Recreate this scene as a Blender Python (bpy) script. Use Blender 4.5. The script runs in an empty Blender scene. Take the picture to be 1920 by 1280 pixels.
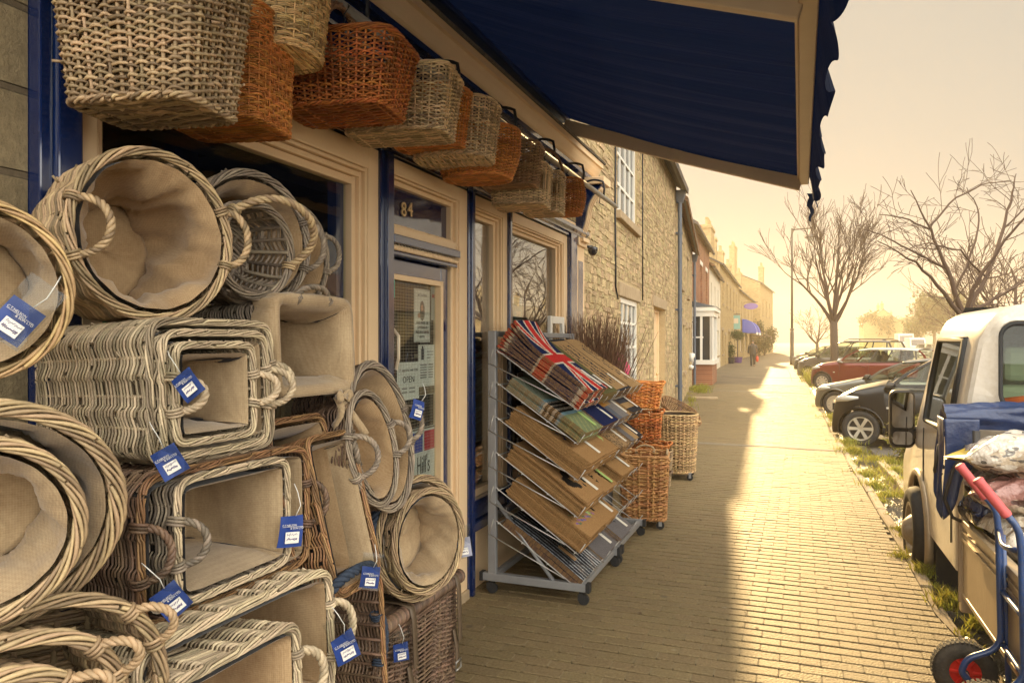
import bpy, math, random
import numpy as np
from mathutils import Vector, Matrix
from math import radians as R, sin, cos, pi

S = bpy.context.scene
# ---------------------------------------------------------------- camera
CAM_H = 1.65
YAW = math.atan(540/1400.0)
cam_d = bpy.data.cameras.new("camera")
cam = bpy.data.objects.new("camera", cam_d)
S.collection.objects.link(cam)
cam.location = (0, 0, CAM_H)
cam.rotation_euler = (R(90), 0, YAW)
cam_d.sensor_width = 36.0
cam_d.lens = 1400/1920*36.0
cam_d.clip_start = 0.05
cam_d.clip_end = 3000
S.camera = cam
# ---------------------------------------------------------------- sky and sun
SUN_EL, SUN_AZ = R(16.5), R(8.4)          # azimuth: left of +Y
w = bpy.data.worlds.new("World"); S.world = w; w.use_nodes = True
nt = w.node_tree
bg = nt.nodes["Background"]
sky = nt.nodes.new("ShaderNodeTexSky"); sky.sky_type = 'NISHITA'
sky.sun_disc = False
sky.sun_elevation = SUN_EL
sky.sun_rotation = -SUN_AZ
sky.air_density = 1.0; sky.dust_density = 2.0; sky.ozone_density = 0.5
tint = nt.nodes.new("ShaderNodeMix"); tint.data_type = 'RGBA'; tint.blend_type = 'MULTIPLY'
tint.inputs[0].default_value = 1.0
tint.inputs[7].default_value = (6.0, 4.8, 3.2, 1)      # thick golden winter haze
nt.links.new(sky.outputs[0], tint.inputs[6])
veil = nt.nodes.new("ShaderNodeMix"); veil.data_type = 'RGBA'; veil.blend_type = 'DARKEN'; veil.inputs[0].default_value = 1.0
veil.inputs[7].default_value = (1.28, 1.22, 1.06, 1)    # the veil of haze evens out the glare round the sun
nt.links.new(tint.outputs[2], veil.inputs[6])
# added fill light: sky behind and beside the viewer brightened to lift the shade
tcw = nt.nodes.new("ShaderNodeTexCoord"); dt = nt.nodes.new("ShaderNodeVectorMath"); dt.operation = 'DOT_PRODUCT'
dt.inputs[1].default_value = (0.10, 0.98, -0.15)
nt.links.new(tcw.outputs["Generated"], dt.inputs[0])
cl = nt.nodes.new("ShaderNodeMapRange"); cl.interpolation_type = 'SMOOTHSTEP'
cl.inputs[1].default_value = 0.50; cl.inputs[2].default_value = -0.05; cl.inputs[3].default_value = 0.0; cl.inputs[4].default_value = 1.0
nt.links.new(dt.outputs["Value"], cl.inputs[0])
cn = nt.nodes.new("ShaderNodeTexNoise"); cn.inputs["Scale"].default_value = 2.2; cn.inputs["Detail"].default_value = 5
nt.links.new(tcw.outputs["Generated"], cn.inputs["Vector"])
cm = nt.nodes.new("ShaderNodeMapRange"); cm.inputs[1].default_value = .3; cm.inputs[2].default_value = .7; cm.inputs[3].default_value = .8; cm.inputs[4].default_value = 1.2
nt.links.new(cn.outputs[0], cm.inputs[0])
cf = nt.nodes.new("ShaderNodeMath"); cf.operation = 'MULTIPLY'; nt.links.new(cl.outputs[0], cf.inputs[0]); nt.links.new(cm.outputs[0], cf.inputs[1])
sky_fill = nt.nodes.new("ShaderNodeMix"); sky_fill.data_type = 'RGBA'; sky_fill.blend_type = 'MIX'; sky_fill.clamp_factor = False
sky_fill.inputs[7].default_value = (9.2, 8.8, 7.9, 1)
nt.links.new(cf.outputs[0], sky_fill.inputs[0]); nt.links.new(veil.outputs[2], sky_fill.inputs[6])
nt.links.new(sky_fill.outputs[2], bg.inputs[0])
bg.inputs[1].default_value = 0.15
sd = bpy.data.lights.new("sun", 'SUN'); sd.energy = 3.2; sd.angle = R(0.6); sd.color = (1.0, 0.68, 0.30)
sun = bpy.data.objects.new("sun", sd); S.collection.objects.link(sun)
sundir = Vector((-sin(SUN_AZ)*cos(SUN_EL), cos(SUN_AZ)*cos(SUN_EL), sin(SUN_EL)))
sun.rotation_euler = sundir.to_track_quat('Z', 'Y').to_euler()
S.view_settings.view_transform = 'Standard'
S.view_settings.look = 'None'
S.view_settings.exposure = 1.5
S.view_settings.gamma = 1.0
S.render.engine = 'CYCLES'
S.cycles.use_denoising = True
S.cycles.max_bounces = 7
S.cycles.diffuse_bounces = 3
S.cycles.glossy_bounces = 3
S.cycles.transmission_bounces = 6
S.cycles.transparent_max_bounces = 16
S.cycles.volume_bounces = 1
S.cycles.sample_clamp_indirect = 6.0
S.cycles.caustics_reflective = False
S.cycles.caustics_refractive = False

rnd = random.Random(7)
nrnd = np.random.RandomState(11)
# ---------------------------------------------------------------- pixel -> place helpers (photo pixels, 1920x1280)
_c, _s = cos(YAW), sin(YAW)
def ray(px, py):
    u, v = (px-960)/1400.0, (640-py)/1400.0
    return Vector((u*_c-_s, u*_s+_c, v))
def on_ground(px, py, z=0.0):
    d = ray(px, py); t = (z-CAM_H)/d.z
    return Vector((d.x*t, d.y*t, z))
def on_x(px, py, X):
    d = ray(px, py); t = X/d.x
    return Vector((X, d.y*t, CAM_H+d.z*t))
def on_y(px, py, Y):
    d = ray(px, py); t = Y/d.y
    return Vector((d.x*t, Y, CAM_H+d.z*t))
def on_depth(px, py, Z):
    d = ray(px, py)
    return Vector((d.x*Z, d.y*Z, CAM_H+d.z*Z))

# ---------------------------------------------------------------- object helpers
COL = S.collection
def _props(o, label, cat, group, kind):
    if label: o['label'] = label
    if cat: o['category'] = cat
    if group: o['group'] = group
    if kind: o['kind'] = kind
    return o
def thing(name, label, cat, loc=(0,0,0), rotz=0.0, group=None, mat=None):
    o = bpy.data.objects.new(name, None); COL.objects.link(o)
    o.empty_display_size = 0.1
    if mat is not None: o.matrix_world = mat
    else:
        o.location = loc; o.rotation_euler = (0, 0, rotz)
    return _props(o, label, cat, group, None)
def tag(o, label, cat, group=None): return _props(o, label, cat, group, None)
def dup(root, mat=None, label=None, group=None):
    r = root.copy(); COL.objects.link(r)
    if mat is not None: r.matrix_world = mat
    if label: r['label'] = label
    if group: r['group'] = group
    for ch in list(root.children):
        c = ch.copy(); COL.objects.link(c); c.parent = r
        for g in list(ch.children):
            d = g.copy(); COL.objects.link(d); d.parent = c
    return r

class MB:
    """collects vertices and faces for one mesh"""
    def __init__(self): self.v=[]; self.f=[]; self.s=[]; self.n=0
    def add(self, verts, faces):
        verts = np.asarray(verts, dtype=np.float64).reshape(-1,3)
        if isinstance(faces, np.ndarray):
            self.f.append((faces+self.n).ravel()); self.s.append(np.full(len(faces), faces.shape[1], dtype=np.int64))
        else:
            for q in faces:
                self.f.append(np.asarray(q)+self.n); self.s.append(np.array([len(q)]))
        self.v.append(verts); self.n += len(verts)
        return self
    def build(self, name, mat, parent=None, smooth=True, bevel=0.0, angle=None):
        me = bpy.data.meshes.new(name)
        v = np.concatenate(self.v).astype(np.float32); f = np.concatenate(self.f).astype(np.int32); s = np.concatenate(self.s).astype(np.int32)
        me.vertices.add(len(v)); me.vertices.foreach_set("co", v.ravel())
        me.loops.add(len(f)); me.loops.foreach_set("vertex_index", f)
        me.polygons.add(len(s))
        st = np.concatenate([[0], np.cumsum(s)[:-1]]).astype(np.int32)
        me.polygons.foreach_set("loop_start", st)
        try: me.polygons.foreach_set("loop_total", s)
        except Exception: pass
        me.polygons.foreach_set("use_smooth", np.full(len(s), bool(smooth)))
        me.update(calc_edges=True); me.validate()
        if mat is not None: me.materials.append(mat)
        o = bpy.data.objects.new(name, me); COL.objects.link(o)
        if parent is not None: o.parent = parent
        if bevel > 0:
            b = o.modifiers.new("bevel", 'BEVEL'); b.width = bevel; b.segments = 2; b.limit_method = 'ANGLE'; b.angle_limit = R(40)
            b.harden_normals = False
        if angle is not None:
            try:
                me.set_sharp_from_angle(angle=R(angle))
            except Exception: pass
        return o
    # ---- shapes
    def box(self, c, s, rot=None):
        x, y, z = s[0]/2, s[1]/2, s[2]/2
        p = np.array([[-x,-y,-z],[x,-y,-z],[x,y,-z],[-x,y,-z],[-x,-y,z],[x,-y,z],[x,y,z],[-x,y,z]])
        if rot is not None: p = p @ np.array(rot.to_3x3()).T
        return self.add(p+np.array(c), np.array([[0,3,2,1],[4,5,6,7],[0,1,5,4],[1,2,6,5],[2,3,7,6],[3,0,4,7]]))
    def bb(self, a, b):
        a = np.minimum(a, b).astype(float) if True else a
        return self
    def span(self, x0, x1, y0, y1, z0, z1):
        return self.box(((x0+x1)/2,(y0+y1)/2,(z0+z1)/2), (abs(x1-x0),abs(y1-y0),abs(z1-z0)))
    def hexa(self, p):
        return self.add(p, np.array([[0,3,2,1],[4,5,6,7],[0,1,5,4],[1,2,6,5],[2,3,7,6],[3,0,4,7]]))
    def tube(self, pts, r, sides=6, closed=False, cap=True):
        P = np.asarray(pts, float); n = len(P)
        rr = np.full(n, r) if np.isscalar(r) else np.asarray(r, float)
        if closed: T = np.roll(P,-1,0)-np.roll(P,1,0)
        else: T = np.gradient(P, axis=0)
        T /= (np.linalg.norm(T, axis=1, keepdims=True)+1e-12)
        N = np.zeros_like(P)
        ref = np.array([0,0,1.0]) if abs(T[0,2]) < .9 else np.array([1.0,0,0])
        nn = ref - T[0]*ref.dot(T[0]); nn /= np.linalg.norm(nn); N[0] = nn
        for i in range(1, n):
            nn = N[i-1]-T[i]*N[i-1].dot(T[i]); nn /= (np.linalg.norm(nn)+1e-12); N[i] = nn
        B = np.cross(T, N)
        return self.frames(P, N, B, rr, sides, closed, cap)
    def frames(self, P, N, B, r, sides=5, closed=False, cap=False, breaks=None):
        n = len(P); a = np.arange(sides)*2*pi/sides
        rr = np.full(n, r) if np.isscalar(r) else r
        V = P[:,None,:] + rr[:,None,None]*(np.cos(a)[None,:,None]*N[:,None,:]+np.sin(a)[None,:,None]*B[:,None,:])
        m = n if closed else n-1
        i = np.arange(m)
        if breaks is not None: i = np.setdiff1d(i, breaks)
        j = (i+1) % n; k = np.arange(sides); k2 = (k+1) % sides
        F = np.stack([i[:,None]*sides+k, i[:,None]*sides+k2, j[:,None]*sides+k2, j[:,None]*sides+k], -1).reshape(-1,4)
        base = self.n
        self.add(V.reshape(-1,3), F)
        if cap and not closed:
            self.f.append(base+np.arange(sides)[::-1]); self.s.append(np.array([sides]))
            self.f.append(base+(n-1)*sides+np.arange(sides)); self.s.append(np.array([sides]))
        return self
    def grid(self, V, closed_u=False, closed_v=False):
        V = np.asarray(V, float); a, b = V.shape[:2]
        i = np.arange(a if closed_u else a-1); j = np.arange(b if closed_v else b-1)
        I, J = np.meshgrid(i, j, indexing='ij'); I2 = (I+1) % a; J2 = (J+1) % b
        F = np.stack([I*b+J, I2*b+J, I2*b+J2, I*b+J2], -1).reshape(-1,4)
        return self.add(V.reshape(-1,3), F)
    def lathe(self, prof, seg=24, M=None, c=(0,0,0)):
        prof = np.asarray(prof, float); a = np.arange(seg)*2*pi/seg
        V = np.stack([prof[:,0][:,None]*np.cos(a), prof[:,0][:,None]*np.sin(a), np.repeat(prof[:,1][:,None], seg, 1)], -1)
        if M is not None: V = V @ np.array(M.to_3x3()).T
        V = V + np.array(c)
        return self.grid(V, False, True)
    def prism(self, poly, axis, a, b):
        """poly: 2D outline; axis: 'x','y','z' extrusion from a to b"""
        P = np.asarray(poly, float); n = len(P)
        def mk(t):
            o = np.full(n, float(t))
            if axis == 'x': return np.stack([o, P[:,0], P[:,1]], 1)
            if axis == 'y': return np.stack([P[:,0], o, P[:,1]], 1)
            return np.stack([P[:,0], P[:,1], o], 1)
        V = np.concatenate([mk(a), mk(b)])
        F = [list(range(n))[::-1], list(range(n, 2*n))]+[[i, (i+1)%n, n+(i+1)%n, n+i] for i in range(n)]
        return self.add(V, F)
    def loft_profile(self, prof, p0, p1, inn, up):
        """sweep a 2D profile (out, up) straight from p0 to p1"""
        prof = np.asarray(prof, float); inn = np.asarray(inn, float); up = np.asarray(up, float)
        V = np.stack([np.asarray(p)+prof[:,0][:,None]*inn+prof[:,1][:,None]*up for p in (p0, p1)])
        n = len(prof); F = [[i, (i+1)%n, n+(i+1)%n, n+i] for i in range(n)]+[list(range(n))[::-1], list(range(n,2*n))]
        return self.add(V.reshape(-1,3), F)

def text(name, body, size, M, mat, parent=None, ext=0.0004, align='CENTER'):
    cu = bpy.data.curves.new(name, 'FONT'); cu.body = body; cu.size = size; cu.extrude = ext
    cu.align_x = align; cu.align_y = 'CENTER'; cu.resolution_u = 3
    o = bpy.data.objects.new(name, cu); COL.objects.link(o)
    dg = bpy.context.evaluated_depsgraph_get(); me = bpy.data.meshes.new_from_object(o.evaluated_get(dg)); me.name = name
    bpy.data.objects.remove(o); o = bpy.data.objects.new(name, me); COL.objects.link(o)
    me.materials.clear(); me.materials.append(mat)
    if parent is not None: o.parent = parent
    o.matrix_local = M if parent is not None else o.matrix_local
    if parent is None: o.matrix_world = M
    return o
def frame3(origin, xdir, ydir):
    x = Vector(xdir).normalized(); z = x.cross(Vector(ydir)).normalized(); y = z.cross(x)
    M = Matrix((x, y, z)).transposed().to_4x4(); M.translation = Vector(origin)
    return M

# ---------------------------------------------------------------- materials
MATS = {}
def mat(name, base, rough=0.6, metal=0.0, spec=0.5, noise=None, noise2=None, bump=None, island=0.0, hue=0.0, coat=0.0, alpha=None, stretch=None, emis=None):
    """base colour with procedural noise: noise=(scale, amount, colour2), bump=(scale, strength, distance), island = random value per strand"""
    m = bpy.data.materials.new(name); m.use_nodes = True; MATS[name] = m
    t = m.node_tree; N = t.nodes; L = t.links; b = N["Principled BSDF"]
    b.inputs["Roughness"].default_value = rough; b.inputs["Metallic"].default_value = metal
    b.inputs["Specular IOR Level"].default_value = spec
    b.inputs["Coat Weight"].default_value = coat; b.inputs["Coat Roughness"].default_value = 0.08
    col = N.new("ShaderNodeRGB"); col.outputs[0].default_value = (*base, 1); out = col.outputs[0]
    tc = N.new("ShaderNodeTexCoord"); co = tc.outputs["Object"]
    if stretch:
        mp = N.new("ShaderNodeMapping"); mp.inputs["Scale"].default_value = stretch; L.new(co, mp.inputs[0]); co = mp.outputs[0]
    for nz in (noise, noise2):
        if nz:
            n = N.new("ShaderNodeTexNoise"); n.inputs["Scale"].default_value = nz[0]; n.inputs["Detail"].default_value = 6
            n.inputs["Roughness"].default_value = .65
            L.new(co, n.inputs["Vector"])
            r = N.new("ShaderNodeMapRange"); r.inputs[1].default_value = .35; r.inputs[2].default_value = .68; L.new(n.outputs[0], r.inputs[0])
            r.inputs[4].default_value = nz[1]
            mx = N.new("ShaderNodeMix"); mx.data_type = 'RGBA'; L.new(r.outputs[0], mx.inputs[0]); L.new(out, mx.inputs[6]); mx.inputs[7].default_value = (*nz[2], 1)
            out = mx.outputs[2]
    if island:
        g = N.new("ShaderNodeNewGeometry"); hs = N.new("ShaderNodeHueSaturation")
        mr = N.new("ShaderNodeMapRange"); mr.inputs[3].default_value = 1-island; mr.inputs[4].default_value = 1+island
        L.new(g.outputs["Random Per Island"], mr.inputs[0]); L.new(mr.outputs[0], hs.inputs["Value"])
        if hue:
            m2 = N.new("ShaderNodeMath"); m2.operation = 'MULTIPLY_ADD'; m2.inputs[1].default_value = hue; m2.inputs[2].default_value = .5-hue/2
            fr = N.new("ShaderNodeMath"); fr.operation = 'FRACT'; mm = N.new("ShaderNodeMath"); mm.operation='MULTIPLY'; mm.inputs[1].default_value = 7.31
            L.new(g.outputs["Random Per Island"], mm.inputs[0]); L.new(mm.outputs[0], fr.inputs[0]); L.new(fr.outputs[0], m2.inputs[0]); L.new(m2.outputs[0], hs.inputs["Hue"])
        L.new(out, hs.inputs["Color"]); out = hs.outputs[0]
    L.new(out, b.inputs["Base Color"])
    if bump:
        n = N.new("ShaderNodeTexNoise"); n.inputs["Scale"].default_value = bump[0]; n.inputs["Detail"].default_value = 5; L.new(co, n.inputs["Vector"])
        bp = N.new("ShaderNodeBump"); bp.inputs["Strength"].default_value = bump[1]; bp.inputs["Distance"].default_value = bump[2] if len(bump) > 2 else .01
        L.new(n.outputs[0], bp.inputs["Height"]); L.new(bp.outputs[0], b.inputs["Normal"])
    if alpha is not None: b.inputs["Alpha"].default_value = alpha
    if emis:
        b.inputs["Emission Color"].default_value = (*emis[0], 1); b.inputs["Emission Strength"].default_value = emis[1]
    return m

def glass(name, tint=(.9,.93,.9), ior=1.5, rough=0.0, wob=0.0):
    m = bpy.data.materials.new(name); m.use_nodes = True
    t = m.node_tree; N = t.nodes; L = t.links; N.remove(N["Principled BSDF"])
    o = N["Material Output"]; tr = N.new("ShaderNodeBsdfTransparent"); tr.inputs[0].default_value = (*tint, 1)
    gl = N.new("ShaderNodeBsdfGlossy"); gl.inputs["Roughness"].default_value = rough
    fr = N.new("ShaderNodeFresnel"); ge = N.new("ShaderNodeNewGeometry"); im = N.new("ShaderNodeMix"); im.inputs[2].default_value = ior; im.inputs[3].default_value = 1/ior
    L.new(ge.outputs["Backfacing"], im.inputs[0]); L.new(im.outputs[0], fr.inputs[0])
    mx = N.new("ShaderNodeMixShader"); L.new(fr.outputs[0], mx.inputs[0]); L.new(tr.outputs[0], mx.inputs[1]); L.new(gl.outputs[0], mx.inputs[2]); L.new(mx.outputs[0], o.inputs[0])
    if wob:
        n = N.new("ShaderNodeTexNoise"); n.inputs["Scale"].default_value = 2.2; tc = N.new("ShaderNodeTexCoord"); L.new(tc.outputs["Object"], n.inputs["Vector"])
        bp = N.new("ShaderNodeBump"); bp.inputs["Strength"].default_value = wob; bp.inputs["Distance"].default_value = .02; L.new(n.outputs[0], bp.inputs["Height"]); L.new(bp.outputs[0], gl.inputs["Normal"])
    return m

def cells(name, c1, c2, mortar, scale=(3.2,3.2,6.5), gap=0.06, bump=1.0, dist=.05, jitter=1.0, fine=28):
    """rubble masonry: a Voronoi cell per stone, sunk joints, each stone its own tone"""
    m = bpy.data.materials.new(name); m.use_nodes = True
    t = m.node_tree; N = t.nodes; L = t.links; b = N["Principled BSDF"]; b.inputs["Roughness"].default_value = .9; b.inputs["Specular IOR Level"].default_value = .2
    tc = N.new("ShaderNodeTexCoord"); mp = N.new("ShaderNodeMapping"); mp.inputs["Scale"].default_value = scale; L.new(tc.outputs["Object"], mp.inputs[0])
    nz = N.new("ShaderNodeTexNoise"); nz.inputs["Scale"].default_value = 2.3; L.new(mp.outputs[0], nz.inputs["Vector"])
    ad = N.new("ShaderNodeMix"); ad.data_type='RGBA'; ad.blend_type='LINEAR_LIGHT'; ad.inputs[0].default_value = .22; L.new(mp.outputs[0], ad.inputs[6]); L.new(nz.outputs[1], ad.inputs[7])
    vo = N.new("ShaderNodeTexVoronoi"); vo.inputs["Scale"].default_value = 1; vo.inputs["Randomness"].default_value = jitter; L.new(ad.outputs[2], vo.inputs["Vector"])
    ve = N.new("ShaderNodeTexVoronoi"); ve.feature = 'DISTANCE_TO_EDGE'; ve.inputs["Scale"].default_value = 1; ve.inputs["Randomness"].default_value = jitter; L.new(ad.outputs[2], ve.inputs["Vector"])
    sp = N.new("ShaderNodeSeparateColor"); L.new(vo.outputs["Color"], sp.inputs[0])
    mx = N.new("ShaderNodeMix"); mx.data_type='RGBA'; L.new(sp.outputs[0], mx.inputs[0]); mx.inputs[6].default_value=(*c1,1); mx.inputs[7].default_value=(*c2,1)
    n2 = N.new("ShaderNodeTexNoise"); n2.inputs["Scale"].default_value = fine; n2.inputs["Detail"].default_value = 8; n2.inputs["Roughness"].default_value=.75; L.new(tc.outputs["Object"], n2.inputs["Vector"])
    mr2 = N.new("ShaderNodeMapRange"); mr2.inputs[1].default_value=.3; mr2.inputs[2].default_value=.75; mr2.inputs[3].default_value=1.25; mr2.inputs[4].default_value=.62; L.new(n2.outputs[0], mr2.inputs[0])
    hs = N.new("ShaderNodeHueSaturation"); L.new(mr2.outputs[0], hs.inputs["Value"]); L.new(mx.outputs[2], hs.inputs["Color"])
    mr = N.new("ShaderNodeMapRange"); mr.inputs[1].default_value=gap*.35; mr.inputs[2].default_value=gap*1.6; mr.interpolation_type='SMOOTHSTEP'; L.new(ve.outputs[0], mr.inputs[0])
    m3 = N.new("ShaderNodeMix"); m3.data_type='RGBA'; L.new(mr.outputs[0], m3.inputs[0]); m3.inputs[6].default_value=(*mortar,1); L.new(hs.outputs[0], m3.inputs[7])
    L.new(m3.outputs[2], b.inputs["Base Color"])
    hh = N.new("ShaderNodeMath"); hh.operation='MULTIPLY_ADD'; L.new(n2.outputs[0], hh.inputs[0]); hh.inputs[1].default_value=.45; 
    h2 = N.new("ShaderNodeMath"); h2.operation='MULTIPLY_ADD'; L.new(sp.outputs[1], h2.inputs[0]); h2.inputs[1].default_value=.4; L.new(mr.outputs[0], h2.inputs[2]); L.new(h2.outputs[0], hh.inputs[2])
    bp = N.new("ShaderNodeBump"); bp.inputs["Strength"].default_value=bump; bp.inputs["Distance"].default_value=dist; L.new(hh.outputs[0], bp.inputs["Height"]); L.new(bp.outputs[0], b.inputs["Normal"])
    return m

def bricks(name, c1, c2, mortar, bw=.225, bh=.075, gap=.01, axes='xz', bump=.6, rough=.85, fine=60, spec=.3, dist=.006, dirt=None, swirl=0.0):
    """brick courses; axes: which object axes run along and up the courses"""
    m = bpy.data.materials.new(name); m.use_nodes = True
    t = m.node_tree; N = t.nodes; L = t.links; b = N["Principled BSDF"]; b.inputs["Roughness"].default_value = rough; b.inputs["Specular IOR Level"].default_value = spec
    tc = N.new("ShaderNodeTexCoord"); sp = N.new("ShaderNodeSeparateXYZ"); L.new(tc.outputs["Object"], sp.inputs[0])
    cb = N.new("ShaderNodeCombineXYZ"); L.new(sp.outputs['xyz'.index(axes[0])], cb.inputs[0]); L.new(sp.outputs['xyz'.index(axes[1])], cb.inputs[1])
    vec = cb.outputs[0]
    wn = N.new("ShaderNodeTexNoise"); wn.inputs["Scale"].default_value = 1.7; wn.inputs["Detail"].default_value=3; L.new(tc.outputs["Object"], wn.inputs["Vector"])
    ad = N.new("ShaderNodeMix"); ad.data_type='RGBA'; ad.blend_type='LINEAR_LIGHT'; ad.inputs[0].default_value = .012+swirl; L.new(vec, ad.inputs[6]); L.new(wn.outputs[1], ad.inputs[7])
    br = N.new("ShaderNodeTexBrick"); L.new(ad.outputs[2], br.inputs["Vector"])
    br.inputs["Color1"].default_value=(*c1,1); br.inputs["Color2"].default_value=(*c2,1); br.inputs["Mortar"].default_value=(*mortar,1)
    br.inputs["Scale"].default_value=1; br.inputs["Mortar Size"].default_value=gap; br.inputs["Mortar Smooth"].default_value=.35
    br.inputs["Brick Width"].default_value=bw; br.inputs["Row Height"].default_value=bh; br.inputs["Bias"].default_value=0
    n2 = N.new("ShaderNodeTexNoise"); n2.inputs["Scale"].default_value=fine; n2.inputs["Detail"].default_value=7; n2.inputs["Roughness"].default_value=.75; L.new(tc.outputs["Object"], n2.inputs["Vector"])
    mr = N.new("ShaderNodeMapRange"); mr.inputs[1].default_value=.3; mr.inputs[2].default_value=.7; mr.inputs[3].default_value=.68; mr.inputs[4].default_value=1.3; L.new(n2.outputs[0], mr.inputs[0])
    n3 = N.new("ShaderNodeTexNoise"); n3.inputs["Scale"].default_value=.9; n3.inputs["Detail"].default_value=6; L.new(tc.outputs["Object"], n3.inputs["Vector"])
    mr3 = N.new("ShaderNodeMapRange"); mr3.inputs[1].default_value=.3; mr3.inputs[2].default_value=.7; mr3.inputs[3].default_value=.78; mr3.inputs[4].default_value=1.18; L.new(n3.outputs[0], mr3.inputs[0])
    ml = N.new("ShaderNodeMath"); ml.operation='MULTIPLY'; L.new(mr.outputs[0], ml.inputs[0]); L.new(mr3.outputs[0], ml.inputs[1])
    hs = N.new("ShaderNodeHueSaturation"); L.new(ml.outputs[0], hs.inputs["Value"]); L.new(br.outputs["Color"], hs.inputs["Color"])
    L.new(hs.outputs[0], b.inputs["Base Color"])
    iv = N.new("ShaderNodeMath"); iv.operation='MULTIPLY_ADD'; L.new(br.outputs["Fac"], iv.inputs[0]); iv.inputs[1].default_value=-1.0; 
    nn = N.new("ShaderNodeMath"); nn.operation='MULTIPLY'; L.new(n2.outputs[0], nn.inputs[0]); nn.inputs[1].default_value=.5; L.new(nn.outputs[0], iv.inputs[2])
    bp = N.new("ShaderNodeBump"); bp.inputs["Strength"].default_value=bump; bp.inputs["Distance"].default_value=dist; L.new(iv.outputs[0], bp.inputs["Height"]); L.new(bp.outputs[0], b.inputs["Normal"])
    return m

def burlap(name, c1, c2, sc=62):
    m = bpy.data.materials.new(name); m.use_nodes = True
    t = m.node_tree; N = t.nodes; L = t.links; b = N["Principled BSDF"]; b.inputs["Roughness"].default_value=.95; b.inputs["Specular IOR Level"].default_value=.1
    b.inputs["Sheen Weight"].default_value=.25
    tc = N.new("ShaderNodeTexCoord")
    w1 = N.new("ShaderNodeTexWave"); w1.bands_direction='X'; w1.inputs["Scale"].default_value=sc; w1.inputs["Distortion"].default_value=1.2; w1.inputs["Detail"].default_value=2; w1.inputs["Detail Scale"].default_value=.4
    w2 = N.new("ShaderNodeTexWave"); w2.bands_direction='Y'; w2.inputs["Scale"].default_value=sc; w2.inputs["Distortion"].default_value=1.2; w2.inputs["Detail"].default_value=2; w2.inputs["Detail Scale"].default_value=.4
    w3 = N.new("ShaderNodeTexWave"); w3.bands_direction='Z'; w3.inputs["Scale"].default_value=sc; w3.inputs["Distortion"].default_value=1.2
    for q in (w1,w2,w3): L.new(tc.outputs["Object"], q.inputs["Vector"])
    a = N.new("ShaderNodeMath"); a.operation='ADD'; L.new(w1.outputs[1], a.inputs[0]); L.new(w2.outputs[1], a.inputs[1])
    a2 = N.new("ShaderNodeMath"); a2.operation='ADD'; L.new(a.outputs[0], a2.inputs[0]); L.new(w3.outputs[1], a2.inputs[1])
    n = N.new("ShaderNodeTexNoise"); n.inputs["Scale"].default_value=7; n.inputs["Detail"].default_value=6; L.new(tc.outputs["Object"], n.inputs["Vector"])
    n4 = N.new("ShaderNodeTexNoise"); n4.inputs["Scale"].default_value=130; n4.inputs["Detail"].default_value=3; L.new(tc.outputs["Object"], n4.inputs["Vector"])
    a3 = N.new("ShaderNodeMath"); a3.operation='MULTIPLY_ADD'; L.new(a2.outputs[0], a3.inputs[0]); a3.inputs[1].default_value=.10; L.new(n.outputs[0], a3.inputs[2])
    a4 = N.new("ShaderNodeMath"); a4.operation='MULTIPLY_ADD'; L.new(n4.outputs[0], a4.inputs[0]); a4.inputs[1].default_value=.45; L.new(a3.outputs[0], a4.inputs[2])
    mr = N.new("ShaderNodeMapRange"); mr.inputs[1].default_value=.55; mr.inputs[2].default_value=1.15; L.new(a4.outputs[0], mr.inputs[0])
    mx = N.new("ShaderNodeMix"); mx.data_type='RGBA'; L.new(mr.outputs[0], mx.inputs[0]); mx.inputs[6].default_value=(*c1,1); mx.inputs[7].default_value=(*c2,1)
    ge = N.new("ShaderNodeNewGeometry"); bk = N.new("ShaderNodeMix"); bk.data_type='RGBA'; L.new(ge.outputs["Backfacing"], bk.inputs[0]); L.new(mx.outputs[2], bk.inputs[6]); bk.inputs[7].default_value=(.035,.03,.03,1)   # outer side painted dark as the shade seen between the canes
    L.new(bk.outputs[2], b.inputs["Base Color"])
    bp = N.new("ShaderNodeBump"); bp.inputs["Strength"].default_value=.5; bp.inputs["Distance"].default_value=.003; L.new(a4.outputs[0], bp.inputs["Height"]); L.new(bp.outputs[0], b.inputs["Normal"])
    return m

M_navy = mat("navy_gloss_paint", (.0035,.016,.082), .14, spec=.7, noise=(9,.6,(.003,.010,.045)), noise2=(60,.15,(.025,.045,.12)), bump=(30,.3,.004), coat=.9, stretch=(1,1,.18))
M_navy_d = mat("navy_gloss_paint_worn", (.006,.02,.095), .3, noise=(14,.5,(.012,.03,.10)), bump=(60,.25,.003), coat=.3)
M_cream = mat("cream_paint", (.82,.60,.36), .45, noise=(6,.35,(.72,.50,.28)), bump=(50,.12,.003))
M_white = mat("white_paint", (.78,.74,.66), .5, noise=(5,.4,(.62,.57,.48)), bump=(40,.1,.003))
M_black = mat("black_iron", (.012,.012,.014), .45, bump=(80,.2,.002))
M_grey_metal = mat("grey_metal", (.33,.33,.33), .42, metal=.35, noise=(12,.5,(.24,.24,.25)), bump=(50,.08,.002))
M_wire = mat("galvanised_wire", (.55,.53,.5), .32, metal=.8)
M_rubber = mat("black_rubber", (.014,.014,.015), .75, noise=(30,.6,(.035,.032,.028)))
M_stone_l = mat("dressed_stone", (.44,.33,.2), .9, noise=(6,.8,(.30,.21,.12)), bump=(40,.4,.01))
M_paper = mat("white_paper", (.86,.84,.79), .7)
M_ink = mat("black_ink", (.02,.02,.022), .6)
M_shopglass = glass("shop_glass", (.9,.93,.91), 1.45, wob=.02)
M_shopglass2 = glass("old_shop_glass", (.9,.93,.91), 6.0, wob=.03)
M_glass = glass("house_glass", (.55,.6,.6), 1.7, wob=.05)
M_plastic = glass("clear_plastic", (.86,.87,.86), 1.35, rough=.12)
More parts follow.
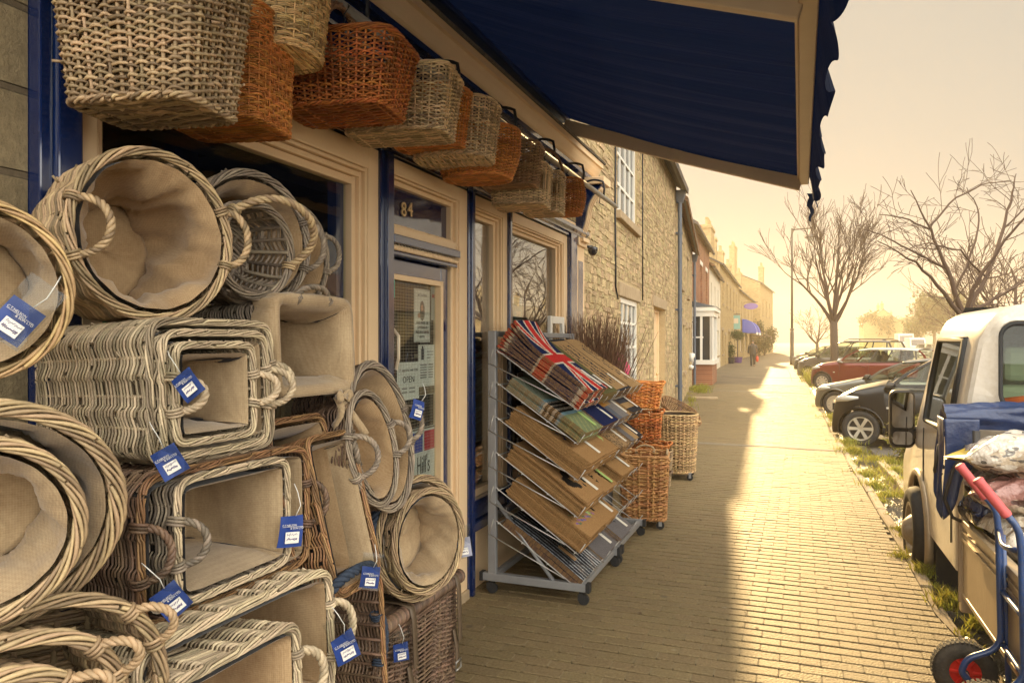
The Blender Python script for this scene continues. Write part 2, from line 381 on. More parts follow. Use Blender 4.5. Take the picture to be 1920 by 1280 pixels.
M_blue_card = mat("blue_card", (.016,.05,.24), .4)
M_sticker = mat("white_sticker", (.75,.73,.68), .6)
M_hess = burlap("hessian", (.28,.19,.105), (.49,.37,.225))
M_hess2 = burlap("hessian_worn", (.28,.175,.088), (.47,.33,.185))
# ================================================================ THE GROUND
M_paver = bricks("block_paving", (.20,.15,.085), (.16,.12,.068), (.10,.075,.045), .2, .1, .009, 'xy', bump=1.0, rough=.62, fine=170, spec=.45, dist=.007)
M_road = mat("asphalt", (.11,.095,.075), .8, noise=(1.2,.7,(.075,.064,.05)), noise2=(120,.7,(.17,.15,.12)), bump=(220,.8,.008))
M_mud = mat("wet_gutter_soil", (.05,.04,.03), .28, noise=(5,.9,(.15,.115,.075)), noise2=(40,.6,(.03,.024,.018)), bump=(26,1.0,.035), spec=.8)
M_kerb = mat("kerb_stone", (.40,.31,.2), .85, noise=(9,.7,(.24,.18,.11)), bump=(60,.6,.008))
M_soil = mat("planting_soil", (.12,.085,.045), .95, noise=(14,.8,(.06,.045,.028)), bump=(40,1.0,.03))
M_concrete = mat("concrete", (.30,.25,.18), .85, noise=(10,.7,(.2,.165,.12)), bump=(90,.5,.006))

EDGE = [(-6,1.02),(0,.98),(3.2,.93)]+[(on_ground(a,b).y, on_ground(a,b).x) for a,b in ((1840,1207),(1787,1155),(1715,1035),(1655,945),(1590,845),(1530,742),(1502,700))]+[(60,-.35),(95,-1.4),(140,-4.5)]
EY = [e[0] for e in EDGE]; EX = [e[1] for e in EDGE]
def edge_x(y): return float(np.interp(y, EY, EX))
def structure(mb, name, m, smooth=False):
    o = mb.build(name, m, None, smooth); o['kind'] = 'structure'; return o

mb = MB(); mb.grid([[(-400,-60,-.15),(-400,900,-.15)],[(500,-60,-.15),(500,900,-.15)]]); structure(mb, "road", M_road)
ys = sorted(set([-6,-3,0,140]+[e for e in EY]+list(np.arange(0,60,1.0))))
PY0, PY1, PX0 = 2.0, 30.0, -4.2          # laid block by block in this stretch, textured beyond it
mb = MB(); zt_ = lambda y: -.03 if PY0-.01 < y < PY1+.01 else 0.0
ys = sorted(set(ys+[PY0-.02, PY0, PY1, PY1+.02]))
top = np.array([[(-14,y,zt_(y)) for y in ys],[(edge_x(y)-.09,y,zt_(y)) for y in ys]]); mb.grid(top)
mb.grid(np.array([[(edge_x(y)-.09,y,0) for y in ys],[(edge_x(y)-.09,y,-.15) for y in ys]])); 
structure(mb, "pavement", M_paver)
# the blocks: 200 x 100 mm, courses across the pavement, chamfered, each settled a little differently
c0 = []; row = 0; yy = PY0; kb = np.random.RandomState(5)
while yy < PY1-.1:
    xl = PX0 if yy > 7 else -2.02
    xl -= max(0, yy-20)*.02
    xs_ = np.arange(xl-(.1 if row % 2 else 0), edge_x(yy+.05)-.10, .2); xs_ = xs_+.2*((math.ceil(0)))*0
    off_ = .1 if row % 2 else 0.0
    n0 = math.floor((xl-off_)/.2); n1 = math.floor((edge_x(yy+.05)-.095-off_)/.2)
    for q_ in range(n0, n1+1):
        a_ = off_+q_*.2; b_ = min(a_+.2, edge_x(yy+.05)-.092)
        if b_-a_ > .04: c0.append((a_, b_, yy))
    yy += .1; row += 1
c0 = np.array(c0); n_ = len(c0); g1, g2, ch = .0024, .0074, .0035
x0 = c0[:,0]+g1; x1 = c0[:,1]-g1; y0 = c0[:,2]+g2+kb.normal(0,.0008,n_); y1 = c0[:,2]+.1-g2+kb.normal(0,.0008,n_)
zz = kb.normal(0,.0008,n_); tx = kb.normal(0,.0005,n_); ty = kb.normal(0,.0006,n_)
def ringp(ax0,ax1,ay0,ay1,z): return np.stack([np.stack([ax0,ay0,z-tx-ty],1),np.stack([ax1,ay0,z+tx-ty],1),np.stack([ax1,ay1,z+tx+ty],1),np.stack([ax0,ay1,z-tx+ty],1)],1)
Vp = np.concatenate([ringp(x0,x1,y0,y1,zz-.02),ringp(x0,x1,y0,y1,zz-ch*.9),ringp(x0+ch*.4,x1-ch*.4,y0+ch,y1-ch,zz)],1)
fq = [[8,9,10,11]]+[[a+o,(a+1)%4+o,(a+1)%4+4+o,a+4+o] for o in (0,4) for a in range(4)]
mb = MB(); mb.add(Vp.reshape(-1,3), (np.arange(n_)[:,None,None]*12+np.array(fq)[None]).reshape(-1,4))
M_block = mat("concrete_block", (.178,.126,.058), .6, noise=(.8,.6,(.135,.097,.047)), noise2=(75,.85,(.27,.20,.10)), bump=(85,1.0,.009), island=.07, hue=.008, spec=.4)
bd = MB(); yb = np.linspace(PY0-.02,PY1+.02,60); bd.grid(np.array([[(-14,y,-.0105) for y in yb],[(edge_x(y)-.09,y,-.0105) for y in yb]])); structure(bd, "pavement_bedding", mat("dark_joint_dirt",(.035,.027,.018),.95))
jn = MB(); jx=c0[:,0]; jz=np.full(n_,-.0012); jn.add(np.stack([np.stack([jx-.0034,y0+.007,jz],1),np.stack([jx+.0034,y0+.007,jz],1),np.stack([jx+.0034,y1-.007,jz],1),np.stack([jx-.0034,y1-.007,jz],1)],1).reshape(-1,3),np.arange(4*n_).reshape(-1,4))
structure(jn, "jointing_sand", mat("jointing_sand",(.27,.215,.125),.95,noise=(8,.8,(.16,.12,.065))))
# trodden gum and drip spots
_t = M_block.node_tree; _b = _t.nodes["Principled BSDF"]; _src = _b.inputs["Base Color"].links[0].from_socket
_tc = _t.nodes.new("ShaderNodeTexCoord")
for _sc,_rad,_kc in ((1.9,.030,(.07,.055,.038,1)),(3.1,.022,(.30,.25,.17,1)),(.7,.09,(.10,.075,.045,1))):
    _v = _t.nodes.new("ShaderNodeTexVoronoi"); _v.inputs["Scale"].default_value = _sc; _t.links.new(_tc.outputs["Object"], _v.inputs["Vector"])
    _w = _t.nodes.new("ShaderNodeTexNoise"); _w.inputs["Scale"].default_value = 30; _t.links.new(_tc.outputs["Object"], _w.inputs["Vector"])
    _a = _t.nodes.new("ShaderNodeMath"); _a.operation = 'MULTIPLY_ADD'; _a.inputs[1].default_value = .03; _t.links.new(_w.outputs[0], _a.inputs[0]); _t.links.new(_v.outputs["Distance"], _a.inputs[2])
    _m = _t.nodes.new("ShaderNodeMapRange"); _m.inputs[1].default_value = _rad*_sc*.5+.015; _m.inputs[2].default_value = _rad*_sc*.62+.03; _m.inputs[3].default_value = .62; _m.inputs[4].default_value = 0; _t.links.new(_a.outputs[0], _m.inputs[0])
    _x = _t.nodes.new("ShaderNodeMix"); _x.data_type = 'RGBA'; _x.inputs[7].default_value = _kc; _t.links.new(_m.outputs[0], _x.inputs[0]); _t.links.new(_src, _x.inputs[6]); _src = _x.outputs[2]
_t.links.new(_src, _b.inputs["Base Color"])
structure(mb, "pavement_blocks", M_block)
# edging stones, each a bit out of line
mb = MB(); y = -2.0; k = random.Random(3)
while y < 60:
    ln = k.uniform(.55,.95); x = edge_x(y+ln/2)-.045+k.uniform(-.012,.012); sl = (edge_x(y+ln)-edge_x(y))/ln
    mb.box((x, y+ln/2, -.072+k.uniform(-.016,.003)), (.088, ln-.015, .15), Matrix.Rotation(-sl+k.uniform(-.02,.02),3,'Z').to_4x4()); y += ln
structure(mb, "kerb", M_kerb).modifiers.new("bevel",'BEVEL').width = .012
# gutter strip of wet soil between kerb and truck
gy = np.concatenate([np.arange(-2,14,.12), np.arange(14,60,1.0)])
V = []
for j in range(9):
    V.append([(edge_x(yy)+.03+j*.055+.02*sin(yy*3+j), yy, -.146+.05*(nrnd.rand()-.2)*(1 if 0<j<8 else 0)+.05*(1-abs(j-2)/6)*(.5+.5*sin(yy*2.1+1.3*sin(yy*.8)))) for yy in gy])
mb = MB(); mb.grid(np.array(V)); structure(mb, "gutter_mud", M_mud, True)
# drain channels across the pavement
for (a,b),(c,d) in (((1292,829),(1590,846)),((1330,731.5),(1522,738)),((1352,705.5),(1508,709))):
    p, q = on_ground(a,b), on_ground(c,d); dv = (q-p); L_ = dv.length; nv = Vector((-dv.y, dv.x, 0)).normalized()
    mb = MB(); wd = .1+.004*p.y
    for s0, s1, z in ((-.5,-.12,.005),(.12,.5,.005)):
        mb.hexa([p+nv*wd*s0+Vector((0,0,-.05)), q+nv*wd*s0+Vector((0,0,-.05)), q+nv*wd*s1+Vector((0,0,-.05)), p+nv*wd*s1+Vector((0,0,-.05)),
                 p+nv*wd*s0+Vector((0,0,z)), q+nv*wd*s0+Vector((0,0,z)), q+nv*wd*s1+Vector((0,0,z)), p+nv*wd*s1+Vector((0,0,z))])
    o = structure(mb, "pavement_drain", M_concrete)
    mb = MB(); mb.hexa([p-nv*wd*.12+Vector((0,0,-.05)), q-nv*wd*.12+Vector((0,0,-.05)), q+nv*wd*.12+Vector((0,0,-.05)), p+nv*wd*.12+Vector((0,0,-.05)),
                 p-nv*wd*.12+Vector((0,0,.0015)), q-nv*wd*.12+Vector((0,0,.0015)), q+nv*wd*.12+Vector((0,0,.0015)), p+nv*wd*.12+Vector((0,0,.0015))]); structure(mb, "pavement_drain_slot", M_black)

# ================================================================ THE SHOP BUILDING
XF = -2.01
M_ashlar = bricks("ashlar_stone", (.40,.31,.175), (.31,.235,.13), (.20,.15,.09), .52, .235, .012, 'yz', bump=.9, fine=34, dist=.02)
M_rubble = cells("rubble_stone", (.60,.43,.205), (.46,.31,.14), (.50,.37,.19), (4.2,4.2,10.5), .045, bump=1.0, dist=.035, fine=36)
M_rubble2 = cells("rubble_stone_far", (.54,.39,.19), (.42,.29,.14), (.45,.34,.18), (3.6,3.6,9.0), .045, bump=.9, dist=.03, fine=36)
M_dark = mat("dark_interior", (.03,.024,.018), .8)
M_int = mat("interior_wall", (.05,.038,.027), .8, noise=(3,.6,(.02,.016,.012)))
M_slate = bricks("slate_roof", (.11,.095,.085), (.075,.066,.06), (.03,.027,.025), .28, .2, .006, 'xz', bump=.8, fine=12, rough=.7)
M_tile = bricks("clay_tile_roof", (.24,.13,.07), (.17,.09,.05), (.05,.035,.025), .2, .13, .007, 'xz', bump=.9, fine=12)
shop = thing("shop_building", "stone shop with navy and cream timber shopfront hung with baskets under a blue awning", "shop", (XF,4.3,0))
def SP(mb, name, m, par=None, smooth=False, bevel=.0, **k):
    o = mb.build(name, m, None, smooth, bevel=bevel, **k)
    par = par or shop
    o.parent = par; off = Vector((XF,4.3,0)); o.matrix_parent_inverse = Matrix.Translation(-off) if par is shop else Matrix.Identity(4)
    return o
# walls above and to the left (y runs along the street)
mb = MB(); mb.span(-2.35,-2.03,-4,1.472,0,6.4); mb.span(-2.35,-2.08,1.472,7.1,3.45,6.4); mb.span(-8,-2.35,7.02,7.1,0,6.4); mb.span(-2.35,-2.09,7.0,7.1,0,3.45)
SP(mb, "wall", M_ashlar)
mb = MB(); mb.hexa([(-1.75,-4.1,6.35),(-1.75,7.2,6.35),(-5.2,7.2,8.9),(-5.2,-4.1,8.9),(-1.75,-4.1,6.45),(-1.75,7.2,6.45),(-5.2,7.2,9.0),(-5.2,-4.1,9.0)]); SP(mb, "roof", M_slate)
# interior room
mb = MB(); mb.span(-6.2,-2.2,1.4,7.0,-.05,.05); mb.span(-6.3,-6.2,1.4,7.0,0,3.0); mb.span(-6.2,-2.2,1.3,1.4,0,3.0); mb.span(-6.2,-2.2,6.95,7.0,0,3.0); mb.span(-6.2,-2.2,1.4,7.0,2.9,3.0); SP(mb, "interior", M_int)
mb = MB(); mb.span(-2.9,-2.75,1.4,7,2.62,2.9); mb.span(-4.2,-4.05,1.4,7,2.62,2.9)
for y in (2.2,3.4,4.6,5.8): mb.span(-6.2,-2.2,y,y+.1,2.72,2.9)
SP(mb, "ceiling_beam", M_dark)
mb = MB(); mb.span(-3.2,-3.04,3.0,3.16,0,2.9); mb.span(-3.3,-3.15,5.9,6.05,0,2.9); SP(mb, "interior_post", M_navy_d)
# stock on deep shelves inside: dim, uncountable through the glass
st = thing("shop_shelves", "dim shelves of mixed goods seen through the shop door and windows", "shelves", (-4.0,4.2,0))
mb = MB()
for (x,y0,y1) in ((-3.6,3.6,4.3),(-4.6,1.5,3.3),(-5.9,1.5,6.8)):
    for z in (.35,.8,1.25,1.7,2.15): mb.span(x-.22,x+.22,y0,y1,z,z+.03)
    for y in (y0,(y0+y1)/2,y1): mb.span(x-.22,x+.22,y-.02,y+.02,0.05,2.4)
o = mb.build("shelf", mat("shelf_board",(.32,.22,.11),.7), st, False); o.matrix_parent_inverse = Matrix.Translation((4.0,-4.2,0))
M_goods = mat("packed_goods", (.30,.20,.13), .5, island=.85, hue=.75)
mb = MB(); q = random.Random(9)
for (x,y0,y1) in ((-3.6,3.6,4.3),(-4.6,1.5,3.3),(-5.9,1.5,6.8)):
    for z in (.38,.83,1.28,1.73,2.18):
        y = y0+.03
        while y < y1-.12:
            wd = q.uniform(.06,.17); hg = q.uniform(.1,.3)
            mb.span(x-.1,x+q.uniform(.12,.2),y,y+wd,z,z+hg); y += wd+q.uniform(.004,.03)
o = mb.build("stock", M_goods, st, False); o['kind'] = 'stuff'; o.matrix_parent_inverse = Matrix.Translation((4.0,-4.2,0))

# ---- timber shopfront
def moulded(par, name, m, y0, y1, prof, par2=None):
    b = MB(); b.loft_profile(prof, (XF,y0,0), (XF,y1,0), (1,0,0), (0,0,1)); return SP(b, name, m, par)
mb = MB()
mb.span(-2.07,-1.985,1.474,1.515,0,3.2); mb.span(-2.07,-1.965,1.515,1.595,0,3.2); mb.span(-2.07,-1.95,1.474,1.60,0,.35)
SP(mb, "pilaster", M_navy, bevel=.006)
mb = MB(); mb.span(-2.08,-1.985,3.30,3.335,0,2.63); mb.span(-2.08,-1.965,3.335,3.40,0,2.63); SP(mb, "pilaster", M_navy, bevel=.006)
mb = MB(); mb.span(-2.08,-1.985,4.385,4.41,0,2.63); mb.span(-2.08,-1.97,4.41,4.45,0,2.63); SP(mb, "pilaster", M_navy, bevel=.005)
mb = MB(); mb.span(-2.08,-1.975,5.09,5.135,.47,2.63); SP(mb, "mullion", M_navy, bevel=.005)
mb = MB(); mb.span(-2.08,-1.96,6.60,6.80,0,2.66); mb.span(-2.08,-1.94,6.58,6.82,0,.3); SP(mb, "pilaster", M_navy, bevel=.006)
mb = MB(); mb.span(-2.08,-1.97,6.805,7.08,0,2.62); mb.span(-2.08,-1.945,6.80,7.09,0,.35); mb.span(-2.08,-1.945,6.80,7.09,2.56,2.64); SP(mb, "end_pilaster", M_cream, bevel=.006)
mb = MB(); mb.span(-1.972,-1.967,6.86,7.02,.5,2.42); SP(mb, "pilaster_panel", M_navy)
# stall risers and sills
for a_,b_ in ((4.45,6.6),(1.595,3.3)): mb = MB(); mb.span(-2.12,-2.03,a_,b_,0,.405); SP(mb, "stall_riser", M_cream)
mb = MB(); mb.span(-2.12,-1.975,4.45,6.6,.405,.47); mb.span(-2.10,-2.0,4.45,6.6,.47,.60); SP(mb, "window_sill", M_navy, bevel=.008)
mb = MB(); mb.span(-2.12,-1.975,1.595,3.3,.405,.47); SP(mb, "window_sill", M_navy, bevel=.008)
def shop_window(y0, y1, z0, z1, jl, jr, head, gm=None):
    f = MB()
    for d, e, x1 in ((0,.56,-2.0),(.565,.66,-2.008),(.665,.80,-2.028),(.805,1.0,-2.048)):
        f.span(-2.10,x1, y0+jl*d, y0+jl*e, z0, z1); f.span(-2.10,x1, y1-jr*e, y1-jr*d, z0, z1)
        f.span(-2.10,x1-.0015, y0+jl*d, y1-jr*d, z1-head*e, z1-head*d-.0012)
    f.span(-2.10,-2.05, y0, y1, z0, z0+.05)
    o = SP(f, "window", M_cream, bevel=.004)
    g = MB(); g.span(-2.088,-2.082, y0+jl*.9, y1-jr*.9, z0+.04, z1-head*.9)
    p = g.build("pane", gm or M_shopglass, o, False)
    return o
shop_window(1.60,3.30,.47,2.62,.13,.17,.2)
shop_window(4.45,5.09,.60,2.62,.06,.15,.14,M_shopglass2)
shop_window(5.135,6.60,.60,2.62,.06,.2,.14,M_shopglass2)
mb = MB(); mb.span(-2.14,-2.09,3.06,3.12,.47,2.5); SP(mb, "window_stay", M_navy_d)
# door frame, fanlight with number, transom moulding
f = MB()
for d, e, x1 in ((0,.66,-2.0),(.665,.78,-2.01),(.785,1.0,-2.032)):
    f.span(-2.12,x1,4.385-.175*e,4.385-.175*d,0,2.62); f.span(-2.12,x1,3.40,3.40+.02*e,0,2.62)
    f.span(-2.12,x1-.0015,3.40,4.385-.175*d,2.62-.13*e,2.62-.13*d-.0012)
f.span(-2.12,-2.0,3.42,4.22,2.215,2.265); f.span(-2.12,-2.02,3.42,4.22,2.265,2.28)
frame = SP(f, "door_frame", M_cream, bevel=.004)
mb = MB(); mb.span(-2.075,-2.065,3.42,4.22,2.27,2.52); fan = SP(mb, "fanlight", mat("navy_backed_glass",(.003,.010,.05),.06,spec=.8,bump=(9,.12,.01),coat=1.0))
M_gold = mat("gilt_numeral",(.75,.55,.28),.35,metal=.5)
for ch, px in (("8",757),("4",769)):
    p = on_x(px, 394, -2.055)
    text("numeral", ch, .115, frame3(p,(0,1,0),(0,0,1)), M_gold, None, .004)
    o = bpy.context.scene.objects[-1] if False else COL.objects[-1]
    o.parent = fan; o.matrix_parent_inverse = Matrix.Identity(4)
mb = MB(); mb.span(-2.12,-1.965,3.405,4.21,2.165,2.212); mb.span(-2.12,-1.985,3.405,4.21,2.105,2.128); SP(mb,"transom", M_navy, bevel=.005)
mb = MB(); a = np.linspace(3.41,4.205,100)
for ph in (0,pi): mb.tube(np.stack([-1.99+.006*np.cos(a*95+ph), a, 2.147+.008*np.sin(a*95+ph)],1), .0105, 6)
SP(mb,"rope_moulding", M_cream, smooth=True)
door = MB(); door.span(-2.10,-2.05,3.42,3.50,.06,2.10); door.span(-2.10,-2.05,4.11,4.20,.06,2.10); door.span(-2.10,-2.052,3.50,4.11,2.015,2.10); door.span(-2.10,-2.052,3.50,4.11,.06,.78); door.span(-2.06,-2.04,3.56,4.05,.16,.68)
door = SP(door,"door",M_navy, bevel=.005)
b = MB(); b.span(-2.085,-2.035,4.075,4.11,.78,2.015); b.span(-2.085,-2.036,3.50,4.075,1.985,2.015); b.span(-2.085,-2.036,3.50,4.075,.78,.81); b.build("glazing_bead",M_cream,door,False)
b = MB(); b.span(-2.076,-2.070,3.50,4.08,.80,1.99); b.build("pane",M_shopglass,door,False)
b = MB()
for yy in np.arange(3.505,4.07,.018): b.span(-2.0735,-2.0727,yy,yy+.0014,.81,1.985)
for zz in np.arange(.815,1.98,.018): b.span(-2.0729,-2.0722,3.505,4.07,zz,zz+.0014)
b.build("wired_glass_mesh",mat("glass_wire",(.4,.36,.28),.4,metal=.4),door,False)
b = MB(); b.span(-2.05,-2.03,3.455,3.495,1.52,1.72); b.tube([(-2.0,3.475,1.50),(-1.985,3.475,1.56),(-1.985,3.475,1.68),(-2.02,3.475,1.72)],.009,8); b.build("lock_plate",mat("painted_lock_plate",(.7,.6,.45),.35,metal=.3),door,False)
for z in (.4,1.1,1.85):
    b = MB(); b.tube([(-2.035,3.415,z-.05),(-2.035,3.415,z+.05)],.010,8); b.build("hinge",M_navy_d,door,True)
mb = MB(); mb.span(-2.35,-1.98,3.40,4.385,-.02,.06); SP(mb,"door_step",M_stone_l,bevel=.01)
# fascia, mouldings, cornice
moulded(shop,"lower_moulding",M_navy,1.46,7.10,[(-.06,2.625),(.035,2.625),(.035,2.64),(.055,2.65),(.06,2.665),(.085,2.685),(.085,2.715),(-.06,2.715)])
mb = MB(); mb.span(-2.08,-2.005,1.46,7.10,2.715,3.10); SP(mb,"fascia",M_navy_d)
mb = MB(); mb.span(-2.004,-1.98,1.60,6.85,2.93,3.0); SP(mb,"fascia_trim",M_cream,bevel=.004)
mb = MB(); mb.span(-2.004,-1.99,1.60,6.85,2.74,2.775); SP(mb,"fascia_trim",M_cream,bevel=.004)
mb = MB()
for yy in np.arange(1.65,6.9,.05): mb.span(-2.003,-1.992,yy,yy+.028,2.785,2.875)
SP(mb,"fascia_grille",mat("gilt_bars",(.45,.33,.16),.5))
moulded(shop,"cornice",M_cream,1.40,7.16,[(-.06,3.245),(.135,3.245),(.15,3.26),(.175,3.30),(.19,3.335),(.21,3.34),(.21,3.385),(-.06,3.385)])
moulded(shop,"cornice_soffit",M_navy,1.42,7.14,[(-.06,3.10),(.015,3.10),(.022,3.115),(.03,3.15),(.075,3.165),(.085,3.20),(.125,3.215),(.132,3.243),(-.06,3.243)])
moulded(shop,"lead_flashing",mat("lead_flashing",(.07,.065,.06),.7,noise=(9,.8,(.16,.13,.09)),bump=(30,.8,.02)),1.38,7.2,[(-.08,3.3865),(.225,3.3865),(.23,3.40),(.10,3.46),(-.08,3.50)])
# scroll bracket at the far end
for y0 in (6.86,):
    b = MB(); pr = [(0,2.64)]
    for t in np.linspace(0,1,14): pr.append((.05+.20*t**1.6+.02*sin(t*pi*2), 2.64+.46*t))
    pr += [(.27,3.13),(0,3.13)]
    b.prism([(XF+p,z) for p,z in pr],'y',y0,y0+.16); SP(b,"console_bracket",M_navy,bevel=.006)
    for off in (.02,.07,.12):
        b = MB(); P = [(XF+.06+.20*t**1.6+.02*sin(t*pi*2), y0+off+.01, 2.66+.45*t) for t in np.linspace(0,1,18)]
        b.tube(P,.013,8); SP(b,"bracket_reeding",M_cream,smooth=True)
    b = MB(); b.span(XF-.02,XF+.30,y0-.03,y0+.22,3.132,3.20); SP(b,"bracket_cap",M_cream,bevel=.006); b = MB(); b.span(XF+.002,XF+.10,y0-.02,y0+.2,2.60,2.638); SP(b,"bracket_base",M_cream,bevel=.006)
# hanging rail on iron goosenecks
XR, ZR = -1.70, 2.985
mb = MB(); mb.tube([(XR,.6,ZR),(XR,7.28,ZR)],.021,12); SP(mb,"hanging_rail",mat("rail_metal",(.36,.33,.28),.6,noise=(20,.5,(.22,.2,.17))),smooth=True)
for yy in (1.8,2.7,3.6,4.45,5.25,6.05,6.75):
    b = MB(); P = [(XF,yy,3.06),(XF+.06,yy,3.09)]+[(XF+.06+(XR-XF-.06)*t, yy, 3.09+.06*sin(t*pi*.8)) for t in np.linspace(.1,1,9)]+[(XR+.012,yy,3.06),(XR+.004,yy,ZR)]
    b.tube(P,.010,7); b.tube([(XR-.035,yy+.02,ZR),(XR-.04,yy+.02,ZR-.05),(XR,yy+.02,ZR-.075)],.004,5); SP(b,"rail_hook_arm",M_black,smooth=True)
# security camera dome at the end
b = MB(); prof = [(0.0,-.06)]+[(.045*sin(t),-.06+.045*(1-cos(t))) for t in np.linspace(.2,pi*.5,6)]+[(.05,-.01),(.05,.02),(.03,.03),(0,.03)]
b.lathe(prof,16,None,(-1.9,7.13,2.55)); b.tube([(-1.9,7.13,2.58),(-1.97,7.1,2.58)],.012,8)
o = b.build("security_camera",mat("camera_shell",(.03,.03,.032),.2,coat=.6),None,True); tag(o,"small dark dome camera fixed beside the far end of the shopfront","camera")

# ================================================================ THE AWNING
M_canvas = bpy.data.materials.new("navy_canvas"); M_canvas.use_nodes = True
_t = M_canvas.node_tree; _b = _t.nodes["Principled BSDF"]; _b.inputs["Base Color"].default_value=(.005,.009,.024,1); _b.inputs["Roughness"].default_value=.8; _b.inputs["Specular IOR Level"].default_value=.08
_tr = _t.nodes.new("ShaderNodeBsdfTranslucent"); _tr.inputs[0].default_value=(.006,.012,.04,1); _mx=_t.nodes.new("ShaderNodeMixShader"); _mx.inputs[0].default_value=.22
_t.links.new(_b.outputs[0],_mx.inputs[1]); _t.links.new(_tr.outputs[0],_mx.inputs[2]); _t.links.new(_mx.outputs[0],_t.nodes["Material Output"].inputs[0])
_w=_t.nodes.new("ShaderNodeTexNoise"); _w.inputs["Scale"].default_value=1.0; _w.inputs["Detail"].default_value=5; _mp=_t.nodes.new("ShaderNodeMapping"); _mp.inputs["Scale"].default_value=(1.5,22,1.5); _tc=_t.nodes.new("ShaderNodeTexCoord")
_t.links.new(_tc.outputs["Object"],_mp.inputs[0]); _t.links.new(_mp.outputs[0],_w.inputs["Vector"]); _bp=_t.nodes.new("ShaderNodeBump"); _bp.inputs["Strength"].default_value=.55; _bp.inputs["Distance"].default_value=.025; _t.links.new(_w.outputs[0],_bp.inputs["Height"]); _t.links.new(_bp.outputs[0],_b.inputs["Normal"])
aw = thing("awning","large navy canvas awning stretched out over the pavement from the shop","awning",(XF,3.5,3.6))
AI = Matrix.Translation((-XF,-3.5,-3.6))
def AP(b,name,m,smooth=False,bevel=0):
    o = b.build(name,m,aw,smooth,bevel=bevel); o.matrix_parent_inverse = AI; return o
Xw_, Zw_, Xb_, Zb_, Y0_, Y1_ = -1.93, 3.62, .03, 2.93, .55, 6.26
M_bar = mat("cream_alu_bar",(.80,.64,.44),.45,noise=(6,.4,(.68,.53,.35)))
us = np.linspace(0,1,26); vs = np.linspace(0,1,150); V = np.zeros((26,150,3))
for i,u in enumerate(us):
    yy = Y0_+(Y1_-Y0_)*vs
    rip = (.017*np.sin(yy*24+1.5*np.sin(yy*3))+.006*np.sin(yy*41+u*3))*(.25+.75*u)+.012*np.sin(yy*9.3+u*2)*u
    V[i,:,0]=Xw_+(Xb_-Xw_)*u; V[i,:,1]=yy; V[i,:,2]=Zw_+(Zb_-Zw_)*u-.05*np.sin(pi*u)+rip
b = MB(); b.grid(V); AP(b,"canopy",M_canvas,True)
b = MB(); b.span(Xb_-.035,Xb_+.035,Y0_-.05,Y1_+.02,Zb_-.055,Zb_+.02); b.span(Xb_-.05,Xb_-.034,Y0_-.05,Y1_+.02,Zb_-.03,Zb_+.0); AP(b,"front_bar",M_bar,bevel=.006)
b = MB(); b.span(Xw_-.08,Xw_+.06,Y0_-.05,Y1_+.02,Zw_-.06,Zw_+.09); AP(b,"roller_box",M_navy_d,bevel=.02)
def arm(y, m=M_bar):
    b = MB(); p=np.array([Xw_+.02,y,Zw_-.1]); q=np.array([Xb_-.02,y,Zb_-.055]); mid=(p+q)/2+np.array([0,0,-.015])
    for s_,e_ in ((p,mid),(mid,q)):
        d=Vector(e_-s_); rot=d.to_track_quat('X','Z').to_matrix(); b.box((s_+e_)/2,(d.length,.05,.11),rot)
    b.box(mid,(.09,.06,.09),Vector(q-p).to_track_quat('X','Z').to_matrix())
    AP(b,"folding_arm",m,bevel=.006)
arm(6.22); arm(2.93)
# valance: wavy-edged strip hanging in folds
vy = np.linspace(Y0_-.05,Y1_+.03,260); V=np.zeros((7,260,3))
for j in range(7):
    t=j/6; fold=.020*np.sin(vy*9+2*np.sin(vy*2.3))+.006*np.sin(vy*19)
    ln=.27+.022*np.cos(vy*2*pi/.36)
    V[j,:,0]=Xb_+.034+fold*t+.05*t; V[j,:,1]=vy; V[j,:,2]=Zb_+.015-ln*t
b=MB(); b.grid(V); AP(b,"valance",M_canvas,True)
b=MB(); P=[(Xb_+.05+.012*sin(k*1.7),Y1_+.05+.01*sin(k*2.3),Zb_-.12-.22*k/7) for k in range(8)]
V=np.array([[(p[0]+o*.03*(1-i/9),p[1]+o*.01,p[2]) for o in (-1,0,1)] for i,p in enumerate(P)]); b.grid(V); AP(b,"torn_strip",M_canvas,True)
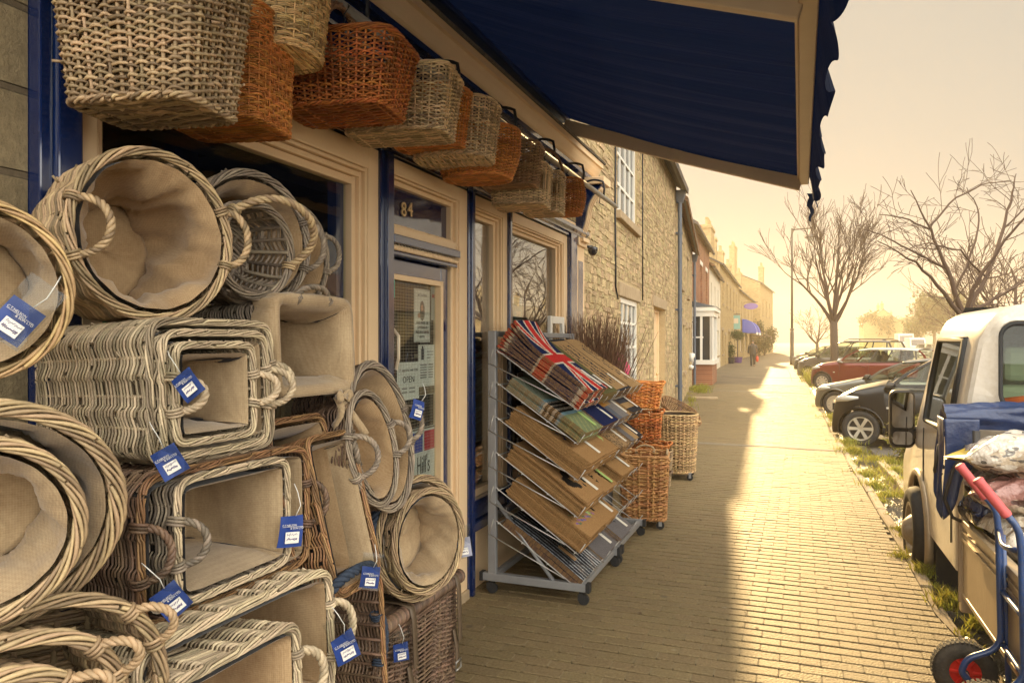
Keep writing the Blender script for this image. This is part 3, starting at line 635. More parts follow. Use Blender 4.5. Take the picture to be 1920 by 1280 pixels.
# ================================================================ HOUSES
M_brick = bricks("red_brick", (.36,.14,.07), (.26,.095,.05), (.34,.26,.17), .225, .075, .01, 'xz')
M_render = mat("white_render", (.70,.62,.48), .8, noise=(2,.5,(.55,.47,.35)), bump=(30,.3,.01))
M_sash = mat("white_sash_paint", (.80,.76,.67), .4)
M_dglass = mat("dark_window_glass", (.03,.032,.034), .06, spec=.9)
M_pot = mat("chimney_pot", (.42,.25,.13), .8, noise=(10,.5,(.3,.17,.09)))
M_gutter = mat("cast_iron_gutter", (.05,.055,.065), .5)
def wall_holes(mb, L, H, holes, y=0.0, depth=.2):
    xs = sorted(set([0,L]+[v for h in holes for v in h[:2]])); zs = sorted(set([0,H]+[v for h in holes for v in h[2:4]]))
    for i in range(len(xs)-1):
        for j in range(len(zs)-1):
            cx, cz = (xs[i]+xs[i+1])/2, (zs[j]+zs[j+1])/2
            if any(h[0]<cx<h[1] and h[2]<cz<h[3] for h in holes): continue
            mb.add([(xs[i],y,zs[j]),(xs[i+1],y,zs[j]),(xs[i+1],y,zs[j+1]),(xs[i],y,zs[j+1])],[[0,1,2,3]])
    for h in holes:
        x0,x1,z0,z1 = h[:4]
        mb.add([(x0,y,z0),(x0,y+depth,z0),(x0,y+depth,z1),(x0,y,z1)],[[0,1,2,3]]); mb.add([(x1,y,z0),(x1,y,z1),(x1,y+depth,z1),(x1,y+depth,z0)],[[0,1,2,3]])
        mb.add([(x0,y,z1),(x0,y+depth,z1),(x1,y+depth,z1),(x1,y,z1)],[[0,1,2,3]]); mb.add([(x0,y,z0),(x1,y,z0),(x1,y+depth,z0),(x0,y+depth,z0)],[[0,1,2,3]])
def window_part(root, x0,x1,z0,z1, nx=2, ny=2, y=.13, lintel=None, sill=True, frame_m=None):
    f = MB(); fw=.07
    f.span(x0,x0+fw,y,y+.06,z0,z1); f.span(x1-fw,x1,y,y+.06,z0,z1); f.span(x0+fw,x1-fw,y,y+.058,z0,z0+fw); f.span(x0+fw,x1-fw,y,y+.058,z1-fw,z1)
    for i in range(1,nx): xx=x0+(x1-x0)*i/nx; f.span(xx-.018,xx+.018,y+.008,y+.05,z0+fw,z1-fw)
    for j in range(1,ny): zz=z0+(z1-z0)*j/ny; f.span(x0+fw,x1-fw,y+.010,y+.048,zz-.018,zz+.018)
    o = f.build("window", frame_m or M_sash, root, False)
    p = MB(); p.span(x0+.02,x1-.02,y+.03,y+.034,z0+.02,z1-.02); p.build("pane", M_dglass, o, False)
    if sill:
        s = MB(); s.span(x0-.1,x1+.1,-.07,y+.02,z0-.11,z0-.002); s.build("sill", M_stone_l, o, False, bevel=.01)
    if lintel:
        s = MB(); s.span(x0-.18,x1+.18,-.025,.16,z1+.004,z1+.19); s.build("lintel", lintel, o, False, bevel=.012)
    return o
def chimney_part(roof, x, y, z0, z1, wx=.8, wy=.6, m=None, pots=2):
    c = MB(); c.span(x-wx/2,x+wx/2,y-wy/2,y+wy/2,z0,z1-.25); c.span(x-wx/2-.06,x+wx/2+.06,y-wy/2-.06,y+wy/2+.06,z1-.25,z1-.1); c.span(x-wx/2-.02,x+wx/2+.02,y-wy/2-.02,y+wy/2+.02,z1-.1,z1)
    for i in range(pots):
        c.lathe([(.13,0),(.10,.1),(.10,.42),(.13,.45),(.13,.5),(.08,.5)],10,None,(x-wx/2+wx*(i+.5)/pots,y,z1))
    return c.build("chimney", m, roof, False)
def house(name, label, p0, p1, eave, ridge, depth, wins, wall_m, roof_m, doors=(), chim=(), lintel=None, group=None, cat="house", pipe=True, dormer=None, wy=.13):
    p0, p1 = Vector((*p0,0)), Vector((*p1,0)); L = (p1-p0).length; d=(p1-p0).normalized()
    M = Matrix((d, Vector((-d.y,d.x,0)), Vector((0,0,1)))).transposed().to_4x4(); M.translation = p0
    root = thing(name, label, cat, mat=M, group=group)
    holes = [(a,b,c,e) for a,b,c,e,*_ in wins]+[(a,b,0,e) for a,b,e,*_ in doors]
    mb = MB(); wall_holes(mb, L, eave, holes)
    for x in (0,L): mb.add([(x,0,0),(x,depth,0),(x,depth,eave),(x,depth/2,ridge),(x,0,eave)],[[0,1,2,3,4] if x else [0,4,3,2,1]])
    mb.add([(0,depth,0),(0,depth,eave),(L,depth,eave),(L,depth,0)],[[0,1,2,3]])
    mb.build("wall", wall_m, root, False)
    rf = MB(); sl=(ridge-eave)/(depth/2); ov=.28
    for sg in (1,-1):
        y0 = -ov if sg>0 else depth+ov; pts=[(-.08,y0,eave-ov*sl),(L+.08,y0,eave-ov*sl),(L+.08,depth/2,ridge),(-.08,depth/2,ridge)]
        up=[(a,b,c+.12) for a,b,c in pts]; rf.hexa(pts+up if sg>0 else [pts[1],pts[0],pts[3],pts[2],up[1],up[0],up[3],up[2]])
    rf.span(-.08,L+.08,depth/2-.12,depth/2+.12,ridge+.06,ridge+.2)
    roof = rf.build("roof", roof_m, root, False)
    for (x,h,wx,n,*fy) in chim: cy_ = fy[0] if fy else depth/2; chimney_part(roof, x, cy_, eave-.2, ridge+h, wx, .6, wall_m if wall_m is not M_render else M_brick, n)
    for wv in wins: window_part(root, *wv[:4], *(wv[4:6] if len(wv)>5 else (2,2)), y=wy, lintel=lintel)
    for dv in doors:
        b=MB(); b.span(dv[0]+.06,dv[1]-.06,.16,.2,.04,dv[2]-.06); b.span(dv[0],dv[0]+.06,.12,.2,0,dv[2]); b.span(dv[1]-.06,dv[1],.12,.2,0,dv[2]); b.span(dv[0]+.06,dv[1]-.06,.12,.2,dv[2]-.06,dv[2])
        for zz in (.25,1.15): b.span(dv[0]+.16,dv[1]-.16,.145,.165,zz,zz+.7)
        dd=b.build("door", dv[3] if len(dv)>3 else M_sash, root, False, bevel=.006)
        k=MB(); k.tube([(dv[1]-.15,.12,1.0),(dv[1]-.15,.16,1.0)],.025,8); k.build("handle",M_gold,dd,True)
        if lintel: s=MB(); s.span(dv[0]-.2,dv[1]+.2,-.025,.16,dv[2]+.004,dv[2]+.2); s.build("lintel",lintel,dd,False,bevel=.012)
    g=MB(); gz=eave-.02; yy=-.22
    g.grid([[(-.05,yy+.07*cos(t),gz-.07*sin(t)-.07),(L+.05,yy+.07*cos(t),gz-.07*sin(t)-.07)] for t in np.linspace(0,pi,8)]); g.build("gutter",M_gutter,root,True)
    return root, M, L
def downpipe(root, x, z1, hopper=True, m=None):
    b=MB(); b.tube([(x,-.10,0.02),(x,-.10,z1-.35)],.05,10)
    for z in np.arange(.6,z1-.5,1.75): b.tube([(x,-.10,z),(x,-.10,z+.06)],.062,10); b.span(x-.11,x+.11,-.05,.0,z+.01,z+.05)
    if hopper: b.hexa([(x-.07,-.17,z1-.42),(x+.07,-.17,z1-.42),(x+.07,-.02,z1-.42),(x-.07,-.02,z1-.42),(x-.15,-.24,z1-.15),(x+.15,-.24,z1-.15),(x+.15,-.02,z1-.15),(x-.15,-.02,z1-.15)])
    b.tube([(x,-.12,z1-.2),(x,-.22,z1-.02)],.045,8)
    return b.build("downpipe", m or mat("downpipe_paint",(.10,.115,.14),.5), root, False, angle=40)

# near stone house next to the shop
A0, A1 = (-2.07,7.12), (-2.68,17.5)
dA = Vector((A1[0]-A0[0],A1[1]-A0[1])).normalized()
def along_A(px, off=0.0):
    d=ray(px,640); n=Vector((dA.y,-dA.x)); o=Vector(A0)
    t=o.dot(n)/(d.x*n.x+d.y*n.y); P=Vector((d.x*t,d.y*t)); return (P-o).dot(dA), t
def zA(px,py): return CAM_H+(640-py)/1400*along_A(px)[1]
wx0,wx1 = along_A(1157)[0], along_A(1193)[0]
gx0,gx1 = along_A(1163)[0], along_A(1196)[0]
dx0,dx1 = along_A(1226)[0], along_A(1247)[0]
hA, MA, LA = house("stone_house","honey coloured rubble stone house next to the shop with white small-paned windows",A0, A1, 5.25, 7.6, 6.5,
    [(wx0,wx1,zA(1160,398),4.95,4,4),(gx0,gx1,.55,zA(1175,560),4,5)], M_rubble, M_slate,
    doors=[(dx0,dx1,zA(1236,578),M_cream)], lintel=M_stone_l, wy=.02, chim=[(.6,1.3,1.0,3)])
holesA=[(wx0,wx1,zA(1160,398),4.95),(gx0,gx1,.55,zA(1175,560)),(dx0,dx1,0,zA(1236,578))]
lintA=[(h[0]-.2,h[1]+.2,h[3]-.02,h[3]+.21) for h in holesA]+[(h[0]-.12,h[1]+.12,h[2]-.12,h[2]) for h in holesA[:2]]
def rubble_face(L_,H_,holes,seed,rows=(.04,.105),lens=(.07,.27)):
    k=np.random.RandomState(seed); st=[]; z=.0
    while z<H_-.05:
        hh=min(k.uniform(*rows),H_-z); x=-k.uniform(0,.1)
        while x<L_-.02:
            ln=k.uniform(*lens)*(1.25 if hh<.09 else .9); a,b_=max(x,0),min(x+ln,L_); x+=ln
            seg=[(a,b_)]
            for h in holes:
                if h[3]<=z+.012 or h[2]>=z+hh-.012: continue
                seg=[q for s0,s1 in seg for q in ((s0,min(s1,h[0])),(max(s0,h[1]),s1)) if q[1]-q[0]>.035]
            for s0,s1 in seg: st.append((s0,s1,z,z+hh))
        z+=hh
    c=np.array(st); n=len(c); g=.004; j=lambda a: k.normal(0,a,n)
    def ring(ins,y,sk):
        dx=np.minimum(ins,(c[:,1]-c[:,0])*.3); dz=np.minimum(ins,(c[:,3]-c[:,2])*.3)
        P=[(c[:,0]+dx+j(sk),y+j(sk*.5),c[:,2]+dz+j(sk)),(c[:,1]-dx+j(sk),y+j(sk*.5),c[:,2]+dz+j(sk)),(c[:,1]-dx+j(sk),y+j(sk*.5),c[:,3]-dz+j(sk)),(c[:,0]+dx+j(sk),y+j(sk*.5),c[:,3]-dz+j(sk))]
        return np.stack([np.stack(p,1) for p in P],1)
    pr=-.002-np.abs(k.normal(0,.0045,n)); V=np.concatenate([ring(g,np.full(n,.006),.004),ring(g+.001,pr*.7,.006),ring(g+.009,pr,.007)],1)
    fq=[[8,9,10,11]]+[[a+o,(a+1)%4+o,(a+1)%4+4+o,a+4+o] for o in (0,4) for a in range(4)]
    m=MB(); m.add(V.reshape(-1,3),(np.arange(n)[:,None,None]*12+np.array(fq)[None]).reshape(-1,4)); return m
M_mortar=mat("lime_mortar",(.50,.385,.22),.95,noise=(7,.7,(.38,.28,.15)),noise2=(60,.6,(.60,.48,.29)),bump=(50,1.0,.02),spec=.1)
for o_ in hA.children:
    if o_.name.startswith('wall') and 'cable' not in o_.name: o_.data.materials[0]=M_mortar
M_rub3=mat("rubble_blocks",(.50,.37,.20),.92,noise=(4,.8,(.33,.24,.13)),noise2=(42,.7,(.64,.50,.30)),bump=(46,1.0,.03),island=.26,hue=.03,spec=.2)
rubble_face(LA,5.22,holesA+lintA,3).build("stonework",M_rub3,hA,True,angle=28)
downpipe(hA, LA-.12, 5.25)
b=MB(); xx=along_A(1151)[0]
b.tube([(xx,-.02,4.9)]+[(xx+.02*sin(k),-.02,4.9-k*.32) for k in range(1,9)]+[(xx+.12,-.02,2.25),(xx+.2,-.02,2.2)],.012,5); b.build("wall_cable",M_black,hA,True)
b=MB(); b.tube([(along_A(1203)[0],-.015,5.0),(along_A(1203)[0]+.02,-.015,2.3)],.010,5); b.build("wall_cable",M_black,hA,True)
B0, B1 = (-2.69,17.55), (-3.80,28.7)
hB, MB_, LB = house("stone_cottage","long rubble stone cottage beyond the first downpipe",B0, B1, 5.05, 7.3, 6.5,
    [(2.2,3.1,3.1,4.3,3,2),(6.6,7.5,3.1,4.3,3,2),(3.6,4.6,.8,2.1,3,2),(8.2,9.2,.8,2.1,3,2)], M_rubble2, M_tile, doors=[(6.0,6.9,2.05,M_cream)], lintel=M_stone_l, chim=[(5.5,1.2,.9,2)])
rubble_face(LB,5.0,[(2.0,3.3,2.95,4.55),(6.4,7.7,2.95,4.55),(3.4,4.8,.65,2.35),(8.0,9.4,.65,2.35),(5.8,7.1,0,2.3)],4,(.05,.13),(.09,.32)).build("stonework",M_rub3,hB,True,angle=28)
for o_ in hB.children:
    if o_.name.startswith("wall") and "vent" not in o_.name: o_.data.materials[0]=M_mortar
downpipe(hB, LB-.1, 5.05)
b=MB(); b.span(LB-2.6,LB-2.4,-.14,0,.95,1.25); b.lathe([(0,-.1),(.09,-.08),(.10,0),(.07,.06),(0,.07)],10,Matrix.Rotation(R(90),3,'X'),(LB-1.9,-.1,1.15)); b.lathe([(0,-.1),(.07,-.08),(.08,0),(.05,.06),(0,.07)],10,Matrix.Rotation(R(90),3,'X'),(LB-3.4,-.1,.8)); b.build("wall_vent",M_white,hB,True)
# red brick house with a white bay
C0, C1 = (-3.86,28.75), (-4.30,39)
hC,_,LC = house("brick_house","red brick house with a white timber bay on a brick plinth",C0, C1, 6.2, 8.4, 7,
    [(1.1,2.1,3.3,5.0,2,2),(4.6,5.6,3.3,5.0,2,2),(7.8,8.8,3.3,5.0,2,2),(6.9,8.1,.8,2.3,2,2)], M_brick, M_slate, doors=[(4.6,5.6,2.15)], lintel=M_sash, chim=[(9.6,1.6,1.6,4)])
b=MB(); b.span(.25,3.1,-.78,0,0,.78); b.build("bay_plinth",M_brick,hC,False)
b=MB(); b.span(.18,3.2,-.86,0,.78,.95)
for x in (.25,.62,1.02,2.3,2.7,3.02): b.span(x,x+.1,-.80,-.70,.95,2.75)
for y in (-.78,-.42,-.06): b.span(.25,.34,y,y+.09,.95,2.75); b.span(3.0,3.09,y,y+.09,.95,2.75)
b.span(.30,.33,-.74,-.40,.95,2.75); b.span(.2,3.15,-.83,0,2.6,2.8); b.span(.12,3.25,-.92,0,2.8,2.95); b.span(.26,.36,-.45,-.02,1.78,1.84)
bay=b.build("bay_window",M_sash,hC,False)
b=MB(); b.span(.29,.295,-.76,-.02,.95,2.7); b.span(.3,3.0,-.74,-.735,.95,2.7); b.build("pane",M_dglass,bay,False)
b=MB(); b.hexa([(.1,-.95,2.955),(3.3,-.95,2.955),(3.3,0,2.955),(.1,0,2.955),(.2,-.8,3.0),(3.2,-.8,3.0),(3.2,0,3.2),(.2,0,3.2)]); b.build("bay_roof",M_gutter,bay,False)
D0, D1 = (-4.33,39.05), (-4.82,50)
house("white_house","white rendered house between the brick house and the tall chimney",D0, D1, 5.6, 7.6, 7, [(1.5,2.5,3.2,4.8,2,2),(4.8,5.8,3.2,4.8,2,2),(8,9,3.2,4.8,2,2),(1.2,3.0,.8,2.3,3,2),(7.5,9.3,.8,2.3,3,2)], M_render, M_tile, doors=[(4.9,5.9,2.1)], chim=[(9.6,.9,1.0,2,1.2)])
E0, E1 = (-4.84,50.1), (-5.30,72)
house("stone_terrace","taller stone terrace with a broad four-pot chimney halfway down the street",E0, E1, 6.7, 8.8, 8, [(a,a+1.0,4.2,5.8,2,2) for a in (2,6,10,14,18)]+[(a,a+1.4,.8,2.4,2,2) for a in (1.5,8,15)], M_rubble2, M_slate, doors=[(4.5,5.5,2.1),(12.2,13.2,2.1)], chim=[(1.6,.55,2.6,4,.9),(12,1.2,1.2,2,1.5),(20,1.0,1.4,2,1.5)], lintel=M_stone_l)
F0, F1 = (-5.25,72.1), (-5.2,93)
fR,_,_ = house("stone_shop","stone shop with two blue dome canopies and a dark awning far down the street",F0, F1, 6.4, 8.6, 8, [(a,a+1.1,3.9,5.5,2,2) for a in (2,7,12,17)]+[(a,a+2.2,.7,2.4,3,1) for a in (1.5,8,14)], M_rubble2, M_slate, doors=[(5,6,2.2),(11,12,2.2)], chim=[(4,.6,1.2,2,1.4),(18,1.0,1.8,3,1.4)], cat="shop")
G0, G1 = (-4.4,93.2), (-3.6,112)
gR,_,_ = house("gabled_stone_house","big hazy stone house with a row of chimneys facing the end of the pavement",G0, G1, 8.6, 10.6, 9, [(a,a+1.2,4.8,6.8,2,2) for a in (3,8,13)]+[(a,a+1.4,1.0,3.0,2,2) for a in (3,8,13)], M_rubble2, M_slate, chim=[(.9,1.9,1.5,2,6.6),(.9,2.6,2.6,3,3.2),(16,1.4,2.0,3,1.3)])
for (x,w_,z0,z1) in ((1.6,1.2,3.4,6.2),(5.6,1.2,3.4,6.2)):
    b=MB(); b.span(-.05,.02,x,x+w_,z0,z1); o=b.build("gable_window",M_sash,gR,False)
    b=MB(); b.span(-.06,-.05,x+.1,x+w_-.1,z0+.1,z1-.1); b.build("pane",M_dglass,o,False)
H0,H1=(-4.6,116),(-8,150)
house("distant_house","pale hazy house at the far bend of the street",H0,H1,6.8,8.8,9,[(a,a+1.2,4,5.6,2,2) for a in (3,9,15,22)],M_rubble2,M_slate,chim=[(2,1.6,2.0,2,2),(16,1.6,2.0,2,2)])
# dome canopies, sign boards on the far shops
M_bluecan=mat("blue_canopy",(.05,.09,.42),.7)
for i,(px,lab) in enumerate(((1396,"nearer of two bright blue dome canopies over far shop windows"),(1412,"farther of two bright blue dome canopies over far shop windows"))):
    yb=74.5+i*5.5; X0=-5.15; b=MB(); a=np.linspace(0,pi/2,9); tt=np.linspace(0,1,7)
    V=np.array([[(X0+1.3*sin(t_)*.98,yb+q_*2.4,2.5+1.3*cos(t_)) for q_ in tt] for t_ in a]); b.grid(V); 
    for q_ in (0,2.4): b.add([(X0,yb+q_,2.5)]+[(X0+1.3*sin(t_),yb+q_,2.5+1.3*cos(t_)) for t_ in a],[[0]+list(range(1,10))])
    r=thing("dome_canopy",lab,"canopy",(X0,yb+1.2,2.5),group="blue dome canopies")
    o=b.build("canopy",M_bluecan,r,True); o.matrix_parent_inverse=Matrix.Translation((-X0,-yb-1.2,-2.5))
    c=MB(); c.span(X0+1.26,X0+1.34,yb-.02,yb+2.42,2.3,2.52); o=c.build("white_edge",M_white,r,False); o.matrix_parent_inverse=Matrix.Translation((-X0,-yb-1.2,-2.5))
b=MB(); V=np.array([[( -5.1+2.1*t_, y_, 3.4-1.2*t_-.12*sin(pi*t_)) for y_ in np.linspace(86,91.5,12)] for t_ in np.linspace(0,1,8)]); b.grid(V); b.grid(np.array([[(-3.0,y_,2.2-dz) for y_ in np.linspace(86,91.5,12)] for dz in (0,.3)]))
for y_ in (86,91.5): b.tube([(-5.1,y_,2.3),(-3.0,y_,2.2)],.03,6)
tag(b.build("shop_awning",mat("brown_awning",(.10,.065,.04),.8),None,True),"sloping dark brown awning past the blue dome canopies","awning")
def sign(name,label,px,py,Z,w_,h_,m,oval=False,txt=None):
    p=on_depth(px,py,Z); r=thing(name,label,"sign",p,0)
    b=MB()
    if oval: b.add([(w_/2*cos(t),y,h_/2*sin(t)) for y in (-.04,.04) for t in np.linspace(0,2*pi,24,endpoint=False)],[list(range(24))[::-1],list(range(24,48))][::1]+[[i,(i+1)%24,24+(i+1)%24,24+i] for i in range(24)])
    else: b.span(-w_/2,w_/2,-.04,.04,-h_/2,h_/2)
    b.build("board",m,r,False); b=MB(); b.tube([(-w_*.5-.9,0,h_/2+.08),(w_/2,0,h_/2+.08)],.03,6); b.build("arm",M_black,r,True)
    if txt: 
        c=MB(); c.span(-w_*.35,w_*.35,-.05,-.041,-.1,.32); c.build("panel",mat("sign_panel",(.6,.5,.36),.6),r,False)
    return r
sign("hanging_sign","pale green square sign hanging from the terrace wall",1376,604,62,1.0,1.15,mat("green_sign",(.22,.42,.36),.6),txt=1)
sign("hanging_sign","purple oval sign hanging high above the far pavement",1408,574,74,1.35,.62,mat("purple_sign",(.16,.10,.36),.6),oval=True)
# houses across the road, seen in the shop windows, and far ones down the road
house("opposite_house","stone house with tall chimney across the road, mirrored in the shop windows",(30,74),(30.3,52),4.6,7.4,8,[(a,a+1.1,3.0,4.4,2,2) for a in (2,8,14,19)]+[(a,a+1.3,.9,2.3,2,2) for a in (2,8,14,19)],M_rubble2,M_tile,doors=[(5.2,6.2,2.1)],chim=[(1.0,1.9,1.0,2),(20.5,1.9,1.0,2)],lintel=M_stone_l)
house("opposite_terrace","long stone terrace across the road, mirrored in the shop windows",(32,125),(31,78),4.6,7.0,8,[(a,a+1.1,3.2,4.6,2,2) for a in range(2,40,5)],M_rubble2,M_slate,chim=[(6,1.6,1.0,2),(20,1.6,1.0,2),(34,1.6,1.0,2)])
house("opposite_cottage","low stone cottage across the road from the shop door",(30,48),(30,18),4.4,7.0,8,[(a,a+1.1,2.8,4.0,2,2) for a in range(2,26,4)]+[(a,a+1.2,.8,2.2,2,2) for a in range(2,26,4)],M_rubble2,M_tile,chim=[(4,1.6,1.0,2),(22,1.6,1.0,2)])
for i,(px,Z,L_,ev,lab) in enumerate(((1592,170,14,5.6,"nearest hazy house on the far right of the road"),(1622,215,16,5.4,"hazy house just left of where the road vanishes"),(1650,280,20,5.2,"farthest hazy low house by the vanishing road"))):
    p=on_depth(px,640,Z); house("distant_house",lab,(p.x+3,p.y+L_),(p.x+3,p.y),ev,ev+3.2,8,[(a,a+1.2,3.2,4.6,2,2) for a in range(2,int(L_)-2,4)],M_rubble2,M_slate,chim=[(2,1.5,1,2),(L_-3,1.5,1,2)],group=None)
# ================================================================ BASKETS
def wicker(name, c, dark, rough=.5, island=.48, hue=.02):
    return mat(name, c, rough, noise=(16,.75,dark), noise2=(90,.35,tuple(min(1,v*1.35) for v in c)), bump=(140,.35,.003), island=island, hue=hue, spec=.35)
W_grey = wicker("grey_tan_willow", (.40,.285,.16), (.19,.135,.08))
W_white = wicker("limewashed_willow", (.48,.385,.255), (.27,.21,.135))
W_ash = wicker("grey_ash_willow", (.28,.222,.16), (.10,.085,.075))
W_brown = wicker("brown_willow", (.30,.165,.075), (.14,.07,.035))
W_pale = wicker("pale_peeled_willow", (.80,.56,.27), (.56,.35,.15))
W_orange = wicker("buff_orange_willow", (.66,.27,.07), (.40,.14,.032), island=.34)
W_russet = wicker("russet_willow", (.50,.175,.045), (.28,.08,.02))
W_dark = wicker("dark_stained_willow", (.17,.105,.065), (.065,.045,.035), island=.45)
W_rope = mat("blue_black_rope", (.03,.045,.075), .85, noise=(60,.6,(.012,.018,.03)), bump=(120,.6,.004))
M_leather = mat("leather_strap", (.11,.075,.045), .55, noise=(20,.5,(.06,.04,.025)), bump=(90,.3,.003))
W_tan = wicker("tan_willow", (.46,.31,.15), (.26,.17,.08))
W_hgrey = wicker("grey_square_willow", (.46,.33,.19), (.22,.155,.09))
W_hang = wicker("brightened_grey_willow", (.70,.52,.30), (.38,.27,.15))  # grey willow lightened in colour to make up light lost under the awning
W_mid = wicker("mid_brown_willow", (.38,.23,.115), (.19,.105,.055))
W_pale2 = wicker("weathered_pale_willow", (.52,.36,.18), (.34,.22,.11))
W_buff = wicker("buff_cane", (.52,.27,.105), (.34,.16,.06), island=.25)
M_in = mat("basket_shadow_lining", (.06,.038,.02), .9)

def sup(th, a, b, n):
    c, s = np.cos(th), np.sin(th)
    return np.stack([a*np.sign(c)*np.abs(c)**(2/n), b*np.sign(s)*np.abs(s)**(2/n)], -1)
def even_theta(a, b, n, K):
    t = np.linspace(0, 2*pi, 6001); P = sup(t, a, b, n); d = np.concatenate([[0], np.cumsum(np.linalg.norm(np.diff(P, axis=0), axis=1))])
    return np.interp(np.arange(K)*d[-1]/K, d, t), d[-1]
class Shape:
    """superellipse tub: (a0,b0) at the base, (a1,b1) at the rim, height h"""
    def __init__(s, a0,b0,a1,b1,h,n=2.0,bulge=0.0,dip=0.0): s.p=(a0,b0,a1,b1); s.h=h; s.n=n; s.bulge=bulge; s.dip=dip
    def ab(s, v):
        a0,b0,a1,b1=s.p; k=s.bulge*np.sin(pi*np.clip(v,0,1)); return a0+(a1-a0)*v+k, b0+(b1-b0)*v+k
    def pos(s, th, v, off=0.0):
        a,b=s.ab(v); P=sup(th,a,b,s.n); Q=sup(th+1e-3,a,b,s.n); R_=sup(th-1e-3,a,b,s.n); T=Q-R_; T/=np.linalg.norm(T,axis=-1,keepdims=True)+1e-12
        N=np.stack([T[...,1],-T[...,0]],-1); P=P+N*(off[...,None] if isinstance(off,np.ndarray) else off)
        return P, N, T
    def z(s, th, v): return s.h*v - (s.dip*v*np.cos(th)**2 if s.dip else 0)
def weave(sh, S=None, rw=.0035, gap=2.12, q=3, slew=1, amp=1.0, v0=0.0, v1=1.0, seed=0, rs=None, open_rows=None, rand=False):
    rs_ = nrnd
    th, per = even_theta(*sh.ab(.5), sh.n, 10); 
    if S is None: S=max(14,int(per/(.040 if rand else .032)))
    S += S%2; K=S*q; th,_=even_theta(*sh.ab(.5), sh.n, K); ph=np.arange(K)/q
    mb=MB(); rows=max(3,int(sh.h*(v1-v0)/(rw*gap))); rs=rs or rw*1.15; A=(rw+rs*.55)*amp
    N3=lambda n: np.concatenate([n,np.zeros((len(n),1))],1)
    for r in range(rows):
        v=v0+(v1-v0)*(r+.5)/rows
        if open_rows and any(a<v<b for a,b in open_rows): continue
        off=A*(.42+.82*np.cos(pi*ph)) if rand else A*np.cos(pi*(ph+(r//slew)))
        P,n,T=sh.pos(th,v,off+rs_.normal(0,rw*.12))
        z=sh.z(th,v)+(rw*gap*.5*(2*np.abs((ph+.5)%2-1)-1) if rand else rw*.35*np.sin(pi*(ph+(r//slew))+1.1)*1.2)+np.interp(np.arange(K),np.linspace(0,K,9),rs_.normal(0,rw*.28,9))
        P3=np.concatenate([P,np.reshape(z,(-1,1))*np.ones((K,1)) if np.ndim(z) else np.full((K,1),z)],1)
        rr=rw*np.interp(np.arange(K),np.linspace(0,K,7),rs_.uniform(.78,1.14,7))
        nb=max(1,int(per/.42)); br=(rs_.randint(0,K)+np.arange(nb)*K//nb+rs_.randint(-4,5,nb))%K
        mb.frames(P3,N3(n),np.tile([0,0,1.0],(K,1)),rr,5,True,False,br)
    for _ in range(int(per*16)):      # cut cane ends standing out of the weave
        t0=nrnd.uniform(0,2*pi); v=nrnd.uniform(v0+.05,v1-.05); P,n,T=sh.pos(np.array([t0]),v,A); p=np.array([P[0][0],P[0][1],sh.h*v]); d=np.array([n[0][0]*.5+T[0][0]*nrnd.choice((-1,1)),n[0][1]*.5+T[0][1]*nrnd.choice((-1,1)),nrnd.normal(0,.35)]); d/=np.linalg.norm(d)
        mb.tube([p,p+d*nrnd.uniform(.010,.026)],rw*.8,5)
    zt=np.linspace(v0,v1,9)
    for k in range(S):
        t=np.full(9,th[k*q]); a=[sh.pos(t[i:i+1],zt[i],-.0045 if rand else 0.0)[0][0] for i in range(9)]
        P=np.array([[p[0],p[1],float(np.ravel(sh.z(t[i],zt[i]))[0])] for i,p in enumerate(a)])
        n=sh.pos(t[:1],.5)[1][0]; n3=np.array([n[0],n[1],0]); mb.frames(P,np.tile(n3,(9,1)),np.tile(np.cross([0,0,1.0],n3),(9,1)),rs,5,False,True)
    return mb
def border(sh, v=1.0, strands=4, R_=.008, r=.0055, pitch=.24, off=0.0, K=None, dz=0.0, mb=None):
    th,per=even_theta(*sh.ab(v),sh.n,K or 220); K=len(th); mb=mb or MB(); m=max(2,round(per/pitch)); s=np.arange(K)/K
    P,n,T=sh.pos(th,v,off); z=sh.z(th,v); P3=np.concatenate([P,(np.ones(K)*z)[:,None]+dz],1); n3=np.concatenate([n,np.zeros((K,1))],1); up=np.tile([0,0,1.0],(K,1))
    for j in range(strands):
        a=2*pi*(m*s+j/strands); C=P3+n3*(R_*np.cos(a))[:,None]+up*(R_*.8*np.sin(a))[:,None]
        nb=max(2,m//2); br=(nrnd.randint(0,K)+np.arange(nb)*K//nb)%K
        mb.frames(C,n3,up,r*(.88+.2*np.sin(3*a+j)),6,True,False,br)
    return mb
def twist(pts, r=.008, strands=3, pitch=.05, sr=None, mb=None, side=6):
    P=np.asarray(pts,float); mb=mb or MB(); d=np.concatenate([[0],np.cumsum(np.linalg.norm(np.diff(P,axis=0),axis=1))]); n=max(30,int(d[-1]/.006))
    s=np.linspace(0,d[-1],n); C=np.stack([np.interp(s,d,P[:,i]) for i in range(3)],1)
    T=np.gradient(C,axis=0); T/=np.linalg.norm(T,axis=1,keepdims=True); ref=np.array([.31,.17,.93]); N=ref-T*(T@ref)[:,None]; N/=np.linalg.norm(N,axis=1,keepdims=True); B=np.cross(T,N)
    for j in range(strands):
        a=2*pi*(s/pitch+j/strands); mb.tube(C+N*(r*.62*np.cos(a))[:,None]+B*(r*.62*np.sin(a))[:,None],sr or r*.62,side)
    return mb
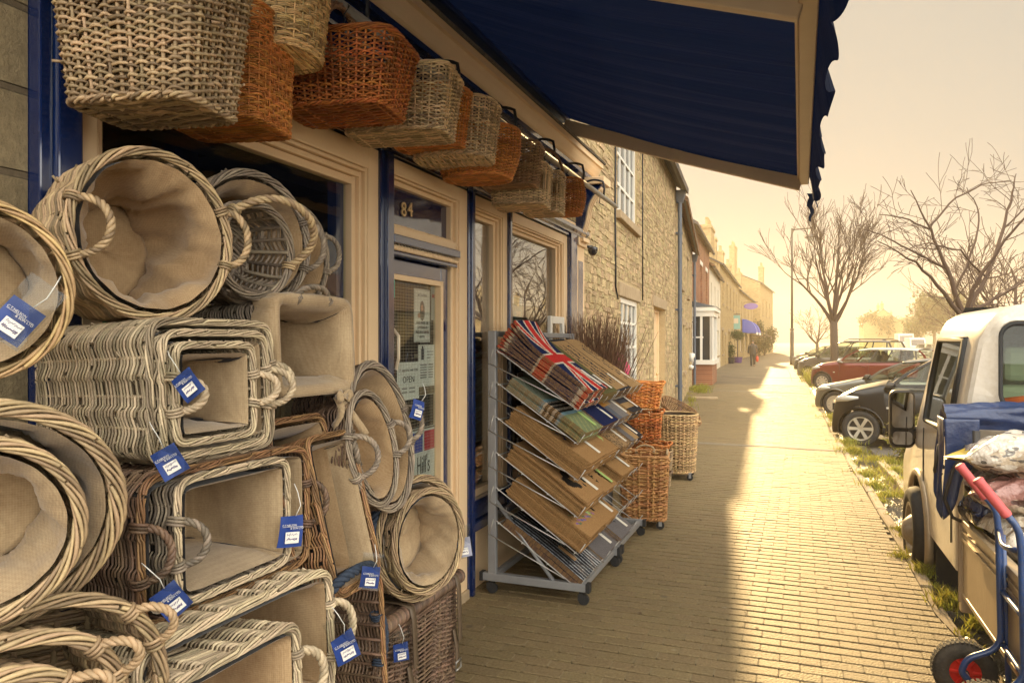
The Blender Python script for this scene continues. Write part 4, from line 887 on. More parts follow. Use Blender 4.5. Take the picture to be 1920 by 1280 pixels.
def base_weave(sh, rw=.004, axis=0, sp=None):
    mb=MB(); a,b=sh.ab(0); a-=.004;b-=.004; A,B=(a,b) if axis==0 else (b,a); sp=sp or rw*1.9; y=-B+rw
    sticks=max(3,int(2*A/.07)); i=0
    while y<B-rw:
        xm=A*max(0,1-abs(y/B)**sh.n)**(1/sh.n)
        if xm>.02:
            x=np.linspace(-xm,xm,max(6,int(xm*2/.012))); ph=(x+A)/(2*A)*sticks
            z=rw*1.1*np.cos(pi*(ph+i//2)); P=np.stack([x,np.full_like(x,y)+nrnd.normal(0,rw*.12),z],1)
            if axis: P=P[:,[1,0,2]]
            n=len(x); e1=np.tile([0,1.0,0] if not axis else [1.0,0,0],(n,1)); mb.frames(P,e1,np.tile([0,0,1.0],(n,1)),rw,5,False,True)
        y+=sp*nrnd.uniform(.93,1.07); i+=1
    for k in range(sticks+1):
        x=-A+2*A*(k+.5)/(sticks+1); ym=B*max(0,1-abs(x/A)**sh.n)**(1/sh.n)
        P=np.array([[x,-ym,0],[x,ym,0]]); P=P[:,[1,0,2]] if axis else P; mb.tube(P,rw*1.4,6)
    return mb
def lining(sh, seed=0, wr=.010, off=-.021, over=0.0, sag=0.02, K=96, hem=.0):
    rs=np.random.RandomState(seed); th=np.linspace(0,2*pi,K,endpoint=False); rows=[]
    ph=rs.uniform(0,6.28,12)
    def wob(t,v): 
        return 1.6*wr*0+wr*(1.55+np.sin(3*t+ph[0]+4*v)*.9+np.sin(5*t+ph[1]-6*v)*.7+np.sin(9*t+ph[2]+9*v)*.35+np.sin(2*t+ph[3])*.8)*(1-abs(2*v-1)**4*.75)+wr*.25*np.sin(17*t+ph[4]+13*v)+wr*1.5*((1-np.abs(np.sin(1.5*t+ph[8]+1.2*v)))**6+(1-np.abs(np.sin(1.0*t+ph[9]-1.6*v)))**9)*np.sin(pi*np.clip(v*1.05,0,1))
    if over>0:
        for d in (1.0,.6,.25): 
            P,n,T=sh.pos(th,1.0-d*over/sh.h,np.full(K,.018)+.006*np.sin(7*th+ph[5])*d+.004*np.sin(13*th)); rows.append(np.concatenate([P,(np.ones(K)*sh.z(th,1-d*over/sh.h))[:,None]],1))
        P,n,T=sh.pos(th,1.0,np.full(K,.013)); rows.append(np.concatenate([P,(np.ones(K)*sh.z(th,1)+.012)[:,None]],1))
        P,n,T=sh.pos(th,1.0,np.full(K,-.004)); rows.append(np.concatenate([P,(np.ones(K)*sh.z(th,1)+.014)[:,None]],1))
    for v in (1.0-hem,.94,.85,.74,.62,.5,.38,.27,.17,.09,.05):
        P,n,T=sh.pos(th,v,off-wob(th,v)*(1 if v<1-hem else .2)); rows.append(np.concatenate([P,(np.ones(K)*sh.z(th,v))[:,None]],1))
    a,b=sh.ab(.05); 
    for f in (.93,.8,.6,.4,.2,.02):
        P=sup(th,(a+off)*f,(b+off)*f,2+(sh.n-2)*f); zz=.035+sag*(.5+.5*np.sin(2*th+ph[6]+3*f))*f*(1-f)*2+.018*np.exp(-((th-ph[7])%6.28-3.1)**2*3)*(1-f); rows.append(np.concatenate([P,zz[:,None]],1))
    mb=MB(); V=np.array(rows)[::-1]; mb.grid(V,False,True)
    return mb
def handle_pts(sh, th0, spread, out, v=1.0, up=0.0, dv=0.0, n=24):
    """loop from the rim at th0-spread to th0+spread, standing out by `out` along the rim normal and `up` along the axis"""
    if sh.n>4: spread=math.asin(min(.97,2.1*spread)**(sh.n/2))
    p0,n0,_=sh.pos(np.array([th0-spread]),v-dv); p1,_,_=sh.pos(np.array([th0+spread]),v-dv); nn=sh.pos(np.array([th0]),v)[1][0]; z=float(np.ravel(sh.z(th0,v-dv))[0])
    P=[]
    for t in np.linspace(0,pi,n):
        m=(1-cos(t))/2; P.append([p0[0][0]*(1-m)+p1[0][0]*m+nn[0]*out*sin(t)**.8, p0[0][1]*(1-m)+p1[0][1]*m+nn[1]*out*sin(t)**.8, z+up*sin(t)**.8])
    return np.array(P)
def axis_frame(center, nyaw, pitch=0, roll=0, h=0):
    """frame whose z (the opening's direction) points at nyaw degrees from +X towards +Y, tipped up by pitch; local y is up"""
    z=Vector((cos(R(nyaw))*cos(R(pitch)),sin(R(nyaw))*cos(R(pitch)),sin(R(pitch)))); up=Vector((0,0,1)); x=up.cross(z).normalized(); y=z.cross(x)
    M=Matrix((x,y,z)).transposed().to_4x4() @ Matrix.Rotation(R(roll),4,'Z'); M.translation=Vector(center)-z*h; return M
PILE="burlap lined baskets piled on their sides at the window"
def basket(name, label, sh, M, wm, group=None, cat="basket", rw=.0035, slew=1, rim=(5,.008,.0055), lin=None, handles=(), base=None, S=None, hmat=None, rim_m=None, lin_over=0, wr=.010, bands=(), seed=1, gap=2.12, amp=1.0, open_rows=None, q=3, hr=.009, rand=None, inner_dark=False, foot=True, hstr=3):
    root=thing(name,label,cat,mat=M,group=group)
    rand=(group==PILE or (group or '').startswith('limewashed')) if rand is None else rand; weave(sh,S,rw,gap if not rand else 3.0,q,slew,amp,open_rows=open_rows,rand=rand).build("weave",wm,root,True)
    rb=border(sh,1.0,rim[0]+1,rim[1]*.92,rim[2]*.66,*(tuple(q*.85 for q in rim[3:]) or (.27,))); rb.build("rim",rim_m or wm,root,True)
    if foot: border(sh,.0,3,rw*1.5,rw*1.15,.08).build("foot_border",wm,root,True)
    for v in bands: border(sh,v,3,rw*1.2,rw*1.2,.07,off=rw).build("wale_band",wm,root,True)
    if base is not None: base_weave(sh,base[0],base[1]).build("base",wm,root,True)
    if lin is not None: lining(sh,seed,wr,over=lin_over).build("lining",lin,root,True)
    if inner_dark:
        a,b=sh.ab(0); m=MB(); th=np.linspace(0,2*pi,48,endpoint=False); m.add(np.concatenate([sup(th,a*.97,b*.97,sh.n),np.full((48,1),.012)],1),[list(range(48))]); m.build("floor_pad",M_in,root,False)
    for hd in handles:
        P=handle_pts(sh,*hd); t=twist(P,hr,hstr,hr*5.2)
        for e in (P[0],P[-1]):   # lashing where the handle meets the rim
            nn=np.array([e[0],e[1],0]); nn/=np.linalg.norm(nn)+1e-9; tt=np.cross(nn,[0,0,1.0])
            for j in range(3):
                a=np.linspace(0,2*pi,14,endpoint=False); t.tube(e+np.outer(np.cos(a),nn)*.016+np.outer(np.sin(a),[0,0,1.0])*.02+tt*(j-1)*.008,.0038,5,True)
        t.build("handle",hmat or wm,root,True)
    return root

def on_rim(px,py,X): return on_x(px,py,X)
# ---------------- the pile against the left window: baskets lie on their sides, mouths to the street
def tub(rx,ry,h,taper=.86,n=2.0,bulge=.0): return Shape(rx*taper,ry*taper,rx,ry,h,n,bulge)
def box_on(px_l,px_r,zt,zb,X,depth,taper=.93,n=9.0):
    yl=on_x(px_l,640,X).y; yr=on_x(px_r,640,X).y; c=Vector((X,(yl+yr)/2,(zt+zb)/2)); return Shape((yr-yl)/2*taper,(zt-zb)/2*taper,(yr-yl)/2,(zt-zb)/2,depth,n), c
PILE="burlap lined baskets piled on their sides at the window"
# big round one, upper left
c=on_x(291,440,-1.55); basket("log_basket","large round willow basket lined with creased hessian, topmost left of the pile",tub(.205,.215,.36,.80,2,.02),axis_frame(c,-17,3,0,.36),W_grey,PILE,rw=.0042,lin=M_hess2,handles=((pi,.33,-.055,.985,.075),(0.05,.36,.06,.985,.03)),wr=.020,seed=5,rim=(5,.010,.0065))
# round one behind it with a small basket inside
c=on_x(478,447,-1.60); basket("log_basket","round hessian lined willow basket behind the largest round one, holding a smaller basket",tub(.22,.205,.34,.82),axis_frame(c,-10,2,0,.34),W_ash,PILE,rw=.0042,lin=M_hess2,handles=((0,.4,.05,.985,.05),),seed=8,rim=(5,.010,.0065),wr=.012)
c=on_x(455,470,-1.58); basket("loop_handled_basket","small grey willow basket with a tall twisted loop handle inside the round basket",tub(.14,.135,.16,.75,2,.01),axis_frame(c,-8,-4,-32,.10),W_ash,PILE,rw=.0055,handles=((pi/2,1.25,.10,.98,.12),),hr=.0105,rim=(5,.010,.006),inner_dark=False,base=(.0055,0),hmat=W_grey)
c=on_x(556,480,-1.72); basket("log_basket","round basket almost hidden behind the one with the small basket, its twisted handle showing",tub(.19,.185,.26,.85),axis_frame(c,0,0,0,.26),W_ash,PILE,rw=.0042,lin=M_hess2,handles=((.15,.38,.075,.985,.02),),seed=9)
# left edge
c=on_x(-52,541,-1.50); basket("shallow_basket","round hessian lined basket at the left edge with a blue price tag",tub(.165,.172,.22,.85),axis_frame(c,-30,0,0,.22),W_tan,PILE,rw=.004,lin=M_hess,seed=12,rim=(4,.008,.006),wr=.008)
c=on_x(-30,968,-1.43); basket("oval_basket","large oval willow basket at the left edge with a hessian lined basket nested in it",tub(.225,.205,.30,.86),axis_frame(c,-33,-2,0,.30),W_grey,PILE,rw=.0042,lin=M_hess,seed=13,rim=(7,.015,.0068,0.34))
c=on_x(-58,1000,-1.37); basket("oval_basket","smaller oval hessian lined basket nested inside the large oval one at the left edge",tub(.172,.162,.24,.88),axis_frame(c,-33,-2,0,.24),W_grey,PILE,rw=.0042,lin=M_hess,seed=14,rim=(6,.011,.006,0.29))
# bottom left nest, unlined
for i,(px,py,rx,ry,X,lab,hx) in enumerate(((62,1345,.225,.205,-1.33,"outermost of three unlined oval willow baskets nested at the bottom left corner",1),(22,1392,.175,.17,-1.27,"middle one of the three unlined oval baskets nested at the bottom left corner",1),(-8,1432,.135,.135,-1.22,"innermost of the three unlined oval baskets nested at the bottom left corner",1))):
    c=on_x(px,py,X); basket("nested_oval_basket",lab,tub(rx,ry,.30-.05*i,.82,2.4),axis_frame(c,-28,6,0,.30-.05*i),W_grey,"unlined oval baskets nested bottom left",rw=.0044,handles=((.55,.22,.05,.985,.05),),rim=(6,.012,.0068,0.32),base=(.005,0),hr=.008,seed=20+i)
# row A: limewashed nest of three, z 1.35-1.70
for i,(pl,pr,zt,zb,X,dp,lab) in enumerate(((283,506,1.70,1.355,-1.425,.40,"outermost of three limewashed box baskets nested one inside another, tagged"),(307,497,1.672,1.372,-1.40,.36,"middle one of the three limewashed box baskets nested together"),(331,474,1.642,1.405,-1.375,.33,"innermost limewashed box basket of its nest, lined in hessian"))):
    sh,c=box_on(pl,pr,zt,zb,X,dp); hs=((pi,.16,-.045,.985,.05),(0,.16,.055,.985,.04))
    basket("box_basket",lab,sh,axis_frame(c,-1,1.5,0,dp),W_white,"limewashed box baskets in a nest",rw=.0038,lin=M_hess,handles=hs[1:] if i==0 else (hs if i==2 else ((0,.16,.06,.985,.05),)),seed=30+i,rim=(5,.008,.0048,0.27),wr=.008,hr=.009)
# draped box above right
sh,c=box_on(522,650,1.785,1.49,-1.46,.36); r_=basket("draped_basket","box basket with hessian folded over its rim and tied in a bow",sh,axis_frame(c,-3,3,0,.36),W_ash,PILE,rw=.0038,lin=M_hess,seed=41,lin_over=.075,wr=.010,handles=((pi/2,.2,.04,.98,.02),))
b=MB(); a_,b_=sh.p[2],sh.p[3]
def ribbon(pts,wd,tw=0.0):
    P=np.array(pts); n=len(P); T=np.gradient(P,axis=0); T/=np.linalg.norm(T,axis=1,keepdims=True); N=np.cross(T,[0,0,1.0]); N/=np.linalg.norm(N,axis=1,keepdims=True)+1e-9
    B=np.cross(T,N); a=np.linspace(tw,tw+.9,n)[:,None]; D=N*np.cos(a)+B*np.sin(a); return np.stack([P-D*wd/2,P+D*wd/2+0*P],1)
kx,ky,kz=a_*.55,-b_*1.03,.36
b.grid(ribbon([(kx+.02*t,ky-.02-.13*t**1.2,kz-.0+.10*t) for t in np.linspace(0,1,9)],.024,.3)); b.grid(ribbon([(kx-.03*t,ky-.02-.10*t,kz+.03*sin(t*3)) for t in np.linspace(0,1,9)],.024,.9))
for sg in (-1,1): b.grid(ribbon([(kx+sg*.03*sin(t)*.9,ky-.02+.015*sin(2*t),kz+.025+.012*sin(t)) for t in np.linspace(0,pi,12)],.022,.2))
b.tube([(kx-.02,ky-.02,kz+.02),(kx+.02,ky-.02,kz+.025)],.012,8)
b.build("bow",M_hess,r_,True).modifiers.new("solid",'SOLIDIFY').thickness=.003
# row B: brown box with grey box nested, z 1.0-1.34
for i,(pl,pr,zt,zb,X,dp,wm,lab) in enumerate(((268,573,1.342,1.0,-1.37,.44,W_brown,"brown box basket in the middle of the pile, a grey one nested in it"),(336,538,1.325,1.035,-1.345,.37,W_ash,"grey hessian lined box basket nested inside the brown one, with a loop handle"))):
    sh,c=box_on(pl,pr,zt,zb,X,dp); basket("box_basket",lab,sh,axis_frame(c,-1,1,0,dp),(W_dark,W_ash)[i],PILE,rw=.0038,lin=M_hess,handles=((pi,.17,-.045,.985,.05),)+(((0,.17,.05,.985,.04),) if i==0 else ()),seed=50+i,rim=(5,.008,.0048,0.27),wr=.006,hr=.0085,rim_m=(W_brown,W_white)[i])
# row C: big box, one nested
sh,c=box_on(262,617,1.005,.645,-1.26,.42); basket("box_basket","wide pale box basket low in the pile with a lined one nested inside",sh,axis_frame(c,-1,2,0,.42),W_white,PILE,rw=.0042,lin=M_hess2,handles=((0,.2,.075,.985,.03),),seed=60,rim=(6,.010,.0056,0.32),hr=.0105)
sh,c=box_on(235,556,.948,.645,-1.185,.36); basket("box_basket","pale hessian lined box basket nested inside the wide low one, twisted loop handle",sh,axis_frame(c,-1,2,0,.36),W_white,PILE,rw=.0042,lin=M_hess2,handles=((0,.22,.075,.985,.03),),seed=61,rim=(6,.010,.0056,0.32),hr=.0105)
# tall brown pair leaning back
sh=Shape(.13,.235,.145,.255,.34,9); c=(Vector(on_x(627,955,-1.36))); basket("tall_basket","tall brown box basket leaning back right of the pile, outer one of a pair",Shape(.135,.245,.15,.262,.36,9),axis_frame(c+Vector((-.055,-.035,.03)),2,14,0,.36),W_brown,PILE,rw=.0036,lin=M_hess2,seed=70,rim=(5,.008,.0045,0.32),wr=.006)
basket("tall_basket","tall brown box basket nested inside the leaning one, lined in smooth hessian",Shape(.115,.222,.128,.238,.30,9),axis_frame(c+Vector((.03,.01,.0)),2,14,0,.30),W_brown,PILE,rw=.0036,lin=M_hess,seed=71,rim=(5,.008,.0045,0.32),wr=.006)
b=MB(); pts=[(-.20,-.15+.04*sin(k*.6)*0+.02*k,.30-.01*abs(k-5)) for k in range(11)]
# dark oval pair by the door
c=on_x(716,817,-1.40); basket("oval_basket","dark rimmed oval basket in front of the shop door, outer one of a pair",tub(.185,.262,.26,.88),axis_frame(c,-2,9,7,.26),W_dark,PILE,rw=.0042,lin=M_hess2,handles=((0.0,.25,.085,.985,.02),(pi,.2,.05,.985,.05)),seed=80,rim=(6,.012,.0065,0.42),wr=.008,rim_m=W_ash,hmat=W_ash,hr=.0095)
c=on_x(700,840,-1.365); basket("oval_basket","smaller oval basket nested in the dark rimmed one, two loop handles",tub(.135,.195,.2,.9),axis_frame(c,-2,9,7,.2),W_dark,PILE,rw=.0042,lin=M_hess2,handles=((0.0,.3,.075,.985,.03),(pi,.36,-.05,.985,.07)),seed=81,rim=(5,.009,.0055,0.42),wr=.006,rim_m=W_ash,hmat=W_ash,hr=.009)
# dark unlined box under the tall pair
sh,c=box_on(606,718,.905,.45,-1.27,.40); basket("box_basket","dark unlined box basket with blue rope handles between the pale boxes and the hamper",sh,axis_frame(c,0,3,0,.40),W_dark,PILE,rw=.0042,seed=82,rim=(5,.008,.005,0.27),rim_m=W_brown,hmat=W_rope,handles=((pi/2,.35,.05,.98,.03),(0,.16,.04,.95,.0)),hr=.014,base=(.0045,0))
# lower supports out of the photograph's reach: plain plank bench carrying the left stacks
b=MB(); b.span(-1.95,-1.42,.62,1.80,.60,.64)
for x in (-1.9,-1.5):
    for y in (.68,1.74): b.span(x-.03,x+.03,y-.03,y+.03,0,.60)
b.span(-1.92,-1.48,.68,1.74,.2,.22); tag(b.build("display_bench",mat("bench_timber",(.25,.17,.09),.8,noise=(4,.6,(.16,.1,.05)),stretch=(8,1,8)),None,False,bevel=.004),"low plank bench under the basket pile","bench")

# ---------------- closed hamper and the round pair on it
HX0,HX1,HY0,HY1,HZ=-1.80,-1.375,2.30,2.93,.60
hm=thing("lidded_hamper","dark wicker hamper with leather straps standing on the pavement by the door","hamper",((HX0+HX1)/2,(HY0+HY1)/2,0))
hs=Shape((HX1-HX0)/2*.96,(HY1-HY0)/2*.97,(HX1-HX0)/2,(HY1-HY0)/2,HZ,11)
weave(hs,None,.0046,1.9,3,1).build("weave",W_dark,hm,True); border(hs,1.0,4,.007,.005).build("rim",W_dark,hm,True); border(hs,.45,3,.006,.0055,.07,off=.006).build("wale_band",W_dark,hm,True); border(hs,0,3,.008,.006).build("foot_border",W_dark,hm,True)
ls=Shape((HX1-HX0)/2+.012,(HY1-HY0)/2+.012,(HX1-HX0)/2+.012,(HY1-HY0)/2+.012,.05,11)
lid=MB()
for kx in range(-24,25): 
    x=kx/24*(HX1-HX0)/2; lid.tube([(x,-(HY1-HY0)/2,HZ+.045+.003*sin(kx)),(x,(HY1-HY0)/2,HZ+.045+.003*sin(kx*2))],.0072,6)
lo=lid.build("lid",W_dark,hm,True); tb=MB()
for z,yo in ((HZ+.03,0),(HZ+.052,-.004)):
    n=110; yy=np.linspace(-(HY1-HY0)/2-.01,(HY1-HY0)/2+.01,n)
for k in range(52):
    y=-(HY1-HY0)/2+(HY1-HY0)*k/51; a=np.linspace(0,2*pi,12,endpoint=False); rr=.024; tb.tube([((HX1-HX0)/2+rr*cos(t),y+.004*sin(t),HZ+.038+rr*sin(t)) for t in a],.0058,5,True)
for k in range(36):
    x=-(HX1-HX0)/2+(HX1-HX0)*k/35; a=np.linspace(0,2*pi,12,endpoint=False); rr=.024; tb.tube([(x+.004*sin(t),-(HY1-HY0)/2+rr*cos(t),HZ+.038+rr*sin(t)) for t in a],.0058,5,True)
tb.tube([((HX1-HX0)/2,-(HY1-HY0)/2,HZ+.038),((HX1-HX0)/2,(HY1-HY0)/2,HZ+.038)],.018,8); tb.build("lid_roll",W_dark,lo,True)
def strap(pts,wd,axis=1,th_=.004):
    P=np.array(pts); o=np.zeros(3); o[axis]=wd/2; T=np.gradient(P,axis=0); T/=np.linalg.norm(T,axis=1,keepdims=True); nrm=np.cross(T,o/np.linalg.norm(o))
    V=np.stack([P-o,P+o,P+o+nrm*th_,P-o+nrm*th_],1); m=MB(); m.grid(V,False,True); return m
xf=(HX1-HX0)/2
for y,ln in ((-.155,.17),(.235,.21)):
    s=strap([(xf-.16,y,HZ+.068),(xf-.02,y,HZ+.07),(xf+.024,y,HZ+.058),(xf+.034,y,HZ+.02),(xf+.032,y+.01,HZ-.05),(xf+.03,y+.025,HZ-ln)],.034); s.build("leather_strap",M_leather,hm,True)
    s=strap([(xf+.012,y,HZ-.16),(xf+.026,y,HZ-.23),(xf+.028,y,HZ-.30)],.03); so=s.build("leather_strap",M_leather,hm,True)
    m=MB(); m.tube([(xf+.034,y-.024,HZ-.29),(xf+.034,y+.024,HZ-.29),(xf+.034,y+.024,HZ-.325),(xf+.034,y-.024,HZ-.325)],.004,6,True); m.build("buckle",M_wire,so,True)
c=on_x(774,1012,-1.36)
basket("log_basket","round hessian lined basket lying on the hamper, the one nested inside",tub(.165,.185,.22,.9),axis_frame(c+Vector((.06,.02,0)),-22,5,-12,.22),W_grey,PILE,rw=.0042,lin=M_hess,seed=90,rim=(6,.011,.0058,0.29),wr=.012)
basket("log_basket","round willow basket lying on the hamper with dark rope handles, outer of the pair",tub(.195,.222,.28,.9),axis_frame(c+Vector((.015,.03,.005)),-22,5,-12,.28),W_grey,PILE,rw=.0042,lin=M_hess2,seed=91,rim=(6,.012,.006,0.29),hmat=W_rope,handles=((pi*.9,.3,.035,.94,.0),(.1,.28,.03,.94,.0)),hr=.014)

# ---------------- hanging row
def hang(name,label,px,py,sh,yaw,wm,X=-1.70,z=None,base=(.0042,0),hook=True,tilt=0,**k):
    """px,py: centre of the base in the photograph; hangs from the rail"""
    p=on_x(px,py,X); M=Matrix.Translation(p)@Matrix.Rotation(R(yaw),4,'Z')@Matrix.Rotation(R(tilt),4,'X')
    r=basket(name,label,sh,M,wm,"baskets hanging from the rail over the window",base=base,**k)
    top=p.z+sh.h; 
    if hook:
        m=MB(); Q=[(0,0,0)]; pts=[(p.x,p.y-.01,top-.03),(p.x+.01,p.y,top+.03),((p.x+XR)/2,p.y,max(top+.06,(top+ZR)/2)),(XR,p.y,ZR-.03),(XR+.024,p.y,ZR),(XR,p.y,ZR+.024),(XR-.02,p.y,ZR+.01)]
        o=m.tube(pts,.0035,5).build("hook",M_black,r,True); o.matrix_parent_inverse=M.inverted()
    return r
hang("hanging_basket","biggest hanging basket, grey tan and square, at the top left",291,210,Shape(.178,.130,.222,.174,.44,7),11,W_hgrey,X=-1.66,rw=.0050,gap=1.88,base=(.0056,0),rim=(5,.011,.007))
hang("hanging_basket","pale oval hanging basket woven in wide bands, beside the biggest one",522,110,Shape(.14,.15,.18,.19,.36,2.4),10,W_pale,rw=.0026,slew=4,base=(.0034,1),rim=(5,.008,.005),bands=(.04,))
hang("hanging_basket","orange square hanging basket in checked weave, half hidden behind the two at left",430,243,Shape(.17,.145,.18,.155,.36,7),14,W_orange,X=-1.80,rw=.0026,slew=3,base=(.0036,0),rim=(5,.007,.0045))
r_=hang("hanging_basket","large russet brown hanging basket with a thick wrapped hoop handle",645,215,Shape(.215,.155,.262,.20,.26,6),10,W_russet,rw=.0044,base=(.0046,0),rim=(6,.012,.0062),q=3)
def hoop(r,sh,hh,rad=.014,m=None,across='y',wrap=True):
    b=MB(); e=sh.p[3] if across=='y' else sh.p[2]; P=[((0,e*cos(t)*1.0,sh.h-.03+hh*sin(t)) if across=='y' else (e*cos(t),0,sh.h-.03+hh*sin(t))) for t in np.linspace(0,pi,40)]
    if wrap:
        b.tube(P,rad*.9,8); d=np.array(P); 
        t=np.linspace(0,39,260); C=np.stack([np.interp(t,np.arange(40),d[:,i]) for i in range(3)],1); T=np.gradient(C,axis=0); T/=np.linalg.norm(T,axis=1,keepdims=True); N=np.cross(T,[1.0,0,0] if across=='y' else [0,1.0,0]); B=np.cross(T,N); a=np.arange(260)*1.5
        b.tube(C+N*(rad*np.cos(a))[:,None]+B*(rad*np.sin(a))[:,None],.0035,5)
    else: twist(P,rad,3,.06,mb=b)
    return b.build("hoop_handle",m or W_russet,r,True)
hoop(r_,Shape(.215,.155,.262,.20,.26,6),.19,.015,wicker("wrapped_cane",(.36,.22,.13),(.24,.13,.07)))
hang("hanging_basket","grey tan rectangular hanging basket just past the russet one",752,257,Shape(.225,.14,.26,.175,.27,7),12,W_hang,rw=.004,base=(.0042,0),rim=(5,.009,.0055),handles=())
hang("hanging_basket","orange oval hanging basket tucked behind the grey tan rectangular one",806,277,Shape(.17,.14,.21,.18,.26,2.4),5,W_orange,X=-1.73,rw=.0036,base=(.004,0))
hang("hanging_basket","rounded pale grey hanging basket in front of the orange oval one",852,302,Shape(.20,.17,.235,.205,.28,3),8,W_hang,rw=.004,base=(.0042,1),rim=(4,.007,.005))
s_=Shape(.19,.16,.235,.20,.26,2.3,.02); r_=hang("hanging_basket","bright orange round hanging basket with a dark hoop handle",896,336,s_,8,W_orange,rw=.0038,base=(.004,0)); hoop(r_,s_,.2,.011,W_dark)
s_=Shape(.165,.14,.195,.165,.25,6); r_=hang("hanging_basket","dark brown square hanging basket right of the bright orange round one",958,352,s_,10,W_mid,rw=.0042,base=(.0044,0)); hoop(r_,s_,.14,.012,W_brown)
s_=Shape(.17,.15,.185,.165,.25,7); hang("hanging_basket","open-sided grey bottle basket hanging below the dark brown one",978,388,s_,8,W_hang,rw=.004,base=(.0044,0),open_rows=((.35,.75),))
s_=Shape(.13,.13,.14,.14,.27,6); r_=hang("hanging_basket","narrow brown open basket with a pointed handle, second from the far end",1020,401,s_,8,W_hang,rw=.0042,base=(.0044,0),open_rows=((.42,.68),)); hoop(r_,s_,.22,.010,W_brown,'x')
hang("hanging_basket","small orange round basket at the far end of the hanging row",1062,402,Shape(.115,.115,.125,.125,.26,2.2,.025),0,W_orange,rw=.0042,base=(.0044,0))

# ---------------- floor baskets past the mat rack
def castors(root, pts, r=.035):
    for (x,y) in pts:
        b=MB(); b.lathe([(0,-.012),(r,-.012),(r*1.02,0),(r,.012),(0,.012)],14,Matrix.Rotation(R(90),3,'X'),(x,y,r)); o=b.build("castor",M_rubber,root,True,angle=40)
        c=MB(); c.span(x-.014,x+.014,y-.018,y-.0145,r*.8,r*2+.012); c.span(x-.014,x+.014,y+.0145,y+.018,r*.8,r*2+.012); c.span(x-.02,x+.02,y-.022,y+.022,r*2+.012,r*2+.02); c.build("fork",M_grey_metal,o,False)
def upright(name,label,px,py,Z,sh,yaw,wm,zb=0.0,cast=False,tilt=(0,0),**k):
    p=on_depth(px,py,Z); p=Vector((p.x,p.y,zb+(.09 if cast else 0)))
    M=Matrix.Translation(p)@Matrix.Rotation(R(yaw),4,'Z')@Matrix.Rotation(R(tilt[0]),4,'X')@Matrix.Rotation(R(tilt[1]),4,'Y')
    r=basket(name,label,sh,M,wm,"baskets standing on the pavement past the mat rack",**k)
    if cast:
        a,b=sh.p[0]*.8,sh.p[1]*.8; castors(r,[(a,-b),(a,b),(-a,-b),(-a,b)])
        for o in r.children:
            if o.name.startswith("castor"): o.location.z=-.09
    return r
upright("wheeled_basket","square orange wicker basket on castors beside the end of the mat rack",1208,960,6.75,Shape(.18,.19,.205,.215,.55,9),9,W_buff,0,True,rw=.0092,gap=1.85,S=26,base=(.005,0),handles=((pi/2,.2,.0,.97,.06),(0,.25,.0,.97,.05)),hmat=W_grey,rim=(5,.010,.007))
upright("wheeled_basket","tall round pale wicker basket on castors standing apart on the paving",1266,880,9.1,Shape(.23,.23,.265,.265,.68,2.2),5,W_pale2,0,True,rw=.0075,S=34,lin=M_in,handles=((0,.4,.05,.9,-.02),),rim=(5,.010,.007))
upright("slanted_basket","upturned tapering wicker basket resting against the wall beyond the round wheeled one",1252,790,11.3,Shape(.20,.20,.31,.31,.42,3.2),15,W_brown,.28,False,(20,28),rw=.0055,base=(.005,0),handles=((pi,.3,.06,.95,.02),))
upright("slanted_basket","grey willow basket tilted towards the street behind the rack",1224,800,9.2,Shape(.17,.17,.25,.25,.36,3),5,W_grey,.42,False,(0,40),rw=.005,base=(.005,0),handles=((0,.3,.06,.95,.02),))
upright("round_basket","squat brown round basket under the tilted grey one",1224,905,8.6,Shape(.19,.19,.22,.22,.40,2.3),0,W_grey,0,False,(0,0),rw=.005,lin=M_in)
for i,(px,Z,zb,lab,wm) in enumerate(((1222,7.9,.0,"lowest of the stacked russet baskets behind the mat rack",W_dark),(1216,7.85,.34,"second russet basket up in the stack behind the mat rack, a blue label in it",W_russet),(1207,7.8,.66,"third basket up in the russet stack behind the mat rack",W_russet),(1202,7.8,.98,"topmost small basket of the russet stack behind the mat rack",W_orange))):
    upright("stacked_basket",lab,px,640,Z,Shape(.15,.17,.18,.2,.25,5),5+i*7,wm,zb,False,(0,7*(i%2)-3),rw=.0075,S=24,base=(.0046,0),handles=((0,.3,.05,.96,.03),))
